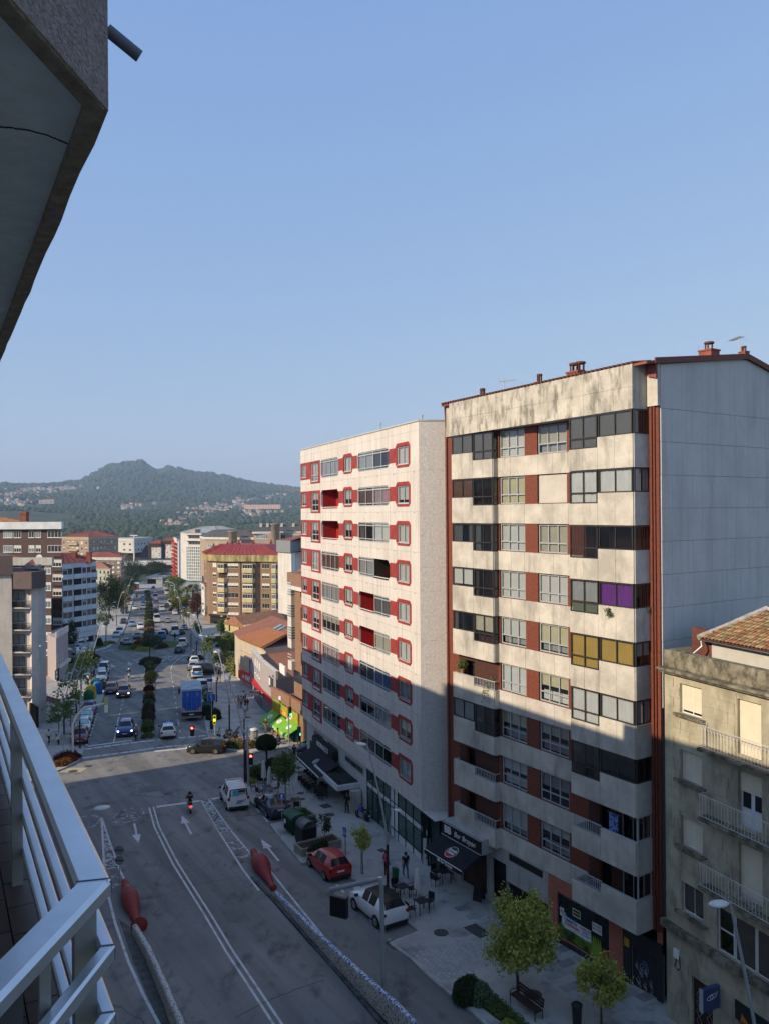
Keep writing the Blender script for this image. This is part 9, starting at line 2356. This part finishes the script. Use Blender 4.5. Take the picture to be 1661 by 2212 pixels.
for px,py,r_,hh,m_,lab in((552,1680,.9,1.1,L_MID,'loose grey green bush at the mast in the corner bed'),(590,1665,1.0,1.2,L_DARK,'dark bush under the clipped tree in the corner bed'),(572,1684,.7,.7,L_DARK,'low dark bush behind the first parasol'),(544,1690,.55,.3,L_LIME,'bright lime ground plant at the point of the corner bed')):
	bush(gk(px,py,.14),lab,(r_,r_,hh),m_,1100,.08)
for i,(px,py,m_,lab)in enumerate(((498,1614,L_ORA,'orange low hedge clump, left end of the hedge bed'),(510,1615,L_MID,'green low hedge clump in the hedge bed'),(521,1616,L_OLIVE,'olive low hedge clump in the hedge bed'),(532,1616,L_ORA,'orange low hedge clump right of the middle'),(543,1615,L_YEL,'yellowish low hedge clump, right end of the hedge bed'))):
	bush(gk(px,py,.14),lab,(.85,.6,.75),m_,800,.085,name='hedge')
for px,py,m_,lab in((150,1643,L_RED,'bright red flower clump at the left corner'),(140,1648,L_ORA,'orange flower clump at the left corner'),(128,1654,L_ORA,'orange brown flower clump nearest the rail'),(158,1637,L_MAR,'maroon plant clump at the back of the left flower bed'),(142,1638,L_MAR,'dark maroon plant clump behind the red flowers')):
	bush(gk(px,py,.14),lab,(.85,.6,.5),m_,700,.08,name='flower_clump')
def Z4(x,y):return 254.9+.1534*x,1369.9+.1534*y
for x,y,wx,hh,m_,lab in((420,1440,80,.35,L_MID,'low grassy clump at the near end of the median'),(422,1355,84,1.15,L_MID,'large green dome, first of the median hedge'),(428,1262,70,1.0,L_BRN,'brown dome behind the first green one in the median'),(430,1190,84,1.0,L_BRN,'dark brown flat dome in the median'),(430,1095,82,.95,L_BRN,'dark clump in the middle of the median'),(435,1040,72,1.1,L_GREY,'grey green dome in the middle of the median'),(440,960,76,.9,L_DARK,'dark green dome before the orange one in the median'),(440,890,70,.8,L_ORA,'orange dome in the median'),(440,790,70,.7,L_MAR,'maroon clump under the yellow tree in the median'),(445,690,62,1.0,L_GREY,'grey green dome behind the yellow tree'),(447,610,60,.9,L_DARK,'dark dome behind the grey green one in the median'),(450,530,56,.9,L_DARK,'dark dome beyond the yellow tree in the median'),(437,460,66,.9,L_OLIVE,'olive dome near the far end of the median'),(450,410,140,1.0,L_DARK,'wide dark clump at the far end of the median')):
	px,py=Z4(x,y);p=gk(px,py,.14);r_=wx*.1534/FPX*p.y
	bush(p,lab,(r_*1.08,min(r_*1.35,2.6),hh*1.1),m_,2000,.075,name='median_bush',group='clipped domes of the median')
px,py=Z4(442,785);tree(gk(px,py,.14),'small yellow green tree in the median',(.3,0,2.0),(.95,.95,.75),800,.14,L_YEL,.07,24,.2,5)
px,py=Z4(447,350);topiary(gk(px,py,.14),'umbrella shaped clipped tree at the far end of the median',2.9,(1.35,1.3,.75),2.6,L_DARK,1500,.14)
for i,(px,py,m_)in enumerate(((322,1370,L_OLIVE),(322,1362,L_ORA),(322,1354,L_DARK),(322,1346,L_OLIVE),(322,1338,L_DARK),(322,1331,L_BRN),(322,1324,L_MID),(322,1317,L_OLIVE),(322,1310,L_DARK),(321,1304,L_OLIVE),(321,1298,L_DARK),(320,1292,L_OLIVE),(319,1286,L_DARK),(318,1280,L_OLIVE))):
	p=gk(px,py,.14);bush(p,'clipped bush in the far median hedge, number %s from the roundabout'%('one','two','three','four','five','six','seven','eight','nine','ten','eleven','twelve','thirteen','fourteen')[i],(1.25,2.2,1.0),m_,350,.18,name='median_bush',group='far median hedge')
for px,py,r_,hh,m_,lab in((300,1400,2.0,.6,L_YEL,'yellow flowers at the left of the roundabout island'),(312,1404,1.8,.5,L_LIME,'lime plants at the front of the roundabout island'),(325,1402,1.1,1.5,L_OLIVE,'tall clipped shrub in the middle of the roundabout island'),(316,1398,1.0,1.5,L_MID,'tall green shrub left of the middle of the island'),(343,1399,2.0,1.0,L_BRN,'brown bush at the right of the roundabout island'),(338,1391,1.4,1.9,L_GREY,'grey green rounded tree at the back of the roundabout island'),(318,1388,1.6,1.4,L_ORA,'orange shrub at the back of the roundabout island'),(305,1393,1.6,1.2,L_ORA,'orange flowers at the left back of the island')):
	bush(gk(px,py,.14),lab,(r_,r_,hh),m_,700,.2,name='island_shrub')
tree(gk(321,1397,.14),'flat topped conifer on the roundabout island',(0,0,2.4),(1.3,1.3,.5),600,.15,L_OLIVE,.12,26,.2,6);
for px,py,lab in((452,1388,'brown bush on the grass right of the roundabout'),(475,1384,'orange bush on the grass right of the roundabout')):bush(gk(px,py,.14),lab,(1.3,1.2,1.0),L_BRN if 'brown' in lab else L_ORA,400,.16)
bush(gk(424,1425,.14),'dark low bush at the end of the parking bay',(1.6,1.4,.8),L_DARK,500,.15);bush(gk(462,1553,.14),'dark drooping shrub by the waste containers',(1.0,1.0,1.3),L_DARK,700,.12)
for px,py in((215,1430),(222,1432)):pass
bush(gk(190,1424,.14),'dark bush at the left side street corner',(2.2,1.6,1.1),L_DARK,600,.16);bush(gk(150,1430,.14),'low green bush before the left side street',(3.0,1.6,.8),L_MID,600,.16);bush(gk(215,1395,.14),'small dark conifer on the grass strip',(.7,.7,1.7),L_DARK,400,.13);bush(gk(236,1390,.14),'lime plants at the tip of the grass strip',(1.5,1.2,.5),L_LIME,300,.15)
bush(gk(172,1553,.14),'dark low bush at the end of the left bins',(.9,.9,.7),L_DARK,350,.12)if False else None
for px,py,hh,r_,lab,m_ in((152,1570,6.2,2.0,'thin leafy tree on the left pavement behind the white scooter',L_MID),(127,1600,4.6,1.9,'sparse young tree on the left pavement nearest the rail',L_MID),(174,1522,6.5,1.9,'sparse tree on the left pavement behind the blue saloon',L_MID),(186,1480,6.0,1.7,'sparse tree on the left pavement near the bins',L_MID),(214,1368,6.0,1.6,'thin tree left of the grass strip',L_MID),(231,1372,5.5,1.4,'thin tree on the left pavement beside the parked mini van',L_MID),(476,1475,5.8,1.5,'sparse street tree on the right pavement by the long lamp',L_OLIVE),(452,1443,6.2,1.6,'thin street tree behind the black people carrier',L_MID),(427,1392,5.5,1.3,'thin street tree at the right exit of the roundabout',L_OLIVE),(404,1352,5.0,1.2,'thin yellowish street tree on the far right pavement',L_YEL)):
	tree(gk(px,py),lab,(0,0,hh*.68),(r_,r_,hh*.30),620,.17,m_,.06,20,.16,6,group='thin street trees')
for px,py,pxa,pxb,pyt,m_,lab,n in((236,1332,206,264,1243,L_DARK,'large dark round tree at the white block',6500),(262,1322,241,279,1272,L_YEL,'yellow green tree in front of the large dark tree',2600),(275,1298,258,288,1262,L_MID,'mid green tree up the left side',1800),(283,1280,270,296,1247,L_MID,'green tree farther up the left side',1500),(290,1262,268,312,1208,L_DARK,'tall dark tree before the sports hall',3000),(336,1252,309,363,1214,L_DARK,'wide dark tree mass above the tunnel',3200),(378,1285,357,398,1243,L_MID,'broad green tree on the right side near the glass grid',2400),(381,1306,364,396,1272,L_MID,'round green tree, nearer one on the right side',2000),(386,1324,369,402,1285,L_YEL,'yellow green round tree on the right side',2000),(399,1322,385,413,1283,L_MID,'round green tree beside the dark purple one',2000),(427,1338,409,445,1282,L_MAR,'dark purple leaved tree in front of the cream balconies',2600),(493,1420,475,512,1367,L_MID,'bright green bushy tree beside the insurance office',4200),(478,1372,467,488,1341,L_MID,'green bush tree at the corner cafe',1600),(118,1400,128,168,1340,L_DARK,'dark tree beside the mauve corner building',1500),(352,1258,343,372,1228,L_DARK,'dark tree at the right of the tunnel',1200)):
	p=gk(px,py);rx=(pxb-pxa)/2/FPX*p.y;zt=at(px,pyt,p.y).z-p.z;zb=zt*.16;rz=(zt-zb)/2
	tree(p,lab,((pxa+pxb)/2/FPX*p.y-px/FPX*p.y,0,zb+rz),(rx,rx,rz),int(n*1.7),.026*max(rx,3)*2.0,m_,.25,52,.16,7,name='tree',hollow=.45)
def palm(px,py,pyt,label):
	p=gk(px,py);h_=at(px,pyt,p.y).z-p.z;t=thing('palm_tree',label,'palm tree',p);MB().tube([(0,0,0),(0,0,h_*.8)],[.35,.28],8).build('trunk',M_BARK,t)
	mb=MB()
	for i in range(26):
		a=i*2.4;up=random.uniform(.1,1.0);L_=3.2
		pts=[Vector((math.cos(a)*L_*s_*.9,math.sin(a)*L_*s_*.9,h_*.8+L_*(up*s_-.95*s_*s_)*.9))for s_ in(0,.25,.5,.75,1)]
		q=Vector((-math.sin(a),math.cos(a),0))
		for j in range(4):
			w0,w1=(.25,.5,.5,.35,.05)[j],(.25,.5,.5,.35,.05)[j+1];mb.add([pts[j]-q*w0+Vector((0,0,-w0*.5)),pts[j],pts[j+1],pts[j+1]-q*w1+Vector((0,0,-w1*.5)),pts[j]+q*w0+Vector((0,0,-w0*.5)),pts[j+1]+q*w1+Vector((0,0,-w1*.5))],[(0,1,2,3),(1,4,5,2)])
	mb.build('fronds',L_OLIVE,t)
palm(417,1300,1257,'palm tree in front of the glass grid building, right one');palm(405,1300,1262,'palm tree in front of the glass grid building, left one')
for px,py,lab,m_ in((505,1455,'bright green clipped hedge block at the insurance office, near one',L_LIME),(500,1440,'dark green clipped hedge at the insurance office, far one',L_MID)):
	p=gk(px,py);t=thing('hedge',lab,'hedge',p,R(115));c=(rng.random((2600,3))-.5)*np.array((6,1.6,2.2))+np.array((0,0,1.1));quads(c,.13,'foliage',m_,t);MB().box(-2.8,2.8,-.65,.65,0,2.0).build('inner_core',mat('dark_core_120',(.012,.018,.008)),t)  # foliage quads around a solid dark box core
def cover_bed(pts,n,m,hgt,size,label,name='ground_cover'):
	P=[G(*q)for q in pts];xs,ys=[p.x for p in P],[p.y for p in P]
	out=[]
	while len(out)<n:
		x,y=random.uniform(min(xs),max(xs)),random.uniform(min(ys),max(ys));ins=False;j=len(P)-1
		for i in range(len(P)):
			if(P[i].y>y)!=(P[j].y>y)and x<(P[j].x-P[i].x)*(y-P[i].y)/(P[j].y-P[i].y)+P[i].x:ins=not ins
			j=i
		if ins:out.append((x,y,gz(y)+.14+random.random()*hgt))
	o=quads(np.array(out),size,name,m);tag(o,label,'plants',kind='stuff')
cover_bed(((985,2130),(1035,2180),(1100,2230),(1160,2290),(1190,2270),(1130,2215),(1070,2160),(1020,2115)),3500,L_MID,.25,.06,'low green ground cover in the lower planted strip');cover_bed(((528,1690),(540,1699),(560,1690),(600,1668),(606,1655),(585,1652),(556,1660),(538,1671)),2500,L_MID,.3,.09,'low ground cover in the corner bed')
cover_bed(((488,1613),(515,1618),(545,1617),(556,1612),(545,1604),(512,1602),(492,1606)),1200,L_ORA,.35,.09,'low reddish ground cover in the hedge bed');cover_bed(((118,1662),(140,1655),(160,1645),(168,1636),(164,1626),(140,1628),(115,1640)),1500,L_MAR,.3,.08,'dark red ground cover in the left flower bed')
for x,zz,r_,lab in((4.6,4.86-2.8*5-2.55,.45,'leafy green plant behind the railing of the left planted balcony'),(1.9,4.86-2.8*5-1.2,.25,'small plant in the parapet trough of the left planted balcony')):
	q=RBinv.inverted()@Vector((x,-.2,RBz(zz)));t=thing('potted_plant',lab,'plant',q);c=cloud(350,(r_,r_*.6,r_*1.4),14,.25)+np.array((0,0,r_*1.4+.2));quads(c,.06,'foliage',L_MID,t);MB().lathe([(.12,0),(.16,.28)],10).build('pot',mat('terracotta',(.3,.13,.07)),t)
for x,y,zz,lab in((14.9,-1.3,4.86-2.8*3-1.5,'dry weed growing out of the stone slab below the purple curtains'),(16.35,-.2,4.86-2.8*3-1.3,'dry weed growing at the corner strip')):
	q=RBinv.inverted()@Vector((x,y,RBz(zz)));t=thing('weed',lab,'plant',q);quads(cloud(220,(.22,.16,.2),8,.3),.05,'foliage',L_GREY,t);MB().tube([(0,.1,0),(0,0,.02),(.03,-.05,.12)],.01,4).build('stem',M_BARK,t)
def woods():
	ico=bmesh.new();bmesh.ops.create_icosphere(ico,subdivisions=2,radius=1);V=np.array([v.co[:]for v in ico.verts]);Fc=np.array([[v.index for v in f.verts]for f in ico.faces]);ico.free()
	var=[]
	for k in range(6):
		d=np.array([1+.28*noise.noise(Vector(v)*1.7+Vector((k*9,0,0)))+.16*noise.noise(Vector(v)*4+Vector((0,k*5,0)))for v in V]);q=V*d[:,None];q[:,2]*=.85;var.append(q)
	vs,fs,mi=[],[],[];o=0;n=0
	houses=[(h.location.x,h.location.y)for h in sc.objects if h.name.startswith('hillside_house')]
	hx=np.array(houses)
	tries=0
	while n<14000 and tries<60000:
		tries+=1
		D=640*math.exp(random.random()**.85*math.log(5300/640));px=random.uniform(-60,690)
		X=(px-CX)/FPX*D;Y=D
		if Y<640:continue
		if len(hx)and np.min((hx[:,0]-X)**2+(hx[:,1]-Y)**2)<(26 if D>1500 else 18)**2:continue
		f=noise.noise(Vector((X*.004,Y*.0025,5)))
		if f<-.30 and D<3200:continue
		if D>4500 and 318<px<384:continue
		zz=terr(X,Y);r_=random.uniform(3.6,7.0)*(1 if D<1800 else 1+(D-1800)/2600*.9)
		if D<1000 and px>380:r_*=.8
		q=var[n%6]*np.array((r_,r_,r_*random.uniform(.9,1.5)));a=random.random()*6.28;c_,s_=math.cos(a),math.sin(a)
		q=np.stack([q[:,0]*c_-q[:,1]*s_,q[:,0]*s_+q[:,1]*c_,q[:,2]],1)+np.array((X,Y,zz+r_*.45))
		vs.append(q);fs.append(Fc+o);o+=len(V);n+=1
	v=np.concatenate(vs).astype(np.float32);f=np.concatenate(fs).astype(np.int32)
	me=bpy.data.meshes.new('woods');me.vertices.add(len(v));me.vertices.foreach_set('co',v.ravel());me.loops.add(f.size);me.loops.foreach_set('vertex_index',f.ravel())
	me.polygons.add(len(f));me.polygons.foreach_set('loop_start',np.arange(0,f.size,3,dtype=np.int32));me.polygons.foreach_set('loop_total',np.full(len(f),3,dtype=np.int32));me.polygons.foreach_set('use_smooth',np.ones(len(f),dtype=bool))
	me.materials.append(leafmat('woodland',(.010,.024,.012),(.058,.086,.032),rough=.9,trans=.0));
	me.update(calc_edges=True);tag(put('woods',me),'dense green woodland covering the distant hills','woodland',kind='stuff')
woods()
def balcony_above():
	d=Vector((-.499,.867,0));b=Vector((-.09,-.996,0))
	C=Vector((-.652,1.87,0));z0=.965;Ht=1.25
	t=thing('balcony','rough concrete balcony overhead with smooth soffit and drain spout','balcony',(C.x,C.y,z0))
	M_PEB=mat('pebble_dash',(.24,.19,.17),rough=.95,c2=(.40,.33,.30),scale=70,bump=.7,bscale=120,detail=3,lo=.35,hi=.65);M_LIP=mat('rough_concrete_lip',(.22,.175,.14),rough=.9,c2=(.36,.30,.24),scale=18,bump=.5,bscale=60);M_SOF=stained('painted_soffit',(.72,.77,.80),(.45,.48,.50),s1=3,amt=.3,streak=(2,2,2))
	A=d*9.0;B=b*4.2
	n=Vector((.867,.499,0));w=Vector((-1,-.1,0))*2.6
	inn=lambda k:[A+(-n)*k,(-n)*k*.55+Vector((-1,0,0))*k*.62,B+Vector((-1,0,0))*k]
	o=[A,Vector((0,0,0)),B];i=inn(.048)
	mb=MB()
	seg=46
	pts=[o[0].lerp(o[1],k/seg)for k in range(seg+1)]
	for k in range(1,seg):pts[k]=pts[k]+n*random.uniform(-.004,.002)
	ipts=[i[0].lerp(i[1],k/seg)for k in range(seg+1)]
	top=[p+Vector((0,0,Ht))for p in pts]
	lowp=[p+Vector((0,0,random.uniform(-.004,.004)))for p in pts]
	vs=lowp+top;m=seg+1
	mb.add(vs,[(k,k+1,m+k+1,m+k)for k in range(seg)],0)
	mb.add(lowp+ipts,[(k,k+1,m+k+1,m+k)for k in range(seg)],1)
	up=[p+Vector((0,0,.025))for p in ipts];mb.add(ipts+up,[(k,k+1,m+k+1,m+k)for k in range(seg)],1)
	mb.add([o[1],o[2],o[2]+Vector((0,0,Ht)),o[1]+Vector((0,0,Ht))],[(0,1,2,3)],0)
	mb.add([o[1]-Vector((0,0,.0)),o[2],i[2],i[1]],[(0,1,2,3)],1);mb.add([i[1],i[2],i[2]+Vector((0,0,.025)),i[1]+Vector((0,0,.025))],[(0,1,2,3)],1)
	far=[A-n*1.35,B-n*1.2]
	mb.add([o[0]+Vector((0,0,Ht)),o[1]+Vector((0,0,Ht)),o[2]+Vector((0,0,Ht)),far[1]+Vector((0,0,Ht)),far[0]+Vector((0,0,Ht))],[(0,1,2,3,4)],0)
	mb.add([o[0],o[0]+Vector((0,0,Ht)),far[0]+Vector((0,0,Ht)),far[0]],[(0,1,2,3)],0)
	mb.build('parapet',[M_PEB,M_LIP],t)
	MB().add([i[0]+Vector((0,0,.024)),i[1]+Vector((0,0,.024)),i[2]+Vector((0,0,.024)),far[1]+Vector((0,0,.024)),far[0]+Vector((0,0,.024))],[(0,1,2,3,4)]).build('soffit',M_SOF,t)
	MB().tube([o[1]+b*.012+Vector((-.012,0,.006)),o[2]+Vector((-.012,0,.006))],.013,6).build('drip_bead',M_LIP,t)
	cr=[at(x,y,1)*1.0 for x,y in((-20,272),(20,274),(60,280),(100,290),(130,302),(168,319))]
	zc=z0+.0235;pc=[Vector((p.x*zc/p.z,p.y*zc/p.z,zc))-Vector((C.x,C.y,z0))for p in cr]
	mb=MB()
	for k in range(len(pc)-1):
		for j in range(4):
			a=pc[k].lerp(pc[k+1],j/4)+Vector((0,random.uniform(-.003,.003),0));e=pc[k].lerp(pc[k+1],(j+1)/4)+Vector((0,random.uniform(-.003,.003),0));mb.bar(a,e,.0035,.004)
	tag(mb.build('crack',M_BLACK,t),kind='stuff')
	p=at(252,80,1.93);q=at(303,122,1.96);e=p+(q-p)*.97
	MB().tube([p-(q-p)*.4-Vector((C.x,C.y,z0)),e-Vector((C.x,C.y,z0))],.0155,14).build('drain_spout',mat('grey_pipe',(.17,.17,.20),rough=.6,var=.1),t)
balcony_above()
def balcony_rail():
	C=Vector((-.652,1.85,0));d=Vector((-.499,.867,0));b=Vector((-.09,-.996,0));n=Vector((.867,.499,0))
	z0=-.862
	t=thing('balcony_railing','brushed steel balcony railing with mitred corner at lower left','railing',(C.x,C.y,-1.66))
	zz=lambda z:z+1.66
	M_ST=mat('brushed_steel',(.58,.62,.68),rough=.36,c2=(.70,.74,.80),scale=5,metal=.85,stretch=(1,1,1),bump=.06,bscale=9,lo=.3,hi=.7)
	M_ST2=mat('dull_steel',(.40,.40,.38),rough=.45,var=.12,metal=.6,scale=4)
	def rail(z,w,h,off):
		"""mitred rail of two legs; off moves it inward"""
		c=-n*off*.6+Vector((-1,0,0))*off*.5
		mi=(n+Vector((.996,-.09,0))).normalized();k=w/max(.3,mi.dot(n))
		o0,i0=c,c-mi*k
		A1,B1=d*9,b*3
		n2=Vector((.996,-.09,0))
		for far,nn in((A1,n),(B1,n2)):
			o1,i1=c+far,c+far-nn*w
			r_=.010 if w>.05 else.006
			vs=[]
			for(oo,ii)in((o0,i0),(o1,i1)):
				a=ii-oo;a.normalize()
				vs+=[oo+Vector((0,0,zz(z)-h)),oo+Vector((0,0,zz(z)-r_)),oo+a*r_+Vector((0,0,zz(z))),ii-a*r_+Vector((0,0,zz(z))),ii+Vector((0,0,zz(z)-r_)),ii+Vector((0,0,zz(z)-h))]
			fs=[(k_,(k_+1)%6,(k_+1)%6+6,k_+6)for k_ in range(6)]+[tuple(range(6))[::-1],tuple(range(6,12))]
			MB().add(vs,fs).build('rail',M_ST,t)
		MB().bar(o0+Vector((0,0,zz(z)+.0008)),i0+Vector((0,0,zz(z)+.0008)),.003,.002).build('weld_seam',mat('weld_grey',(.14,.15,.17),rough=.6),t)
		MB().tube([o0+Vector((-.0015,-.001,zz(z)-h)),o0+Vector((-.0015,-.001,zz(z)-.006))],.003,5).build('weld_seam',mat('weld_grey',(.14,.15,.17)),t)
	rail(z0,.078,.036,0.0)
	for k in range(1,5):rail(z0-.158*k,.034,.034,-.006)
	def post(p,w,h,m):MB().box(-w/2,w/2,-h/2,h/2,0,zz(z0)-.034,0,RZ(math.atan2(d.y,d.x))).build('post',m,t,T(*p))
	post(d*1.95-n*.045,.045,.045,M_ST2);post(d*4.2-n*.045,.045,.045,M_ST2);post(d*.08-n*.05,.05,.05,M_ST2);post(b*.22+Vector((-.045,0,0)),.035,.022,M_ST2)
	post(b*.36+Vector((-.10,0,0)),.012,.16,mat('dark_plate',(.10,.10,.095),rough=.6,var=.2))
	fl=thing('balcony_floor','dark brown tiled balcony floor behind the steel railing','floor',(C.x,C.y,-1.66))
	MB().add([tuple(d*9+n*.06+Vector((0,0,-.012))),tuple(n*.06+Vector((0,0,-.012))),tuple(b*3+Vector((.04,0,-.012))),tuple(b*3+Vector((-1.5,0,-.012))),tuple(d*9-n*1.35+Vector((0,0,-.012)))],[(0,1,2,3,4)]).build('grout_bed',mat('dark_grout',(.03,.026,.024),rough=.95),fl)
	mts=[mat('brown_tile_a',(.085,.055,.045),rough=.45,var=.15),mat('brown_tile_b',(.098,.064,.052),rough=.45,var=.15),mat('brown_tile_c',(.074,.048,.040),rough=.5,var=.15)]
	ang=math.atan2(d.y,d.x)
	for j in range(5):
		for i in range(-8,24):
			if j==0:s0,w_,l_=-.0,.10,.24
			else:s0,w_,l_=.105+(j-1)*.305,.298,.298
			p=d*(i*(l_+.007))-n*s0
			if p.x-C.x*0>.3:continue
			if i<0 and(p+n*w_).dot(Vector((.996,-.09,0)))>-.005:continue
			piece('floor_tile',fl,Matrix.Translation((p.x,p.y,-.010+random.uniform(-.0008,.0008)))@RZ(ang),l_,w_,.010,mts[(i*7+j*3)%3])
	MB().add([tuple(d*9+n*.06+Vector((0,0,-.013))),tuple(n*.06+Vector((0,0,-.013))),tuple(n*.06+Vector((0,0,-.30))),tuple(d*9+n*.06+Vector((0,0,-.30)))],[(0,1,2,3)]).build('slab_edge',M_CONC,fl)
	MB().add([tuple(n*.06+Vector((0,0,-.013))),tuple(b*3+Vector((.04,0,-.013))),tuple(b*3+Vector((.04,0,-.30))),tuple(n*.06+Vector((0,0,-.30)))],[(0,1,2,3)]).build('slab_edge',M_CONC,fl)
balcony_rail()
def haze():
	mb=MB().box(-6500,6500,-60,8200,-700,420)
	m=bpy.data.materials.new('haze');m.use_nodes=True;N,L=m.node_tree.nodes,m.node_tree.links;N.clear()
	out=N.new('ShaderNodeOutputMaterial');v=N.new('ShaderNodeVolumePrincipled');v.inputs['Color'].default_value=(.56,.75,1.0,1);v.inputs['Density'].default_value=.00013;v.inputs['Anisotropy'].default_value=0.0
	L.new(v.outputs[0],out.inputs['Volume'])
	o=mb.build('haze',m);tag(o,kind='stuff')
haze()
